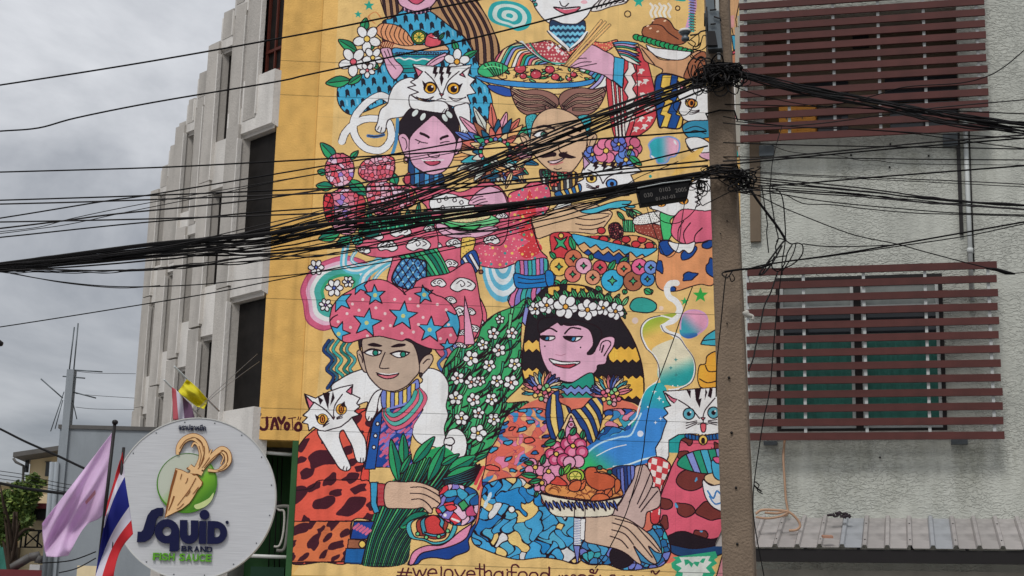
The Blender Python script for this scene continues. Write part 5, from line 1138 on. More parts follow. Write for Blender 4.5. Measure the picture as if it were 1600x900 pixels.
bands(m, [PC, (220,200,150), TL, LV, YE, (220,220,214), CO, GR, CY], '100 380 180 250 300 235 330 240', '420 470 410 400 450 380 520 380', 14)
m = f(Wt, '600 420 660 400 720 380 780 440 780 500 720 520 660 510'); bands(m, [(220,220,214), GR, LV, CY, TL, (170,160,210)], '600 470 640 400 680 380', '700 540 760 500 800 420', 7)
# red and white sleeve
m = f((190,66,74), '776 470 800 452 872 512 884 340 930 290 985 282 1010 330 1040 440 1066 560 1074 660 1040 740 960 800 880 842 830 812 800 690')
with clip(m):
    f((214,206,200), '905 350 935 380 950 420 925 440 950 490 930 520 955 560 935 600 950 650 925 680 900 760 880 830 850 840 880 740 900 680 885 620 905 570 880 530 905 480 880 440 905 400', 0)
    for i in range(3): f((214,206,200), [806+i*26, 470+i*14, 818+i*26, 478+i*14, 850+i*20, 820, 834+i*20, 820], 0)
    for x, y in ((980,420),(1005,480),(965,490),(1030,560),(985,560),(960,620),(1010,640),(1040,640),(980,700),(1000,745),(950,760),(1030,700),(940,700)):
        f((214,206,200), [x-26, y+18, x-8, y-4, x-14, y-16, x+10, y-18, x+24, y-8, x+8, y, x+6, y+16, x-8, y+8], 0, 0)
    s(K, '950 330 960 560 940 720 900 830', 1.4)
reoutline(m)
for i, c_ in enumerate(((70,150,196),(196,150,190),(44,140,110),(220,200,120),(80,90,160),(210,130,140),(60,160,150),(220,210,200))): leaf(812+i*6, 252+i*10, 965+i*3-((i*7)%20), 256+i*18, 24, c_, None, 0)
# hand, cuff, chopsticks
f(PK, '545 392 552 350 590 300 640 268 700 264 760 296 826 340 818 466 760 440 700 420 640 404 590 396')
for q_ in ('560 380 610 346 660 340', '570 392 630 366 690 362', '590 398 650 386 720 372'): s(K, q_, 1.2)
f(CY, '824 332 884 346 872 516 816 470', 0)
for a_, b_ in (((748,122),(508,418)), ((770,130),(520,408)), ((796,146),(524,418))): s(K, [*a_, *b_], 5.2); s((214,172,112), [*a_, *b_], 3.6); 
# salad dish
f((222,190,130), '60 470 140 480 300 500 500 506 700 470 690 504 620 534 480 552 300 536 150 520'); f((44,80,160), '80 500 180 510 250 546 200 566 120 540')
m = f((222,184,116), '140 446 190 404 300 386 420 378 520 386 620 412 702 462 600 486 400 490 220 478'); r_ = np.random.RandomState(8)
with clip(m):
    for i in range(60): x, y, t = r_.uniform(160, 690), r_.uniform(385, 480), r_.uniform(0, 3.1); s(K, [x, y, x+15*math.cos(t), y+8*math.sin(t), x+32*math.cos(t), y+12*math.sin(t)], 1)
    for i in range(24): x, y, t = r_.uniform(180, 680), r_.uniform(392, 470), r_.uniform(0, 3.1); leaf(x, y, x+46*math.cos(t), y+26*math.sin(t), 13, LG if i % 3 else GR, None, 0)
    for x, y, q_ in ((272,402,34), (365,436,32), (446,408,28), (478,450,24), (290,446,20), (585,436,18), (560,464,14)): el((192,70,84), x, y, q_, q_*.8); el((230,170,176), x-8, y-8, 5, 4, 0, 0)
f((60,136,196), '14 446 140 466 400 486 600 480 706 462 680 496 560 514 400 518 200 504 60 478')
m = f((60,170,110), '28 402 60 372 120 360 190 384 198 408 150 440 80 452 30 432')
for i in range(6): s(K, [60+i*22, 378-(i%2)*6, 90+i*16, 410, 120+i*10, 446], 1.3)
s((120,210,140), '60 400 110 388 160 400', 1.5)
# swirl, stars, steam, drumstick
for i in range(5): s((222,214,200), [1036+i*26, 22+i%2*10, 1050+i*26, 44, 1036+i*26, 74, 1046+i*26, 100], 4)
star(966, 10, 36, (40,160,140), o=0); el(BG, 902, 82, 18); el(BG, 1195, 48, 13); f((40,160,140), '1160 -10 1190 4 1240 6 1240 -20 1160 -20', 1, 0)
f((150,90,62), '988 200 996 160 1040 142 1060 112 1110 104 1150 126 1180 170 1236 196 1246 240 1200 262 1100 250 1030 232'); s(K, '1040 142 1100 150 1140 190 1200 230', 1.4)
for x, y in ((1050,120),(1036,166),(1078,184),(1120,122),(1020,152)): el((224,190,160), x, y, 9, 5, -20, 0)
for x in range(956, 1290, 26): y = 205+ (x-956)*.28; el((40,150,90), x, y+14, 24, 18, 20)
f(Wt, '1010 262 1060 280 1150 290 1240 300 1290 310 1240 350 1180 352 1100 340 1040 310')
f((198,150,112), '966 262 1000 280 1040 306 1090 346 1160 352 1230 346 1290 306 1330 300 1360 330 1350 400 1290 420 1250 458 1180 452 1104 440 1106 408 1060 384 1004 356 984 310'); s(K, '984 284 1020 330 1060 380', 1.3); f(BRN, '1290 330 1360 310 1360 470 1240 462 1244 410')
m = f((30,74,140), '1072 446 1246 466 1222 530 1236 600 1226 700 1206 752 1120 746 1080 720')
with clip(m):
    for dx in (0, 92): f((226,186,86), [1106+dx, 440, 1160+dx, 440, 1150+dx, 500, 1170+dx, 510, 1140+dx, 580, 1168+dx, 590, 1136+dx, 660, 1160+dx, 670, 1130+dx, 760, 1090+dx, 760, 1118+dx, 680, 1092+dx, 670, 1120+dx, 600, 1092+dx, 590, 1116+dx, 520, 1094+dx, 510], 0)
reoutline(m, 2.4)
# cat by the pole
f(Wt, '1196 474 1240 520 1300 520 1440 500 1440 760 1300 730 1230 700 1200 650 1216 600 1190 560', 0)
f((214,130,150), '1206 484 1236 520 1216 548', 0); el(YE, 1275, 604, 36, 26, 12); el((200,120,50), 1275, 604, 22, 24, 0); el(K, 1277, 604, 10, 14, 0, 0); f(K, '1236 576 1252 590 1246 610', 0, 0)
for d_ in (0, 14, 28): s(K, [1262, 640+d_, 1290, 650+d_*.6, 1322, 644+d_*.3], .9)
f((54,138,170), '1222 744 1260 712 1330 706 1440 716 1440 830 1320 832 1250 800'); s(K, '1240 760 1300 740 1360 760', 1.2); s(K, '1250 780 1300 764 1360 784', 1.2)
f((222,150,60), '1304 826 1360 808 1440 810 1440 860 1330 850'); f(PK, '1316 850 1440 850 1440 940 1330 920')
s((196,150,190), '1286 -30 1290 40 1276 90 1262 140 1252 180', 9); 
for y in range(-20, 180, 16): s(K, [1268, y, 1300, y+6], 1.2); s(TL if y > 70 else LV, [1262, y+6, 1290, y+12], 2.6)
# strip of the mural seen right of the pole
Z(1140, 0, 3.6)
f((200,160,120), '0 -20 60 -20 34 110 46 200 20 200 0 100', 0); f((206,150,150), '0 90 26 84 26 150 0 160', 0, 0); f(CY, '10 200 46 196 62 250 22 286', 0); s(K, '30 200 42 270', 1.4)
f((206,80,100), '14 290 52 280 60 330 20 330', 0); f(SK2, '0 320 60 300 64 380 0 380'); f(Wt, '0 380 60 372 60 640 0 640', 0); f((206,80,110), '0 640 40 650 50 780 0 790', 0); f(TL, '20 790 64 790 60 880 20 890', 0)
# ---- feather burst round a yellow disc
Z(740, 0, 3.75)
cx, cy = 128, 888; r_ = np.random.RandomState(4); pal = [(60,160,170),(214,150,170),(46,150,110),(206,110,96),(222,190,140),(84,110,180),(150,90,66),(196,200,190),(30,90,120),(230,170,110)]
m = el(BG, cx, cy, 60)
for lay, (R0, R1, n_) in enumerate(((64, 268, 19), (60, 200, 19), (60, 140, 18))):
    for i in range(n_):
        t = 2*math.pi*(i+lay*.5)/n_; L = R1*r_.uniform(.85, 1.08)
        if math.sin(t) > .35 and lay == 0: L *= .8
        leaf(cx+R0*math.cos(t), cy+R0*math.sin(t), cx+L*math.cos(t)*1.12, cy+L*math.sin(t), 52-lay*7, pal[r_.randint(10)], None, 1 if lay == 0 else 0)
for i in range(20): t = 2*math.pi*i/20; el([(60,160,170),(214,110,130),(46,160,110),(110,110,180)][i % 4], cx+88*math.cos(t), cy+72*math.sin(t), 13)
el((216,180,116), cx, cy, 78, 62)
# ---- man with swept hair and moustache
m = f((140,100,90), '214 508 238 520 300 528 370 524 440 538 486 566 500 600 480 632 420 650 360 664 310 672 262 640 230 580')
m2 = f((140,100,90), '500 600 508 556 556 524 640 514 700 524 772 512 764 570 730 630 680 668 610 678 550 660 520 640')
for mm, pts in ((m, [('222 520 300 560 400 570 480 620'), ('230 560 300 600 400 600 470 636'), ('250 610 320 640 420 630')]), (m2, [('764 524 690 560 600 560 520 620'), ('754 570 680 600 600 600 530 640'), ('730 620 660 640 580 640')])):
    with clip(mm):
        for k_, p_ in enumerate(pts): sweep((170,140,118), p_, 26, 16); 
        for p_ in pts: s(K, p_, 1)
f((60,160,170), '306 684 372 676 350 780 336 822 318 780', 1); f((60,160,170), '610 684 684 680 680 760 664 820 646 760', 1)
dots(f((60,160,170), '306 684 372 676 350 780 336 822 318 780', 1), K, 14, 2.5); dots(f((60,160,170), '610 684 684 680 680 760 664 820 646 760', 1), K, 14, 2.5)
f(TAN, '270 790 296 780 326 806 336 850 316 866 288 838'); s(K, '284 800 306 812 312 846', 1.2); f(TAN, '664 810 700 782 722 800 706 848 676 870'); s(K, '704 800 684 824 680 850', 1.2)
f(TAN, '330 860 336 780 350 716 392 660 460 634 540 648 610 690 648 740 664 800 656 880 620 950 570 1010 516 1024 450 1000 390 950 350 900')
s(K, '372 748 420 738 470 752', 4.2); s(K, '524 764 570 748 624 768', 4.2)
f(Wt, '352 790 390 766 432 784 410 806 376 806'); el((70,140,120), 408, 788, 15, 14); el(K, 410, 788, 7, 7, 0, 0); s(K, '346 794 390 762 436 784', 2.4); s(K, '540 790 590 800 640 784', 2)
s(K, '500 850 500 880 520 898 548 890', 1.5)
Z(780, 220, 3.75)
f(K, '228 94 262 78 300 66 332 70 330 90 300 94 262 100', 1, 0); f(K, '450 96 412 82 380 66 350 74 352 92 384 100 420 104', 1, 0)
f((226,200,204), '285 122 340 112 384 96 362 116 320 134'); s((190,110,110), '296 140 340 136 372 124', 2); s(K, '320 162 342 168 366 160', 1.2)
# flowers beside him, blue pom flowers
for x, y, r_, c_ in ((545,80,50,(96,120,196)), (625,58,74,(214,120,150)), (770,40,66,(200,100,130)), (742,110,64,(96,130,200)), (700,20,46,(96,110,190))): flower(x, y, r_, 6, c_, YE, 10, 1, .8)
leaf(760, 90, 834, 144, 40, GR); leaf(750, 90, 772, 46, 22, LG)
# ---- cat beneath the moustache (striped white cat with odd eyes)
f(Wt, '486 70 540 130 640 146 760 150 800 150 840 180 770 200 790 240 740 262 760 320 640 330 500 306 430 300 470 262 450 246 496 224 480 190 500 140', 0)
f((190,150,180), '490 84 530 132 506 156 496 170', 0)
for x in (560, 610, 660, 706): f(K, [x, 122, x+26, 124, x+12, 146, x+26, 150, x-6, 176, x, 154, x-14, 150], 0, 0)
el(K, 540, 222, 34, 26, 0, 0); el(YE, 540, 222, 26, 22, 0, 0); el(K, 542, 222, 13, 13, 0, 0); el(K, 658, 250, 36, 30, 0, 0); el((70,130,196), 658, 252, 27, 25, 0, 0); el(K, 660, 252, 13, 13, 0, 0)
s(K, '520 170 580 200 606 250', 1.5); s(K, '720 180 640 210 608 250', 1.5); f((210,120,130), '566 266 584 262 580 276', 0)
for d_ in (0, 10, 20): s(K, [510, 250+d_, 550, 272+d_*.5, 580, 274], .9)
# striped scarf and neckline of the man
m = f((60,60,66), '236 170 300 186 370 196 440 180 462 220 420 280 330 300 260 260'); bands(m, [(60,60,66), (196,200,190), (60,60,66), (210,170,90)], '230 160 240 280', '480 170 480 300', 14)
m = f((46,140,110), '250 166 330 182 400 184 420 210 330 236 270 220'); cells(m, [(46,140,110), (206,90,80), (90,170,130), (30,90,70)], 5, seed=3); flower(320, 240, 32, 6, (206,90,80), YE)
m = f((40,100,160), '330 300 420 276 470 250 480 292 420 316 340 326'); bands(m, [(40,100,160), (222,190,110)], '330 290 360 330', '480 240 490 300', 7)
# concentric shell behind the coats
for i in range(7): el((96,170,196) if i % 2 == 0 else (204,212,214), 22, 735-i*4, 124-i*18, 212-i*30, 0, 0)
# coat with dots
m = f((206,88,112), '54 318 130 280 200 240 290 270 296 380 250 440 190 470 210 560 240 640 280 690 180 706 90 720 0 748 -140 720 -176 640 -150 590 -60 560 30 500 60 420')
dots(m, [(222,180,90), (60,140,140), (230,150,130)], 52, 9, 1); dots(m, (232,200,190), 34, 3.4, 2); 
m2 = f((196,58,66), '180 290 220 440 200 470 216 560 250 640 160 690 110 640 170 590 110 540 160 480 100 430 150 380', 1, 0); dots(m2, [(222,180,90), (70,150,120)], 56, 9, 4); dots(m2, (236,180,170), 30, 3.4, 5)
reoutline(m)
# blue-feathered shoulder fans left
r_ = np.random.RandomState(14)
for i in range(16):
    x0, y0 = 40+r_.uniform(-30, 60), 150+r_.uniform(-30, 60); t = RAD(r_.uniform(-40, 200)); leaf(x0, y0, x0+120*math.cos(t), y0+110*math.sin(t), 30, pal[r_.randint(10)], None, 1)
# big tan hand with teal claw, green bundle
f((226,222,214), '410 320 420 380 410 430 450 440 400 450 340 440 300 420', 1, 1)
f((206,172,136), '190 452 260 430 330 402 420 380 500 364 560 372 620 396 660 420 656 446 640 470 600 520 560 546 500 540 420 534 330 540 270 560 222 572 206 520')
for q_ in ('440 400 520 426 600 424 650 430', '450 452 520 462 590 456 640 440', '448 486 510 496 570 490 620 470', '470 516 530 520 590 510'): s(K, q_, 1.8)
f((70,170,190), '480 410 560 392 640 366 700 352 770 352 760 370 720 372 790 380 786 392 730 390 770 412 740 414 700 396 640 398 560 424 500 424')
for i in range(6): leaf(744+i*6, 400, 760+i*16, 446-i*5+ (i%2)*10, 14, LG if i % 2 else GR, None, 0)
m = f(GR, '722 462 794 466 792 536 728 532', 0); bands(m, [GR, (90,190,130)], '722 462 728 532', '794 466 792 536', 6); leaf(690, 414, 736, 468, 24, GR); leaf(760, 400, 790, 460, 18, GR)
f((226,222,216), '800 470 860 440 940 420 950 440 944 500 900 480 840 490', 1); m = f((140,66,56), '800 476 880 486 944 500 956 580 880 560 800 530'); dots(m, (210,160,140), 22, 3, 3); m = f((226,222,216), '800 446 940 412 944 470 800 492'); dots(m, K, 13, 2.5, 4)
f((70,180,110), '944 414 1026 432 1000 470 1020 520 990 584 960 580', 1)
f((214,104,130), '1010 500 1030 440 1080 400 1240 392 1260 600 1180 594 1100 604 1050 590 1010 550')
for q_ in ('1046 590 1050 520 1080 470', '1090 600 1080 540 1120 480', '1140 598 1150 550 1190 510'): s(K, q_, 1.6)
f(Wt, '1020 330 1080 300 1240 150 1260 150 1260 392 1080 400 1020 440 930 410 880 390 920 350', 1); 
for x, y in ((950, 366), (1080, 352)): el(K, x, y, 30, 22, 0, 0); el(OR, x, y, 22, 20, 0, 0); el(K, x, y, 6, 16, 0, 0)
s(K, '1150 300 1180 316 1146 330 1178 346 1148 358 1176 374 1150 388', 1.8, 0); f(Wt, '1120 250 1200 210 1260 200 1260 290 1150 280', 1)
f(Wt, '1092 -10 1170 -20 1240 20 1250 60 1180 70 1120 50', 1); s(K, '1100 30 1120 60 1150 76', 1.3)
# candy cloud
m = f(grad((50,160,170), (214,160,180), (930, 60), (1010, 60)), '886 60 876 20 910 -14 950 -20 1000 -24 1050 0 1054 50 1030 90 1000 96 980 126 930 130 916 100 888 98', 1, 0); reoutline(m, 2.2, (120,150,200)); el(Wt, 1030, 10, 6, 16, -30, 0); el(Wt, 900, 96, 16, 6, 40, 0)
el(TL, 885, 208, 9, 9, 0, 0); f((222,180,100), '1060 120 1180 40 1190 60 1100 160 1000 220 1040 160', 1, 0)
# bowl of salad with zigzag
m = f((210,150,100), '430 560 500 560 600 556 700 560 800 556 900 590 920 630 860 640 700 620 560 590'); r_ = np.random.RandomState(5)
with clip(m):
    for i in range(30): x, y = r_.uniform(450, 900), r_.uniform(552, 630); leaf(x, y, x+r_.uniform(-50, 50), y+r_.uniform(-14, 14), 16, (120,190,120) if i % 2 else GR, None, 0)
    for x, y in ((600,528),(612,578),(742,578),(836,578),(880,614),(560,560),(690,600),(800,606)): el((190,56,62), x, y, 26, 20)
el((190,56,62), 598, 526, 24, 20); cells(f((140,66,56), '640 500 690 478 724 520 716 566 660 570', 1), [(140,60,66), (180,110,100), (110,40,50)], 4, seed=8)
m = f((64,160,196), '426 546 560 574 700 606 830 630 924 630 880 668 800 700 700 720 600 700 500 660 450 600')
with clip(m):
    f((206,160,110), sum([[430+i*34, 590+i*7+(16 if i % 2 else -10)] for i in range(16)], [])+[960, 760, 430, 700], 0); f((30,70,140), sum([[460+i*30, 640+i*3+(16 if i % 2 else -10)] for i in range(11)], [])+[760, 760, 430, 740], 0)
reoutline(m)
m = f((190,60,66), '306 544 410 540 430 600 400 680 320 680 300 610'); star(360, 600, 56, (60,160,110), 45, .3, 1, 4); el(YE, 362, 556, 15); 
leaf(440, 640, 414, 560, 40, GR)
# round fruits
fr = ((350,738,54,(222,180,90)),(434,690,52,(196,110,80)),(430,782,48,(204,110,100)),(494,732,48,(216,160,180)),(590,742,42,(200,80,90)),(548,800,44,(206,140,110)),(662,820,66,(56,160,196)),(730,750,44,(204,120,90)),(784,822,58,(160,96,70)),(822,738,48,(212,100,140)),(868,810,42,(60,130,190)),(888,742,40,(110,140,200)))
for a_ in ((330,690,296,650,30),(310,820,370,850,34),(360,850,400,810,30),(570,850,600,900,36),(640,760,680,700,36),(700,720,760,680,30),(880,870,890,900,34),(540,700,536,660,30),(850,870,892,896,40),(740,870,730,900,30)): leaf(*a_, GR)
for x, y, q_, c_ in fr: el(c_, x, y, q_); star(x, y, q_*.42, (70,160,110), 0, .45, 1, 4)
# leopard print in blue, at the right edge
m = f((214,146,100), '940 590 1000 584 1020 600 1100 610 1180 596 1260 600 1260 830 1180 840 1130 852 1040 880 960 878 920 840 916 760 930 690'); blobs(m, (28,70,140), 30, 40, 78, 3)
f(Wt, '990 590 1040 600 1100 604 1146 592 1136 640 1110 660 1080 640 1050 656 1010 630')
# striped skirt and blue sash
m = f(LV, '96 716 180 700 280 692 290 800 330 860 330 1240 60 960 100 860'); bands(m, [(60,150,170), (200,110,150), (120,120,190), (60,160,150)], '96 700 96 800 40 900 10 960', '330 690 330 800 330 900 400 1000', 10)
f((32,112,176), '92 776 160 790 240 786 300 770 330 800 290 850 200 862 110 864 86 820'); s(K, '110 800 180 812 260 808', 1.2); s(K, '110 830 180 836 270 826', 1.2)
f((32,112,176), '270 770 300 760 320 790 316 850 280 846')
# ---- rainbow ripple and cyan waves at left
Z(0, 0, 1)
rb_ = np.array([float(v) for v in '470 451 474 475 478 499 490 511 508 516 530 505 560 470 580 420 545 400 507 408 484 424'.split()]).reshape(-1, 2)
for k_, c_ in ((1, (194,90,120)), (.87, (214,170,190)), (.77, (214,214,212)), (.66, (70,160,150)), (.5, (50,150,110)), (.42, BG)):
    f(c_, (rb_*k_+np.array([532, 456])*(1-k_)).ravel(), 1, k_ == 1, (150,60,90))
Z(480, 220, 3.75)
for p_, w_ in (('230 600 215 680 220 740 300 760 420 700 500 640', 26), ('290 640 260 700 330 730 440 690 540 640', 12), ('500 690 420 730 340 790 320 860', 30), ('540 700 460 740 400 800 370 860', 14)):
    s((96,176,196), p_, w_/3.75*1.6); s((206,210,208), p_, w_/3.75*.55)
for x, y, r_ in ((52, 742, 46), (158, 862, 52), (240, 826, 34)): flower(x, y, r_, 6, Wt, (80,100,170), 0)
Z(400, 430, 3.3333); flower(362, 155, 34, 6, Wt, (120,90,150), 10)
Z(480, 220, 3.75)
# ---- pink coat with white clouds (the girl under the white cat)
m = f(PC, '560 230 620 220 780 262 900 300 1060 240 1170 330 1175 520 1130 612 1010 604 930 650 905 720 960 830 1050 1010 1010 1140 860 1180 600 1000 470 860 500 690 520 560 700 420 640 330')
clouds = ((590,520,56),(700,506,40),(760,612,30),(840,720,44),(770,835,42),(900,850,66),(860,600,48),(1140,440,36),(1080,580,48),(1000,920,40),(850,1000,50),(1000,1060,36),(680,920,40))
with clip(m):
    for i, (x, y, q_) in enumerate(clouds): cloud(x, y, q_, 1 if i % 2 else -1)
reoutline(m)
m = f(PC, '284 622 300 590 370 556 480 520 600 502 740 498 762 640 660 668 500 684 390 680 310 654')
with clip(m):
    for i, (x, y, q_) in enumerate(((396,556,50),(548,530,62),(470,616,60),(652,606,72),(330,640,40),(716,514,34))): cloud(x, y, q_, 1 if i % 2 else -1)
reoutline(m)
f((60,160,140), '262 590 270 560 300 552 326 572 320 600 290 612'); s(K, '276 590 290 566 312 580 296 596', 1.4)
m = f(GR, '536 676 620 660 760 628 800 700 838 780 800 812 700 832 640 760', 0); bands(m, [(36,140,100), (70,180,120), (24,110,90)], '536 676 600 740 690 850', '760 620 810 690 850 790', 8)
m = f((70,130,180), '496 820 548 704 600 688 650 694 698 722 680 860 600 874', 1)
with clip(m):
    for i in range(-6, 16): s(K, [400+i*44, 640, 560+i*44, 900], 1.4); s(K, [760-i*44+100, 640, 560-i*44+100, 900], 1.4)
    for i in range(9):
        for j in range(8): star(500+i*30, 690+j*27, 8, (150,200,220) if (i+j) % 2 else (30,50,110), 0, .7, 0, 4)
reoutline(m, 2.2)
# green woven wrap and leaves
m = f((36,140,110), '340 470 420 466 560 450 720 424 748 496 600 506 440 524 350 532', 0)
with clip(m):
    for i in range(16): s(K, [350+i*27, 440, 362+i*26, 540], 1.2)
    s(K, '340 490 560 470 740 450', 1.2); s(K, '340 508 560 490 740 474', 1.2)
    for i in range(8): s((110,200,140), [366+i*52, 440, 376+i*50, 540], 2.4)
reoutline(m)
for i in range(7): leaf(370+i*55, 480, 360+i*55+(i % 3)*10, 400-(i % 2)*40, 34, (40,150,110), (24,110,90))
f((24,100,90), '340 520 420 510 410 560 330 560')
# peony heads: petals as irregular cells
petals = [(216,126,146),(204,96,116),(226,166,182),(208,80,94),(216,186,204),(206,100,120)]
for a_ in ((170,110,78,12,66),(250,110,300,58,34),(110,190,60,176,40),(150,270,52,262,56),(240,230,352,320,70),(520,260,496,184,56),(190,540,66,576,66),(260,560,162,622,56),(300,540,380,500,50)): leaf(*a_, GR, (30,120,96))
for i, (x, y, rx, ry) in enumerate(((560,330,84,70),(470,340,120,96),(430,160,86,78),(190,170,88,100),(215,400,118,122))):
    cells(el(petals[0], x, y, rx, ry, 0, 1, 14), petals+[(150,120,190)]*(i >= 3)+[(226,180,120)]*(i == 0), 7.4 if i < 4 else 9, border=1.0, seed=20+i)
f((196,70,80), '300 330 340 350 330 500 290 490', 1); f((224,150,170), '150 500 200 470 260 480 290 510 260 545 200 545')
cells(f(petals[0], '350 260 480 250 500 420 440 440 370 400', 1), petals, 7, border=1.1, seed=31); cells(f(petals[0], '330 120 420 90 500 96 512 150 480 230 360 240 300 190', 1), petals, 7, border=1.1, seed=32)
cells(f((206,70,84), '96 330 120 310 150 330 160 460 130 480 100 420', 1), [(206,60,70), (170,50,60)], 9, seed=33)
# steam swirl and the fish on its leaf
f(Wt, '716 380 730 330 780 310 850 312 900 330 950 350 980 390 930 420 850 428 760 424')
for x, y in ((760,350),(800,336),(850,346),(890,360),(780,390),(840,396),(900,396)): s(K, [x, y, x+16, y-12, x+24, y+6, x+8, y+12, x+4, y+2], 1.2)
f(LG, '744 466 820 430 940 420 1060 430 1126 470 1060 510 960 530 860 506', 1); m = f((214,196,150), '770 450 860 410 960 400 1050 420 1070 450 1000 470 900 480', 1); dots(m, [(120,150,100), (190,120,90)], 14, 3)
f(YE, '1010 400 1070 390 1060 420', 0); f((70,170,100), '800 476 920 500 1020 490 960 526 860 516')
f(PK, '756 488 800 490 860 520 940 530 1060 500 1120 516 1040 556 930 572 820 560 770 530'); s(K, '790 510 860 546 960 548', 1.2)
f(PK, '944 366 984 312 1030 280 1080 268 1140 296 1166 346 1160 372 1060 374 980 376'); 
for q_ in ('960 350 1000 330 1030 326', '970 364 1010 346 1044 340', '990 374 1030 360 1056 356'): s(K, q_, 1.2)
m = f(YE, '904 584 920 566 984 572 972 650 980 700 930 720 900 690'); dots(m, (90,80,60), 26, 4, 3); m = f((40,80,150), '900 700 980 640 1010 740 960 790 930 770', 1); bands(m, [(40,80,150), Wt], '890 700 950 800', '980 650 1030 740', 5)
el(BRN, 1018, 768, 12, 12)
# blue/white concentric shell by the skirt
# neck and face
m = f((36,66,110), '596 100 640 160 700 194 786 190 800 250 720 266 606 252'); bands(m, [(36,66,110), (70,140,190)], '600 100 600 270', '800 120 800 270', 7)
f((190,70,90), '570 210 600 186 602 246 574 250')
f(PK, '534 -20 548 -40 576 -38 600 0 606 80 580 100 560 66 544 20'); s(K, '556 -20 576 -8 584 30 576 50', 1.2)
f(PK, '884 -10 902 -14 908 20 890 64 866 74')
f(PK, '598 -2 616 -40 640 -66 700 -120 742 -148 790 -110 830 -70 866 -20 872 30 852 110 812 170 760 196 710 196 660 172 620 142 600 90')
s(K, '664 -44 690 -34 712 -20', 4); s(K, '782 -12 800 -22 822 -28', 4); s(K, '634 -8 670 8 704 14', 1.8); s(K, '780 14 806 6 832 4', 1.8); s(K, '660 6 650 16', 1.2)
s(K, '706 80 720 94 750 98 770 92 774 80', 1.3); f((180,70,92), '684 122 716 114 736 120 756 114 780 124 756 140 720 144', 1); s(Wt, '672 108 690 116 800 112', 1.4)
el(YE, 578, 112, 14, 20); el(PK, 580, 110, 8, 13)
# ---- teal and yellow creeping roots beneath the turban
Z(400, 430, 3.3333)
m = f((206,100,120), '820 60 1000 -10 1120 -60 1170 150 1176 240 1130 340 1040 410 940 400')
with clip(m):
    for i, (x, y, q_) in enumerate(((950,40,40),(1078,50,66),(1010,130,34),(1066,190,50),(1110,190,34),(1130,280,40),(1080,300,30),(1060,370,36))): cloud(x, y, q_, 1 if i % 2 else -1)
reoutline(m); f((212,150,176), '1086 110 1110 200 1140 360 1086 362 1084 200', 0)
for i, (x, c_) in enumerate(((400,(50,100,120)),(430,(60,160,150)),(470,(40,120,110)),(500,(70,150,150)),(380,(30,60,110)))):
    s(K, [x, 340, x-28, 390, x+16, 440, x-12, 490, x+24, 530, x-10, 590], 5.6); s(c_, [x, 340, x-28, 390, x+16, 440, x-12, 490, x+24, 530, x-10, 590], 3.8)
for i, (x, c_) in enumerate(((960,(70,110,170)),(1000,(60,120,150)),(1030,(130,140,200)))):
    s(K, [x, 360, x+30, 410, x-10, 460, x+20, 510], 5.6); s(c_, [x, 360, x+30, 410, x-10, 460, x+20, 510], 3.8)
# green bouquet of little white flowers
Z(700, 430, 3.3333)
m = f((60,160,100), '404 126 350 160 250 200 180 260 150 340 100 380 40 380 -20 470 -50 600 -60 800 -40 960 0 1050 60 1010 170 960 270 840 330 740 420 660 300 660 390 560 400 480 380 380 384 250')
r_ = np.random.RandomState(9)
with clip(m):
    for i in range(170):
        x, y = r_.uniform(-60, 420), r_.uniform(120, 1040); t = RAD(115+r_.uniform(-22, 22)); L = r_.uniform(90, 190)
        sweep([(40,130,90),(70,170,110),(30,110,90),(100,190,130),(60,155,120)][r_.randint(5)], [x, y, x+L*.5*math.cos(t)+8, y+L*.5*math.sin(t), x+L*math.cos(t+.15), y+L*math.sin(t+.15)], r_.uniform(10, 22), 2)
reoutline(m)
for x, y, q_ in ((270,230,24),(236,304,32),(332,302,32),(182,362,30),(266,390,36),(120,432,42),(214,470,34),(346,462,34),(50,536,36),(122,556,36),(168,550,28),(254,550,34),(328,558,40),(40,640,38),(134,648,36),(226,646,34),(70,746,38),(158,718,32),(238,750,34),(156,822,46),(-40,560,30)): flower(x, y, q_*1.0, 5, Wt, YE if q_ % 4 else (220,140,110), q_*11, 1, .62)
# ---- man with the pink star turban
Z(400, 430, 3.3333)
m = f((206,72,62), '240 900 300 820 350 760 440 740 520 700 640 690 700 700 600 900 560 1200 300 1200')
f(Wt, '392 590 440 540 520 500 580 498 660 590 700 640 860 560 850 520 880 490 920 486 970 510 1000 560 1002 620 990 680 1000 730 980 800 1000 860 1050 800 1090 850 1098 900 1080 960 1040 980 960 960 940 900 860 880 820 840 810 780 860 700 880 620 800 620 680 680 640 740 600 760 566 720 580 660 500 690 470 700', 1)
m = f((30,66,140), '600 760 660 690 800 660 850 640 870 700 820 780 800 900 820 1000 700 1000 560 1000 590 860', 0)
with clip(m):
    r_ = np.random.RandomState(6)
    for i in range(130): x, y = r_.uniform(640, 860), r_.uniform(640, 1010); s((196,96,130) if i % 3 else (120,120,196), [x, y, x+22, y-20], 4)
f((34,80,150), '610 750 660 700 640 860 620 1010 566 1010 592 860', 0)
for x, y in ((633,774),(622,836),(614,896)): el(Wt, x, y, 9, 10)
m = f((120,130,196), '656 600 720 610 780 590 842 540 848 620 800 670 700 700 658 690'); bands(m, [(110,124,190), (222,190,100)], '658 590 656 700', '850 560 850 640', 9)
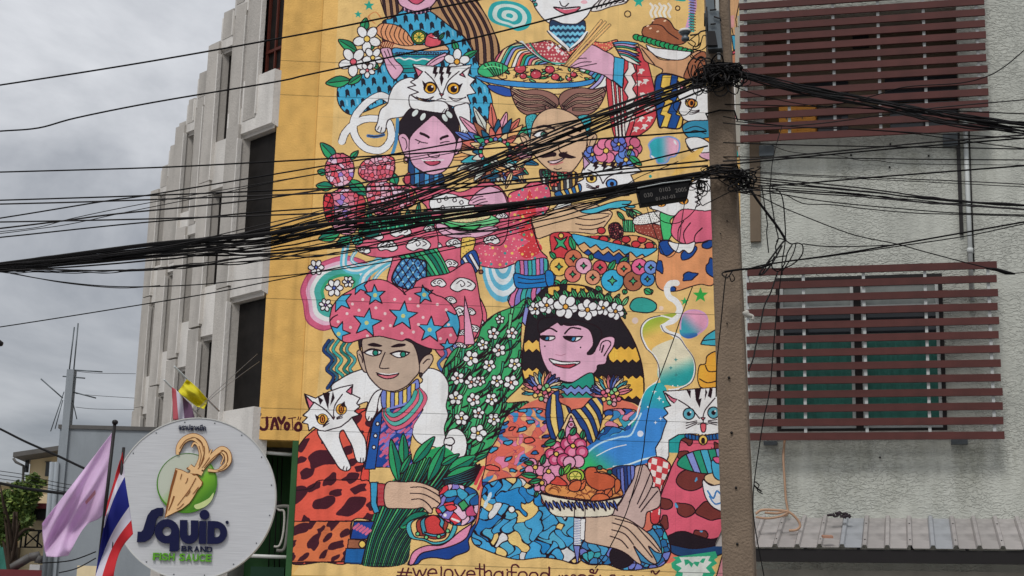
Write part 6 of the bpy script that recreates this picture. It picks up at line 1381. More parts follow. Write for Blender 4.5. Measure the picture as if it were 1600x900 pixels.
for i, (q_, c_) in enumerate(((0,(206,96,120)),(22,(90,170,160)),(44,(206,100,120)),(66,(70,160,150)))): 
    s(K, [850-q_*.3, 596+q_*.2, 880-q_, 650, 800-q_*.4, 760-q_, 720, 796-q_, 670+q_*.3, 740-q_*.4, 668+q_*.3, 700], 7.4); s(c_, [850-q_*.3, 596+q_*.2, 880-q_, 650, 800-q_*.4, 760-q_, 720, 796-q_, 670+q_*.3, 740-q_*.4, 668+q_*.3, 700], 5.6)
f((40,32,38), '534 340 560 330 820 330 910 380 900 410 870 430 838 470 830 400 800 350 700 330 560 350 546 400', 1)
f((178,156,138), '526 400 546 392 560 440 580 500 560 500 536 450'); f((178,156,138), '852 460 880 420 912 412 922 440 900 480 856 520'); s(K, '870 460 890 440 904 438', 1.3); s(K, '536 410 550 430 556 456', 1.2); el((60,50,50), 858, 518, 8, 10)
FC = (178,156,138)
f(FC, '552 340 600 322 700 318 800 346 830 380 846 440 850 500 820 540 780 580 720 604 660 596 620 566 584 520 566 460')
f(K, '580 362 612 352 656 366 640 374 600 370', 1, 0); f(K, '702 372 740 356 778 358 770 370 720 376', 1, 0)
f(Wt, '566 404 600 388 650 396 640 414 604 420'); el((30,130,110), 622, 404, 14, 14); s(K, '562 402 600 384 654 394', 2.2); f(Wt, '704 408 750 398 796 404 770 424 736 428'); el((30,130,110), 766, 412, 14, 14); s(K, '700 408 750 394 798 404', 2.2)
s(K, '672 402 652 450 644 480 668 486 692 484', 1.8); f((204,110,120), '630 516 680 520 742 512 716 534 670 538'); s(Wt, '640 510 690 516 736 510', 1.6); s(K, '626 508 680 522 744 512', 1.3)
m = f(PC, '384 240 388 200 400 160 440 110 490 80 560 40 620 22 680 30 740 66 780 100 770 92 820 66 880 66 930 100 980 120 1030 170 1056 230 1058 300 1030 360 970 388 900 380 840 356 790 330 760 342 700 330 640 318 560 330 480 352 430 330 400 290')
star(620, 104, 56, CY, -94); star(766, 212, 78, CY, -84); star(578, 248, 78, CY, -80); star(876, 102, 52, CY, -100); star(908, 284, 72, CY, -86)
with clip(m): star(1040, 240, 80, CY, -60); star(440, 130, 66, CY, -30); star(430, 300, 62, CY, -70); star(540, 50, 56, CY, -100); star(996, 370, 40, CY, -90)
for x, y in ((620,104),(766,212),(576,248),(876,102),(904,284),(430,306)): el((190,190,120), x, y, 11, 11, 0, 0)
for x, y in ((536,182),(502,150),(556,126),(428,242),(492,272),(580,316),(660,276),(672,200),(624,170),(722,126),(802,124),(700,262),(760,302),(820,296),(844,160),(870,220),(944,152),(990,180),(1002,258),(960,330),(1014,312),(474,200),(846,256)): el((222,190,190), x, y, 8, 8, 0, 0)
for q_ in ('760 60 770 90', '880 66 900 90 930 96', '590 30 600 24', '384 240 400 220 424 206'): s(K, q_, 1.4)
reoutline(m)
# ---- white cat on his shoulder; red leopard jacket
Z(400, 640, 3.4605)
m = f((212,88,70), '222 230 250 170 300 120 350 90 440 60 540 30 600 0 660 0 610 120 590 260 566 376 612 388 640 500 670 600 520 600 500 820 360 824 186 826 196 640 206 500 214 380')
blobs(m, (66,26,38), 80, 36, 84, 12, asp=.55, ang=-35, o=0, sp=.78)
m2 = f((204,110,70), '206 604 520 604 500 820 360 824 186 826', 0, 0); blobs(m2, (64,26,38), 30, 28, 56, 5, asp=.5, ang=-40, o=0, sp=.8); reoutline(m)
s(K, '214 438 300 424 340 384 460 380 566 376', 1.8); s(K, '204 604 400 602 676 602', 1.8, 0)
f(Wt, '334 110 430 60 500 30 530 60 560 110 590 160 596 230 588 280 560 286 540 270 520 200 494 150 470 110 450 140 470 210 506 290 510 318 486 332 450 316 420 270 370 190', 1)
for q_ in ('470 326 476 306', '488 330 492 310', '564 284 566 262', '578 282 580 262'): s(K, q_, 1.2)
Z(400, 430, 3.3333)
f(Wt, '252 618 310 640 380 606 440 584 504 570 500 620 542 640 524 668 542 684 512 708 540 726 500 740 480 760 440 790 400 800 360 812 330 808 300 790 276 812 270 776 240 768 268 740 244 730 278 700 262 660', 0)
f((200,100,120), '258 626 300 666 278 696', 0); f((200,100,120), '500 578 496 622 470 606', 0)
for q_ in ('320 628 334 676 350 650', '346 612 376 700 384 612', '400 604 386 680 410 640', '356 618 372 660 366 612'): f(K, q_, 0, 0)
s(K, '300 660 360 700 400 742', 1.4); s(K, '450 620 410 680 404 742', 1.4)
for ex, ey in ((346, 750), (444, 698)): el(K, ex, ey, 30, 30, 0, 0); el((222,166,70), ex, ey, 26, 26, 0, 0); el((200,120,50), ex, ey, 12, 20, 0, 1); el(K, ex, ey, 3, 12, 0, 0)
f(K, '306 724 330 740 318 764', 0, 0); f(K, '462 656 440 672 466 690', 0, 0); f((200,110,120), '396 740 410 738 404 750', 0)
for d_ in (0, 12, 24): s(K, [380, 770-d_, 350, 790-d_*.3], .9); s(K, [420, 750-d_*.3, 450, 742-d_*.8], .9)
f(Wt, '658 596 640 640 624 720 590 762 570 730 590 660 620 610'); s(K, '584 752 590 736', 1.2); s(K, '598 756 602 742', 1.2)
f(Wt, '986 846 1010 806 1050 800 1086 830 1098 880 1086 940 1040 972 1006 950 1020 890 980 880'); s(K, '990 850 1020 846 1034 870 1010 888 990 880', 1.3)
# signature on the corner wall
BRs = (66,20,28)
for q_ in ('28 742 82 740', '56 742 56 790 38 804 16 790', '80 800 96 744 114 800', '88 784 108 782', '116 742 132 770 148 740', '132 770 128 804', '152 778 160 768 170 778 168 796 160 802 151 792 152 778', '168 746 206 740', '188 744 192 804', '208 780 220 768 234 782 232 802 218 808 204 798 208 780', '14 724 10 734', '26 720 22 732', '222 738 218 750', '234 742 228 754'): s(BRs, q_, 4.6 if len(q_) > 16 else 1.6)
# ---- stems, leaves, wrist and bejewelled flower
Z(400, 640, 3.4605)
m = f((40,150,90), '640 560 690 480 740 380 800 330 900 240 1010 200 1100 260 1200 300 1180 400 1000 470 900 560 840 700 800 836 560 836 600 700', 1, 0)
with clip(m):
    for i in range(26):
        x0 = 570+i*9.5; sweep([(36,140,90),(20,90,80),(80,180,110),(30,120,100),(20,80,76)][i % 5], [x0, 850, x0+30+i*2, 700, x0+80+i*7, 540, x0+130+i*13, 380, x0+160+i*17, 260], 15, 12)
leafs = ((770,390,730,160,62),(800,300,796,130,54),(850,290,966,146,58),(930,390,1020,190,60),(1040,330,1190,250,70),(1010,390,1220,310,80),(780,350,840,240,34),(1180,270,1260,236,30),(930,560,776,640,74),(1000,300,1100,240,40))
for a_ in leafs: leaf(*a_, GR, (26,112,90))
for i in range(5): sweep((30,110,120), [1010, 400-i*6, 1090, 396-i*10, 1180, 372-i*14, 1210, 320-i*6], 12, 5)
f((30,90,150), '486 750 590 752 570 836 476 830', 0); f(BRN, '500 700 596 706 590 752 494 748', 0); el(YE, 574, 728, 18, 20); f((30,66,140), '530 606 640 606 600 700 510 700', 0)
for i in range(5): s((200,100,130), [530+i*16, 640+i*8, 556+i*16, 620+i*8], 4)
f((56,140,176), '618 394 660 392 656 440 650 500 668 552 640 562 622 520', 0); m = f(Wt, '656 398 704 402 702 520 656 522', 0); bands(m, [(176,70,76), Wt], '650 396 650 526', '706 396 706 526', 1); 
with clip(m):
    for i in range(6): s((176,56,66), [654, 406+i*23, 704, 408+i*23], 2.6, 0)
reoutline(m)
f((200,168,144), '704 398 800 392 860 390 930 408 990 440 1040 490 1020 502 1030 520 1000 540 960 530 950 560 930 556 900 530 860 536 780 534 700 522')
for q_ in ('836 420 900 420 960 448 1030 494', '834 452 900 456 960 484 1010 522', '842 486 890 484 930 510 952 540'): s(K, q_, 1.7)
# layered fan skirt under the hand, starry blue hem
f(NV, '820 836 860 780 930 740 1000 740 1100 690 1180 620 1200 560 1240 480 1200 640 1150 700 1150 760 1080 790 1040 810 960 800 900 810 870 836')
m = f((206,130,160), '828 834 850 770 920 736 1010 730 1100 660 1180 600 1196 530 1160 640 1130 700 1050 740 960 760 890 780 850 836')
for k_, c_ in ((1,(70,160,170)),(.82,BG),(.62,(150,60,50)),(.46,(70,150,170)),(.3,(190,60,60))): f(c_, [952-130*k_, 590+20*k_, 960-130*k_, 650+40*k_, 910, 640+70*k_, 960, 650+80*k_, 1020, 640+80*k_, 960+110*k_, 600+80*k_, 960+120*k_, 590+20*k_, 960, 570], 1)
for x, y in ((874,672),(920,690),(988,686),(1036,656)): el(LG, x, y, 11, 11)
m = f((36,90,150), '990 440 1040 404 1120 410 1190 440 1204 500 1190 580 1130 624 1060 620 1000 580 972 540 1000 500')
cells(m, [(36,90,150), (206,60,70), (60,150,180), (130,120,190), (196,80,120), (220,180,200)], 13, seed=4, warp=.3); f((60,150,90), '1092 510 1124 486 1150 520 1118 550', 0); f((214,70,76), '1020 524 1060 514 1086 530 1050 550'); s(Wt, '1060 590 1096 604', 3); el(Wt, 1022, 570, 9, 9, 0, 0)
s(RD, '1186 400 1230 310', 5); s(RD, '1200 430 1228 360', 4); 
# ---- lower right woman: bob hair with ochre zigzag bands
Z(700, 430, 3.3333)
hairm = f((34,28,34), '478 90 520 62 600 48 700 54 780 84 850 140 900 230 950 310 990 400 1014 500 1020 600 1010 680 960 660 860 640 760 640 560 600 470 600 400 560 384 460 396 340 410 240 430 160')
zg = lambda y0, y1, x0, x1, ph=0: sum([[x, y0+(9 if (i+ph) % 2 else -9)] for i, x in enumerate(range(x0, x1, 20))], [])+sum([[x, y1+(9 if (i+ph) % 2 else -9)] for i, x in enumerate(range(x1, x0, -20))], [])
with clip(hairm):
    f((222,176,86), zg(342, 396, 380, 500), 0); f((222,176,86), zg(488, 540, 380, 500), 0); f((222,172,70), zg(376, 450, 820, 1040), 0); f((222,172,70), zg(528, 640, 760, 1060), 0)
    f((222,176,86), '620 50 700 46 740 90 716 92 700 110 680 96 650 112 640 92 616 80', 0); f((222,176,86), '520 60 580 56 584 76 566 90 574 110 540 106 520 96', 0)
reoutline(hairm, 2.2)
f(PK, '480 300 520 262 570 240 620 262 690 260 740 280 770 330 760 400 790 340 830 320 866 326 862 370 830 420 820 460 780 470 770 500 720 540 660 556 600 552 540 520 500 460 478 380')
f((34,28,34), '476 300 480 230 600 220 760 260 800 300 790 340 770 380 750 410 724 408 756 360 740 290 690 262 650 258 610 250 590 262 570 246 540 262', 1, 1)
s(K, '486 292 530 276 566 294', 2.6); s(K, '608 304 640 274 690 280', 2.6)
f(Wt, '484 320 550 318 552 332 520 342 492 334'); f((60,130,170), '496 322 524 320 522 338 504 336', 1); f(K, '484 318 510 318 506 332 488 330', 1, 0); f(Wt, '604 322 692 322 672 342 640 344'); f((60,130,170), '636 322 664 322 658 342 642 342', 1); f(K, '604 320 646 320 640 338 622 334', 1, 0); s(K, '478 316 554 317', 2); s(K, '600 319 700 320', 2)
f(Wt, '528 434 600 452 684 450 670 466 630 482 570 474 546 460'); f((170,60,76), '546 460 600 466 666 462 630 484 576 476'); s(K, '528 434 600 450 684 450', 1.5); el(K, 504, 370, 4, 4, 0, 0); el(K, 690, 376, 4, 4, 0, 0); s((186,130,150), '560 412 586 418 612 410', 1.2)
s(K, '790 390 800 352 830 340 848 356 830 390 812 420', 1.6); s(K, '800 400 810 366', 2.4); s(K, '580 60 610 80', 1)
# flower crown
for x in range(440, 930, 46):
    y = 170-50*math.sin((x-430)/500*math.pi); leaf(x, y, x-26, y-52, 26, (60,160,100)); leaf(x, y, x+22, y+66, 28, (40,130,90)); leaf(x+6, y, x+40, y-50, 24, LG)
leaf(890, 190, 932, 200, 24, GR)
for x, y, q_, n_ in ((454,174,36,6),(514,156,46,6),(808,170,42,6),(872,188,46,6),(726,180,56,6),(612,164,64,6)): flower(x, y, q_, n_, Wt, (220,160,70), x % 50, 1, .62)
# neck, crossed collar, shoulders with flower clusters
m = f((36,140,120), '576 560 640 562 752 510 750 660 700 690 660 700 600 690 578 650')
with clip(m):
    for y in (580, 650): f((120,140,200), sum([[560+i*20, y+(12 if i % 2 else -6)] for i in range(11)], [])+sum([[760-i*20, y+34+(12 if i % 2 else -6)] for i in range(11)], []), 0)
reoutline(m)
# dappled, marbled coat
coat = f((206,110,90), '520 640 440 656 380 690 320 750 270 820 200 940 190 1010 170 1100 160 1200 180 1400 600 1460 1150 1500 1240 1300 1100 900 1000 700 900 650 800 640', 1, 0)
Z(730, 640, 3.4625)
pal2 = [(206,96,80),(70,140,190),(224,170,110),(206,110,150),(36,80,150),(90,160,150)]
m = f((206,110,110), '230 20 420 0 470 140 460 200 420 260 330 300 280 360 120 420 80 400 100 300 110 240 160 160'); cells(m, [(208,100,84),(210,120,150),(208,110,90),(222,160,110),(60,130,180),(208,100,84)], 12, .95, .6, .55, seed=5, bc=(150,70,90), merge=True)
blobs(m, [(36,100,160),(60,150,190),(40,60,130),(214,90,80),(60,150,190)], 22, 16, 44, 4, asp=.45, ang=-12)
m = f((66,152,196), '84 430 110 400 200 372 290 370 330 400 400 440 420 520 640 580 640 720 600 830 500 812 400 800 290 812 200 796 100 760 40 730 24 680 60 600 70 520')
cells(m, [(64,150,196),(40,130,190),(70,156,198),(206,206,206),(66,152,196),(222,190,120),(40,120,180),(80,160,190),(64,150,196)], 17, .95, 2.0, .42, seed=7, merge=True)
for x, y in ((120,470),(100,510)): el((190,210,220), x, y, 10, 26, 20, 0)
el(Wt, 240, 540, 18, 18)
m = f((70,150,180), '736 10 900 0 920 60 900 120 850 150 760 150 700 180 650 220 700 120'); cells(m, [(206,130,150),(60,150,170),(40,80,150),(80,170,150),(222,180,110),(60,130,180)], 11, .9, 1.2, .45, seed=11, merge=True)
m = f((40,120,170), '680 190 720 120 760 90 850 110 860 150 780 180 740 220'); cells(m, [(40,110,170),(80,160,200),(30,70,130)], 12, .9, 1.4, .45, seed=12, merge=True)
Z(700, 430, 3.3333)
for cx, cy, sg in ((495, 600, 1), (850, 620, -1)):
    for i in range(15):
        t = RAD(170+i*15) if sg > 0 else RAD(150+i*14); leaf(cx+20*math.cos(t), cy+16*math.sin(t), cx+112*math.cos(t), cy+104*math.sin(t), 30, [(60,150,160),(222,170,110),(206,120,130),(40,70,130),(120,130,190),(222,200,160)][i % 6], None, 1)
    for i in range(13): t = i*2.4; q_ = 8+10*math.sqrt(i); el([(206,100,120),(222,190,110),(120,190,130),(214,150,160)][i % 4], cx+q_*1.15*math.cos(t), cy+12+q_*math.sin(t), 13)
m = f((34,64,124), '524 640 576 600 580 660 640 710 560 870 520 800 508 720', 1); bands(m, [(34,64,124), (222,190,110)], '520 600 500 760 560 880', '640 680 700 720 640 860', 6)
m = f((34,64,124), '640 712 700 690 750 640 800 650 806 720 790 800 750 880 700 820', 1); bands(m, [(34,64,124), (222,190,110)], '640 712 700 790 740 890', '760 620 810 690 830 780', 6)
f((222,190,140), '560 860 600 780 640 716 690 790 720 840 700 900 580 900', 1); f((206,140,180), '612 800 640 730 670 800 672 860 612 860', 0); el((214,170,190), 641, 778, 17, 17); el((150,60,90), 641, 778, 9, 9, 0, 0)
# ---- genie smoke, spray painted
s(Wt, '1190 40 1156 44 1140 70 1150 110 1190 140 1206 180 1180 230 1130 250 1110 262 1140 300 1200 320', 10); s((226,222,214), '1190 40 1160 44 1146 70 1156 110 1190 146 1200 180 1176 220', 6)
f(grad((150,170,60), (222,180,100), (1060, 230), (1100, 320)), '1190 200 1130 204 1060 220 1016 260 1010 310 1030 370 1060 400 1120 420 1200 400 1180 330 1120 290 1104 262 1130 246', 1, 0)
f(grad((214,206,180), (40,150,150), (1160, 440), (1200, 540)), '1060 390 1090 440 1090 520 1104 560 1040 590 1010 640 1000 720 950 800 1000 900 1300 900 1120 600 1200 580 1260 560 1282 500 1276 430 1230 370 1200 330 1120 350', 1, 0)
s((226,226,222), '1190 150 1200 190 1180 226 1110 212 1050 228 1014 264 1010 316 1036 376 1066 410 1090 446 1100 520 1090 552 1040 590 1012 640 990 700 980 740 940 780', 2.6)
s((226,226,222), '1124 264 1120 290 1200 320 1236 372 1276 430 1284 496 1262 556 1200 590 1150 596', 2.6)
s((60,50,60), '1110 262 1130 296 1200 324 1236 372 1278 432 1288 500 1266 560 1204 594', 1.2); s((60,50,60), '1104 210 1044 226 1008 262 1004 316 1030 378 1066 414 1096 470 1102 530', 1.2)
f(grad((44,160,165), (54,120,190), (1080, 600), (1040, 800)), '1100 560 1040 590 1012 640 1000 700 985 740 960 790 900 820 760 870 700 940 900 1000 1080 960 1130 880 1120 800 1140 740 1120 660 1140 600', 1, 0)
for x, y in ((1186,440),(1160,482),(1188,520)): star(x, y, 12, (60,130,130), 0, .35, 0, 4)
for x, y in ((1074,606),(1100,642),(1082,770),(1108,750),(1060,720)): star(x, y, 15, Wt, 0, .3, 0, 4)
for x, y in ((1120,660),(1040,686),(1170,576),(1196,576)): el(Wt, x, y, 4, 4, 0, 0)
el((200,206,220), 1000, 826, 16, 16, 0, 0)
f((50,150,140), '946 160 966 126 1006 116 1050 126 1084 150 1080 180 1040 196 990 192 960 184'); el((222,190,170), 1110, 172, 12, 12, 0, 0); el((212,190,180), 974, 236, 17, 17, 0, 0)
star(1314, 104, 42, (50,160,70), o=0); star(1232, 136, 23, (50,160,90), o=0)
m = f(grad((60,150,165), (212,150,176), (1230, 280), (1290, 220)), '1210 260 1220 210 1256 184 1310 186 1346 214 1348 262 1310 300 1260 326 1216 306', 1, 0); reoutline(m, 2.4, (200,150,190)); f(grad((50,90,160),(60,150,165),(1260,330),(1250,280)), '1206 280 1230 300 1290 300 1296 316 1250 330 1212 312', 1, 0)
f((60,160,180), '1320 350 1350 310 1420 280 1440 360 1330 362'); s(K, '1330 340 1420 330', 1.3)
f((222,160,60), '1300 520 1310 470 1340 460 1350 420 1400 396 1450 420 1460 580 1330 588 1304 560'); s(K, '1340 470 1356 500 1400 500', 1.3); s(K, '1310 540 1350 560 1400 550', 1.3)
# ---- right-hand cat with tongue out, pink giraffe-print figure
Z(730, 640, 3.4625)
m = f((60,150,200), '620 300 640 240 720 180 820 150 900 120 930 60 960 0 1060 0 1090 60 1050 130 1060 240 980 260 880 300 800 310 700 330 610 320', 1, 0)
put(m[0], grad((50,170,90), (60,130,200), tuple([640, 320]), tuple([760, 190]))); s((180,210,230), '604 320 640 244 720 182 820 150 880 140 910 90 940 20', 2.4); s((200,220,230), '790 308 860 300 950 270 1060 244', 2.4); s(Wt, '700 250 780 210 860 190', 1.2)
el((200,206,220), 936, 130, 17, 17, 0, 0)
for x, y in ((1018,70),(1046,48)): star(x, y, 12, Wt, 0, .3, 0, 4)
m = f((206,90,110), '1160 160 1240 150 1340 150 1500 160 1500 720 1372 720 1240 680 1140 660 1080 700 1060 712 1040 600 1044 480 1080 380 1110 300 1140 240')
blobs(m, (110,50,46), 26, 34, 86, 21, asp=.75, o=1); blobs(m, (80,150,190), 5, 10, 18, 2, o=0)
m = f((40,140,110), '1136 300 1160 256 1230 224 1300 216 1400 220 1420 330 1300 346 1200 330'); bands(m, [(40,140,110), (130,140,200), (40,140,110), (70,160,190)], '1130 220 1200 360', '1420 180 1440 340', 7)
Z(700, 430, 3.3333)
f(Wt, '1120 604 1200 600 1300 590 1400 584 1460 590 1460 830 1380 826 1250 826 1200 830 1150 860 1150 940 1120 1010 1090 980 1080 900 1110 850 1124 800 1140 760 1120 740 1146 720 1124 690 1160 680 1140 650', 0)
f((205,110,130), '1130 612 1170 640 1204 650 1190 676 1156 650', 0); f(K, '1180 660 1200 640 1206 680 1190 690', 0, 0)
f(Wt, '1160 690 1200 640 1290 596 1440 590 1440 820 1320 830 1230 812 1180 790 1140 770 1170 740 1146 720', 0, 0)
for q_ in ('1240 596 1262 640 1264 600', '1284 592 1290 650 1310 690 1320 640 1306 646 1318 590', '1340 590 1336 650 1350 610', '1362 588 1352 630 1370 640 1378 590'): f(K, q_, 0, 0)
s(K, '1200 650 1260 690 1310 746', 1.5); s(K, '1390 640 1340 700 1326 746', 1.5)
for ex, ey in ((1254, 722), (1382, 716)): el(K, ex, ey, 33, 33, 0, 0); el((90,160,176), ex, ey, 27, 27, 0, 0); el(K, ex, ey, 11, 12, 0, 0); el(Wt, ex+9, ey-9, 5, 5, 0, 0)
f((206,110,120), '1316 742 1338 742 1328 756', 0); f((206,90,100), '1316 774 1342 774 1340 810 1328 818 1318 808'); s(K, '1328 756 1326 770 1300 776', 1.3); s(K, '1326 770 1352 776', 1.3)
for d_ in (0, 14, 28): s(K, [1240, 770+d_, 1296, 758+d_*.5], .9); s(K, [1354, 758+d_*.4, 1400, 752+d_], .9)
f((36,90,150), '1240 826 1320 836 1440 820 1440 850 1320 860 1244 850'); 
for i in range(9): s(K, [1250+i*18, 828, 1252+i*18, 854], 1.1)
el(YE, 1328, 858, 23, 26); el(K, 1328, 862, 8, 14); 
# teacup, dark bowl, checked cloth, steam from the pot
Z(730, 640, 3.4625)
f((210,180,140), '1284 360 1330 342 1400 350 1400 420 1300 396'); f(Wt, '1274 380 1320 410 1420 410 1420 560 1372 550 1320 520 1284 460'); s((60,120,180), '1300 440 1330 480 1350 440 1380 470', 2.2); s((60,120,180), '1310 470 1340 510 1380 500', 2); f(CY, '1320 280 1352 282 1380 330 1370 380 1334 360'); f((206,90,130), '1328 262 1360 256 1390 280 1350 290')
f((34,24,32), '1060 712 1120 668 1180 660 1260 690 1330 700 1400 680 1400 740 1300 760 1160 770'); f((34,66,110), '1070 726 1130 736 1220 752 1320 740 1400 720 1400 770 1280 808 1180 800 1110 776')
m = f((190,60,66), '976 280 1040 256 1100 300 1080 360 1050 440 1040 600 1000 616 990 560 1000 420'); 
with clip(m):
    for i in range(5):
        for j in range(9):
            if (i+j) % 2: f((220,206,200), [970+i*30-j*3, 250+j*32+i*10, 998+i*30-j*3, 258+j*32+i*10, 994+i*30-j*3, 290+j*32+i*10, 966+i*30-j*3, 282+j*32+i*10], 0, 0)
reoutline(m)
f((60,130,170), '970 660 1010 620 1060 640 1100 740 1090 800 1040 840 960 860 850 868 760 840 640 830 620 720 700 700')
cells(f((70,150,180), '640 700 720 700 800 730 900 800 1000 840 1050 800 1040 700 1000 630 1060 640 1100 760 1060 840 960 862 850 868 760 840 640 830 606 780 ', 1, 0), [(70,150,190),(60,120,170),(110,120,190),(60,160,170),(40,100,150)], 12, .9, 1.6, .25, seed=17)
f((34,24,32), '770 780 800 740 860 740 900 790 880 840 820 860 780 830')
m = f((36,56,110), '780 340 800 310 860 302 910 310 900 380 880 440 830 500 830 400', 1); bands(m, [(36,56,110), (60,90,160), (110,120,190)], '790 330 800 500', '900 300 910 460', 6)
# pale hand, front hand
HC = (186,160,152)
f(HC, '780 575 830 500 860 440 900 370 910 310 940 300 966 300 990 340 1004 380 1000 420 1030 420 1046 460 1040 520 1000 545 970 560 960 620 940 640 860 600', 1)
for q_ in ('948 300 930 370 900 450 876 500', '990 344 960 420 920 510', '1004 400 970 470 930 530', '1030 440 980 500 940 552'): s(K, q_, 1.7)
f((196,168,146), '630 590 700 582 770 570 860 590 940 640 1000 690 1052 770 1020 770 980 740 1024 826 990 826 930 770 900 740 940 826 920 830 860 780 800 752 700 730 630 704', 1)
for q_ in ('784 612 860 640 920 700 1000 800', '782 650 850 672 900 730', '772 684 830 706 870 750', '800 590 900 620 960 680 1040 768'): s(K, q_, 1.8)
f(Wt, '612 588 640 590 634 706 610 704', 0); m = f((110,120,170), '578 584 614 588 610 734 574 736', 0)
for i in range(16): s(Wt, [580, 592+i*9, 612, 595+i*9], 1.3)
f((120,130,196), '574 736 610 736 600 828 592 828', 0)
# bowl with crab noodles, lime and pink blossoms
for x, y, q_, c_ in ((350,290,27,0),(366,336,26,0),(336,326,24,0),(420,300,38,0),(396,330,28,0),(440,336,30,0),(476,330,40,0),(440,370,34,0),(406,400,24,0),(380,425,20,0),(372,395,18,0),(410,425,16,0),(480,200,30,1),(450,240,30,1),(500,236,34,1),(540,186,36,1),(576,158,36,1),(610,190,36,1),(564,232,40,1),(620,230,34,1),(470,272,30,1),(520,272,36,1),(600,280,34,2),(552,286,34,2)):
    el([(214,140,170),(190,70,110),(212,150,176)][c_], x, y, q_, q_); (c_ == 1) and el((216,130,160), x+2, y-2, q_*.5, q_*.5, 0, 0)
for x, y in ((368,312),(440,334),(572,196),(482,240),(404,396)): el(YE, x, y, 13, 13)
for a_ in ((480,170,416,190,40),(500,160,520,106,34),(560,140,586,96,34),(620,160,630,110,30),(380,360,290,350,34),(400,380,330,396,30),(360,290,306,286,26),(380,440,366,476,22),(400,300,420,240,30)): leaf(*a_, (50,150,90), (30,110,80))
m = f((210,140,80), '420 424 450 400 520 410 600 400 640 320 700 310 760 330 820 380 830 420 834 470 700 490 560 476 440 456'); r_ = np.random.RandomState(3)
with clip(m):
    for i in range(34): x, y = r_.uniform(430, 820), r_.uniform(390, 480); s((120,60,40), [x, y, x+20, y-14, x+44, y-8, x+56, y+10], 1.2)
el((150,180,60), 586, 358, 48, 40); el((214,200,100), 584, 362, 34, 28); 
for i in range(6): t = math.pi*i/3; s((120,130,50), [584, 362, 584+32*math.cos(t), 362+26*math.sin(t)], 1.2)
f((196,70,60), '450 400 470 376 490 360 540 400 520 412'); leaf(520, 350, 560, 292, 34, (120,180,70)); leaf(510, 360, 508, 308, 28, (60,150,80))
m = f((184,86,56), '636 346 650 316 690 312 710 340 760 350 800 376 790 420 740 440 690 430 650 400')
for a_, b_ in (((560,420),(600,380)), ((590,436),(640,380)), ((700,476),(740,440)), ((750,470),(780,430))): leaf(*a_, *b_, 50, (196,100,62))
f((196,100,62), '546 420 570 390 610 384 616 410 600 440 560 440'); f((196,100,62), '664 500 690 460 740 456 770 480 750 520 710 540'); f((196,100,62), '800 380 826 384 826 430 800 450')
el(DG, 716, 314, 14, 12); el(DG, 770, 338, 14, 14); s(K, '690 340 730 336 770 350', 1.3)
m = f((214,206,186), '396 452 470 468 600 488 720 492 836 470 800 530 780 570 700 580 580 580 460 566', 1); r_ = np.random.RandomState(8)
for i in range(19): x = 430+i*20.5; leaf(x-8, 492+(i % 2)*8, x+14, 548-(i % 3)*8, 13, (60,90,170), None, 0)
s(K, '580 500 580 576', 1.2); s(K, '640 494 636 576', 1.2); s(K, '396 452 470 470 600 490 720 494 836 472', 2.2)
# starburst under the dark bowl and pink corner
Z(840, 850, 5.3333)
f((50,160,120), '1112 160 1150 130 1120 110 1200 100 1480 60 1500 110 1470 130 1496 160 1450 190 1480 240 1440 300 1130 300 1160 230 1120 200', 0, 0)
f((206,212,206), '1180 110 1440 100 1420 140 1450 150 1400 200 1440 240 1380 240 1360 300 1200 300 1210 240 1170 230 1200 200 1150 170 1200 150', 0, 0)
f((50,160,120), '1220 130 1400 120 1380 160 1350 150 1330 190 1300 160 1280 196 1260 160 1230 180', 0, 0); f((206,212,206), '1250 128 1370 122 1350 150 1310 146 1290 160', 0, 0)
f((206,140,150), '1480 300 1540 90 1600 60 1600 300', 0)
# ---- writing along the foot of the wall
Z(560, 860, 5.3333); WR = (74,26,36)
for q_ in ('330 180 444 186', '322 210 438 216', '372 150 340 240', '418 148 388 240', '456 150 484 215 508 164 534 212 566 156', '580 192 652 190', '652 190 640 162 610 156 584 176 580 206 600 232', '690 138 690 240', '716 196 730 164 764 160 786 190 776 228 740 234 718 214 716 196', '804 160 842 220 888 166', '906 200 970 202', '970 202 960 176 930 170 906 186 906 214', '1010 112 1012 240', '974 150 1042 156', '1048 120 1052 240', '1052 190 1080 168 1104 180 1106 240', '1130 206 1150 180 1186 180 1200 206 1180 232 1144 232 1130 206', '1202 176 1204 240', '1240 186 1240 240', '1238 160 1240 164', '1336 140 1316 120 1286 124 1276 150 1278 240', '1250 178 1316 184', '1332 210 1346 184 1384 180 1404 206 1390 236 1350 236 1332 210', '1424 212 1440 188 1476 186 1494 212 1480 240 1440 240 1424 212', '1516 214 1532 190 1568 190 1584 214 1570 240 1530 240 1516 214', '1588 140 1590 240'): s(WR, q_, 2.4)
Z(840, 850, 5.3333)
for q_ in ('98 198 96 270', '180 262 184 290', '206 262 208 290', '224 270 240 262 256 276 256 300', '280 290 284 262 300 258 316 268 316 300', '340 268 360 256 380 262', '356 262 380 258 400 272 400 300', '420 300 424 270 450 262 470 274 470 300', '440 236 436 222 452 212 466 224 458 240 444 236', '458 240 480 244 500 210', '520 262 530 300', '600 280 610 262 640 262 650 290', '948 236 950 226 964 226 970 240 986 250 1014 222', '700 300 700 276 720 268', '760 300 764 272 790 270 796 300', '860 280 880 270 900 290', '960 300 964 276 1000 276 1004 300'): s(WR, q_, 2.6)
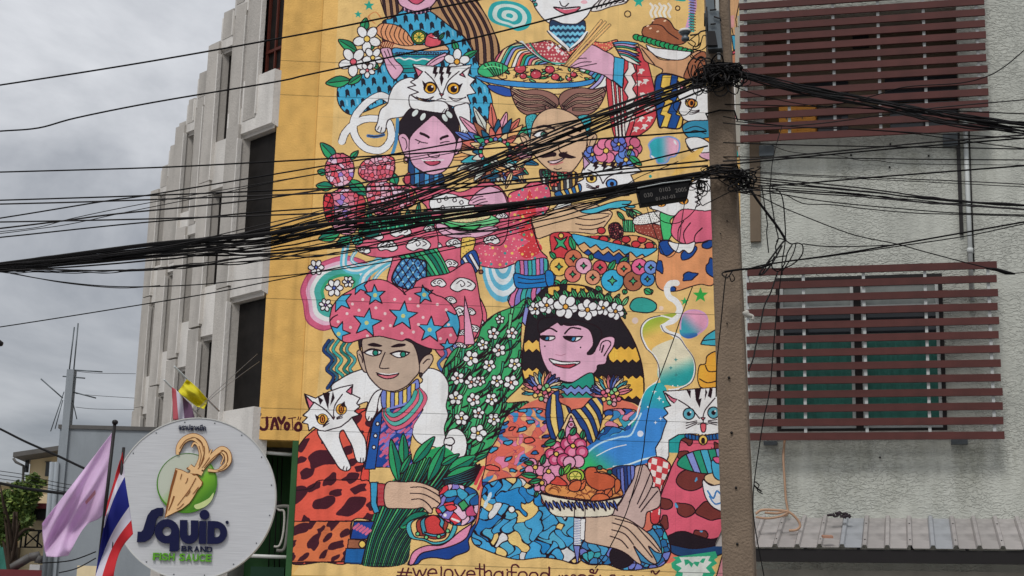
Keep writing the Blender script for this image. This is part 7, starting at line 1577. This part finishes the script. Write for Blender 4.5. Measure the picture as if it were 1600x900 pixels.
# ---- hairline joints between the rendered wall panels, soot and weathering kept faint
def joint(a0, z0, a1, z1, c=.74, w=1):
    x0, x1 = sorted((int((a0-CA0)*PPM), int((a1-CA0)*PPM))); y0, y1 = sorted((int((CZ1-z0)*PPM), int((CZ1-z1)*PPM)))
    cv[max(y0, 0):max(y1, y0+w), max(x0, 0):max(x1, x0+w)] *= c
for i_, y_ in enumerate((110, 163, 480, 650, 683, 886)):
    z_ = MW.sz(800, y_)[1]; joint(sE, z_, sR, z_, .62, 2)
for y_ in (195, 262, 376, 440, 560): z_ = MW.sz(800, y_)[1]; joint(sF, z_, sR, z_, .86, 1)
for a_ in np.arange(sF, sR, 1.22): joint(a_, CZ0, a_, CZ1, .90, 1)
_n = np.random.RandomState(1).rand(CH//24+3, CW//24+3); yy = np.linspace(0, _n.shape[0]-1.01, CH); xx = np.linspace(0, _n.shape[1]-1.01, CW)
iy = yy.astype(int); ix = xx.astype(int); fy = (yy-iy)[:, None]; fx = (xx-ix)[None]
sm_ = (_n[iy][:, ix]*(1-fx)+_n[iy][:, ix+1]*fx)*(1-fy)+(_n[iy+1][:, ix]*(1-fx)+_n[iy+1][:, ix+1]*fx)*fy
cv *= (1+(sm_[..., None]-.5)*.10)
_s = np.random.RandomState(3).rand(CH//330+3, CW//16+3); yy = np.linspace(0, _s.shape[0]-1.01, CH); xx = np.linspace(0, _s.shape[1]-1.01, CW); iy = yy.astype(int); ix = xx.astype(int); fy = (yy-iy)[:, None]; fx = (xx-ix)[None]
st_ = (_s[iy][:, ix]*(1-fx)+_s[iy][:, ix+1]*fx)*(1-fy)+(_s[iy+1][:, ix]*(1-fx)+_s[iy+1][:, ix+1]*fx)*fy
cv *= 1-np.clip(st_-.6, 0, 1)[..., None]*.22          # rain-washed dirt runs; cv *= (1+(np.random.RandomState(2).rand(CH, CW, 1)-.5)*.05)
# paint film: photograph values turned into paint reflectance
lin = np.where(cv <= .04045, cv/12.92, ((np.clip(cv, 0, 1)+.055)/1.055)**2.4)/PAINT_K
srgb = np.clip(np.where(lin <= .0031308, lin*12.92, 1.055*np.clip(lin, 0, 1)**(1/2.4)-.055), 0, 1)
img = bpy.data.images.new('mural_paint', CW, CH, alpha=False)
buf = np.ones((CH, CW, 4), np.float32); buf[..., :3] = srgb[::-1]; img.pixels.foreach_set(buf.ravel()); img.update(); img.pack()
mural_mat.use_nodes = True; t_ = mural_mat.node_tree; bs_ = t_.nodes['Principled BSDF']; bs_.inputs['Roughness'].default_value = .8; bs_.inputs['Specular IOR Level'].default_value = .2
ti = t_.nodes.new('ShaderNodeTexImage'); ti.image = img; ti.extension = 'EXTEND'; ti.interpolation = 'Linear'; t_.links.new(ti.outputs[0], bs_.inputs['Base Color'])
tcn = t_.nodes.new('ShaderNodeTexCoord'); nzn = t_.nodes.new('ShaderNodeTexNoise'); nzn.inputs['Scale'].default_value = 30; t_.links.new(tcn.outputs['Object'], nzn.inputs[0])
bpn = t_.nodes.new('ShaderNodeBump'); bpn.inputs['Strength'].default_value = .4; bpn.inputs['Distance'].default_value = .02; t_.links.new(nzn.outputs[0], bpn.inputs['Height']); t_.links.new(bpn.outputs[0], bs_.inputs['Normal'])
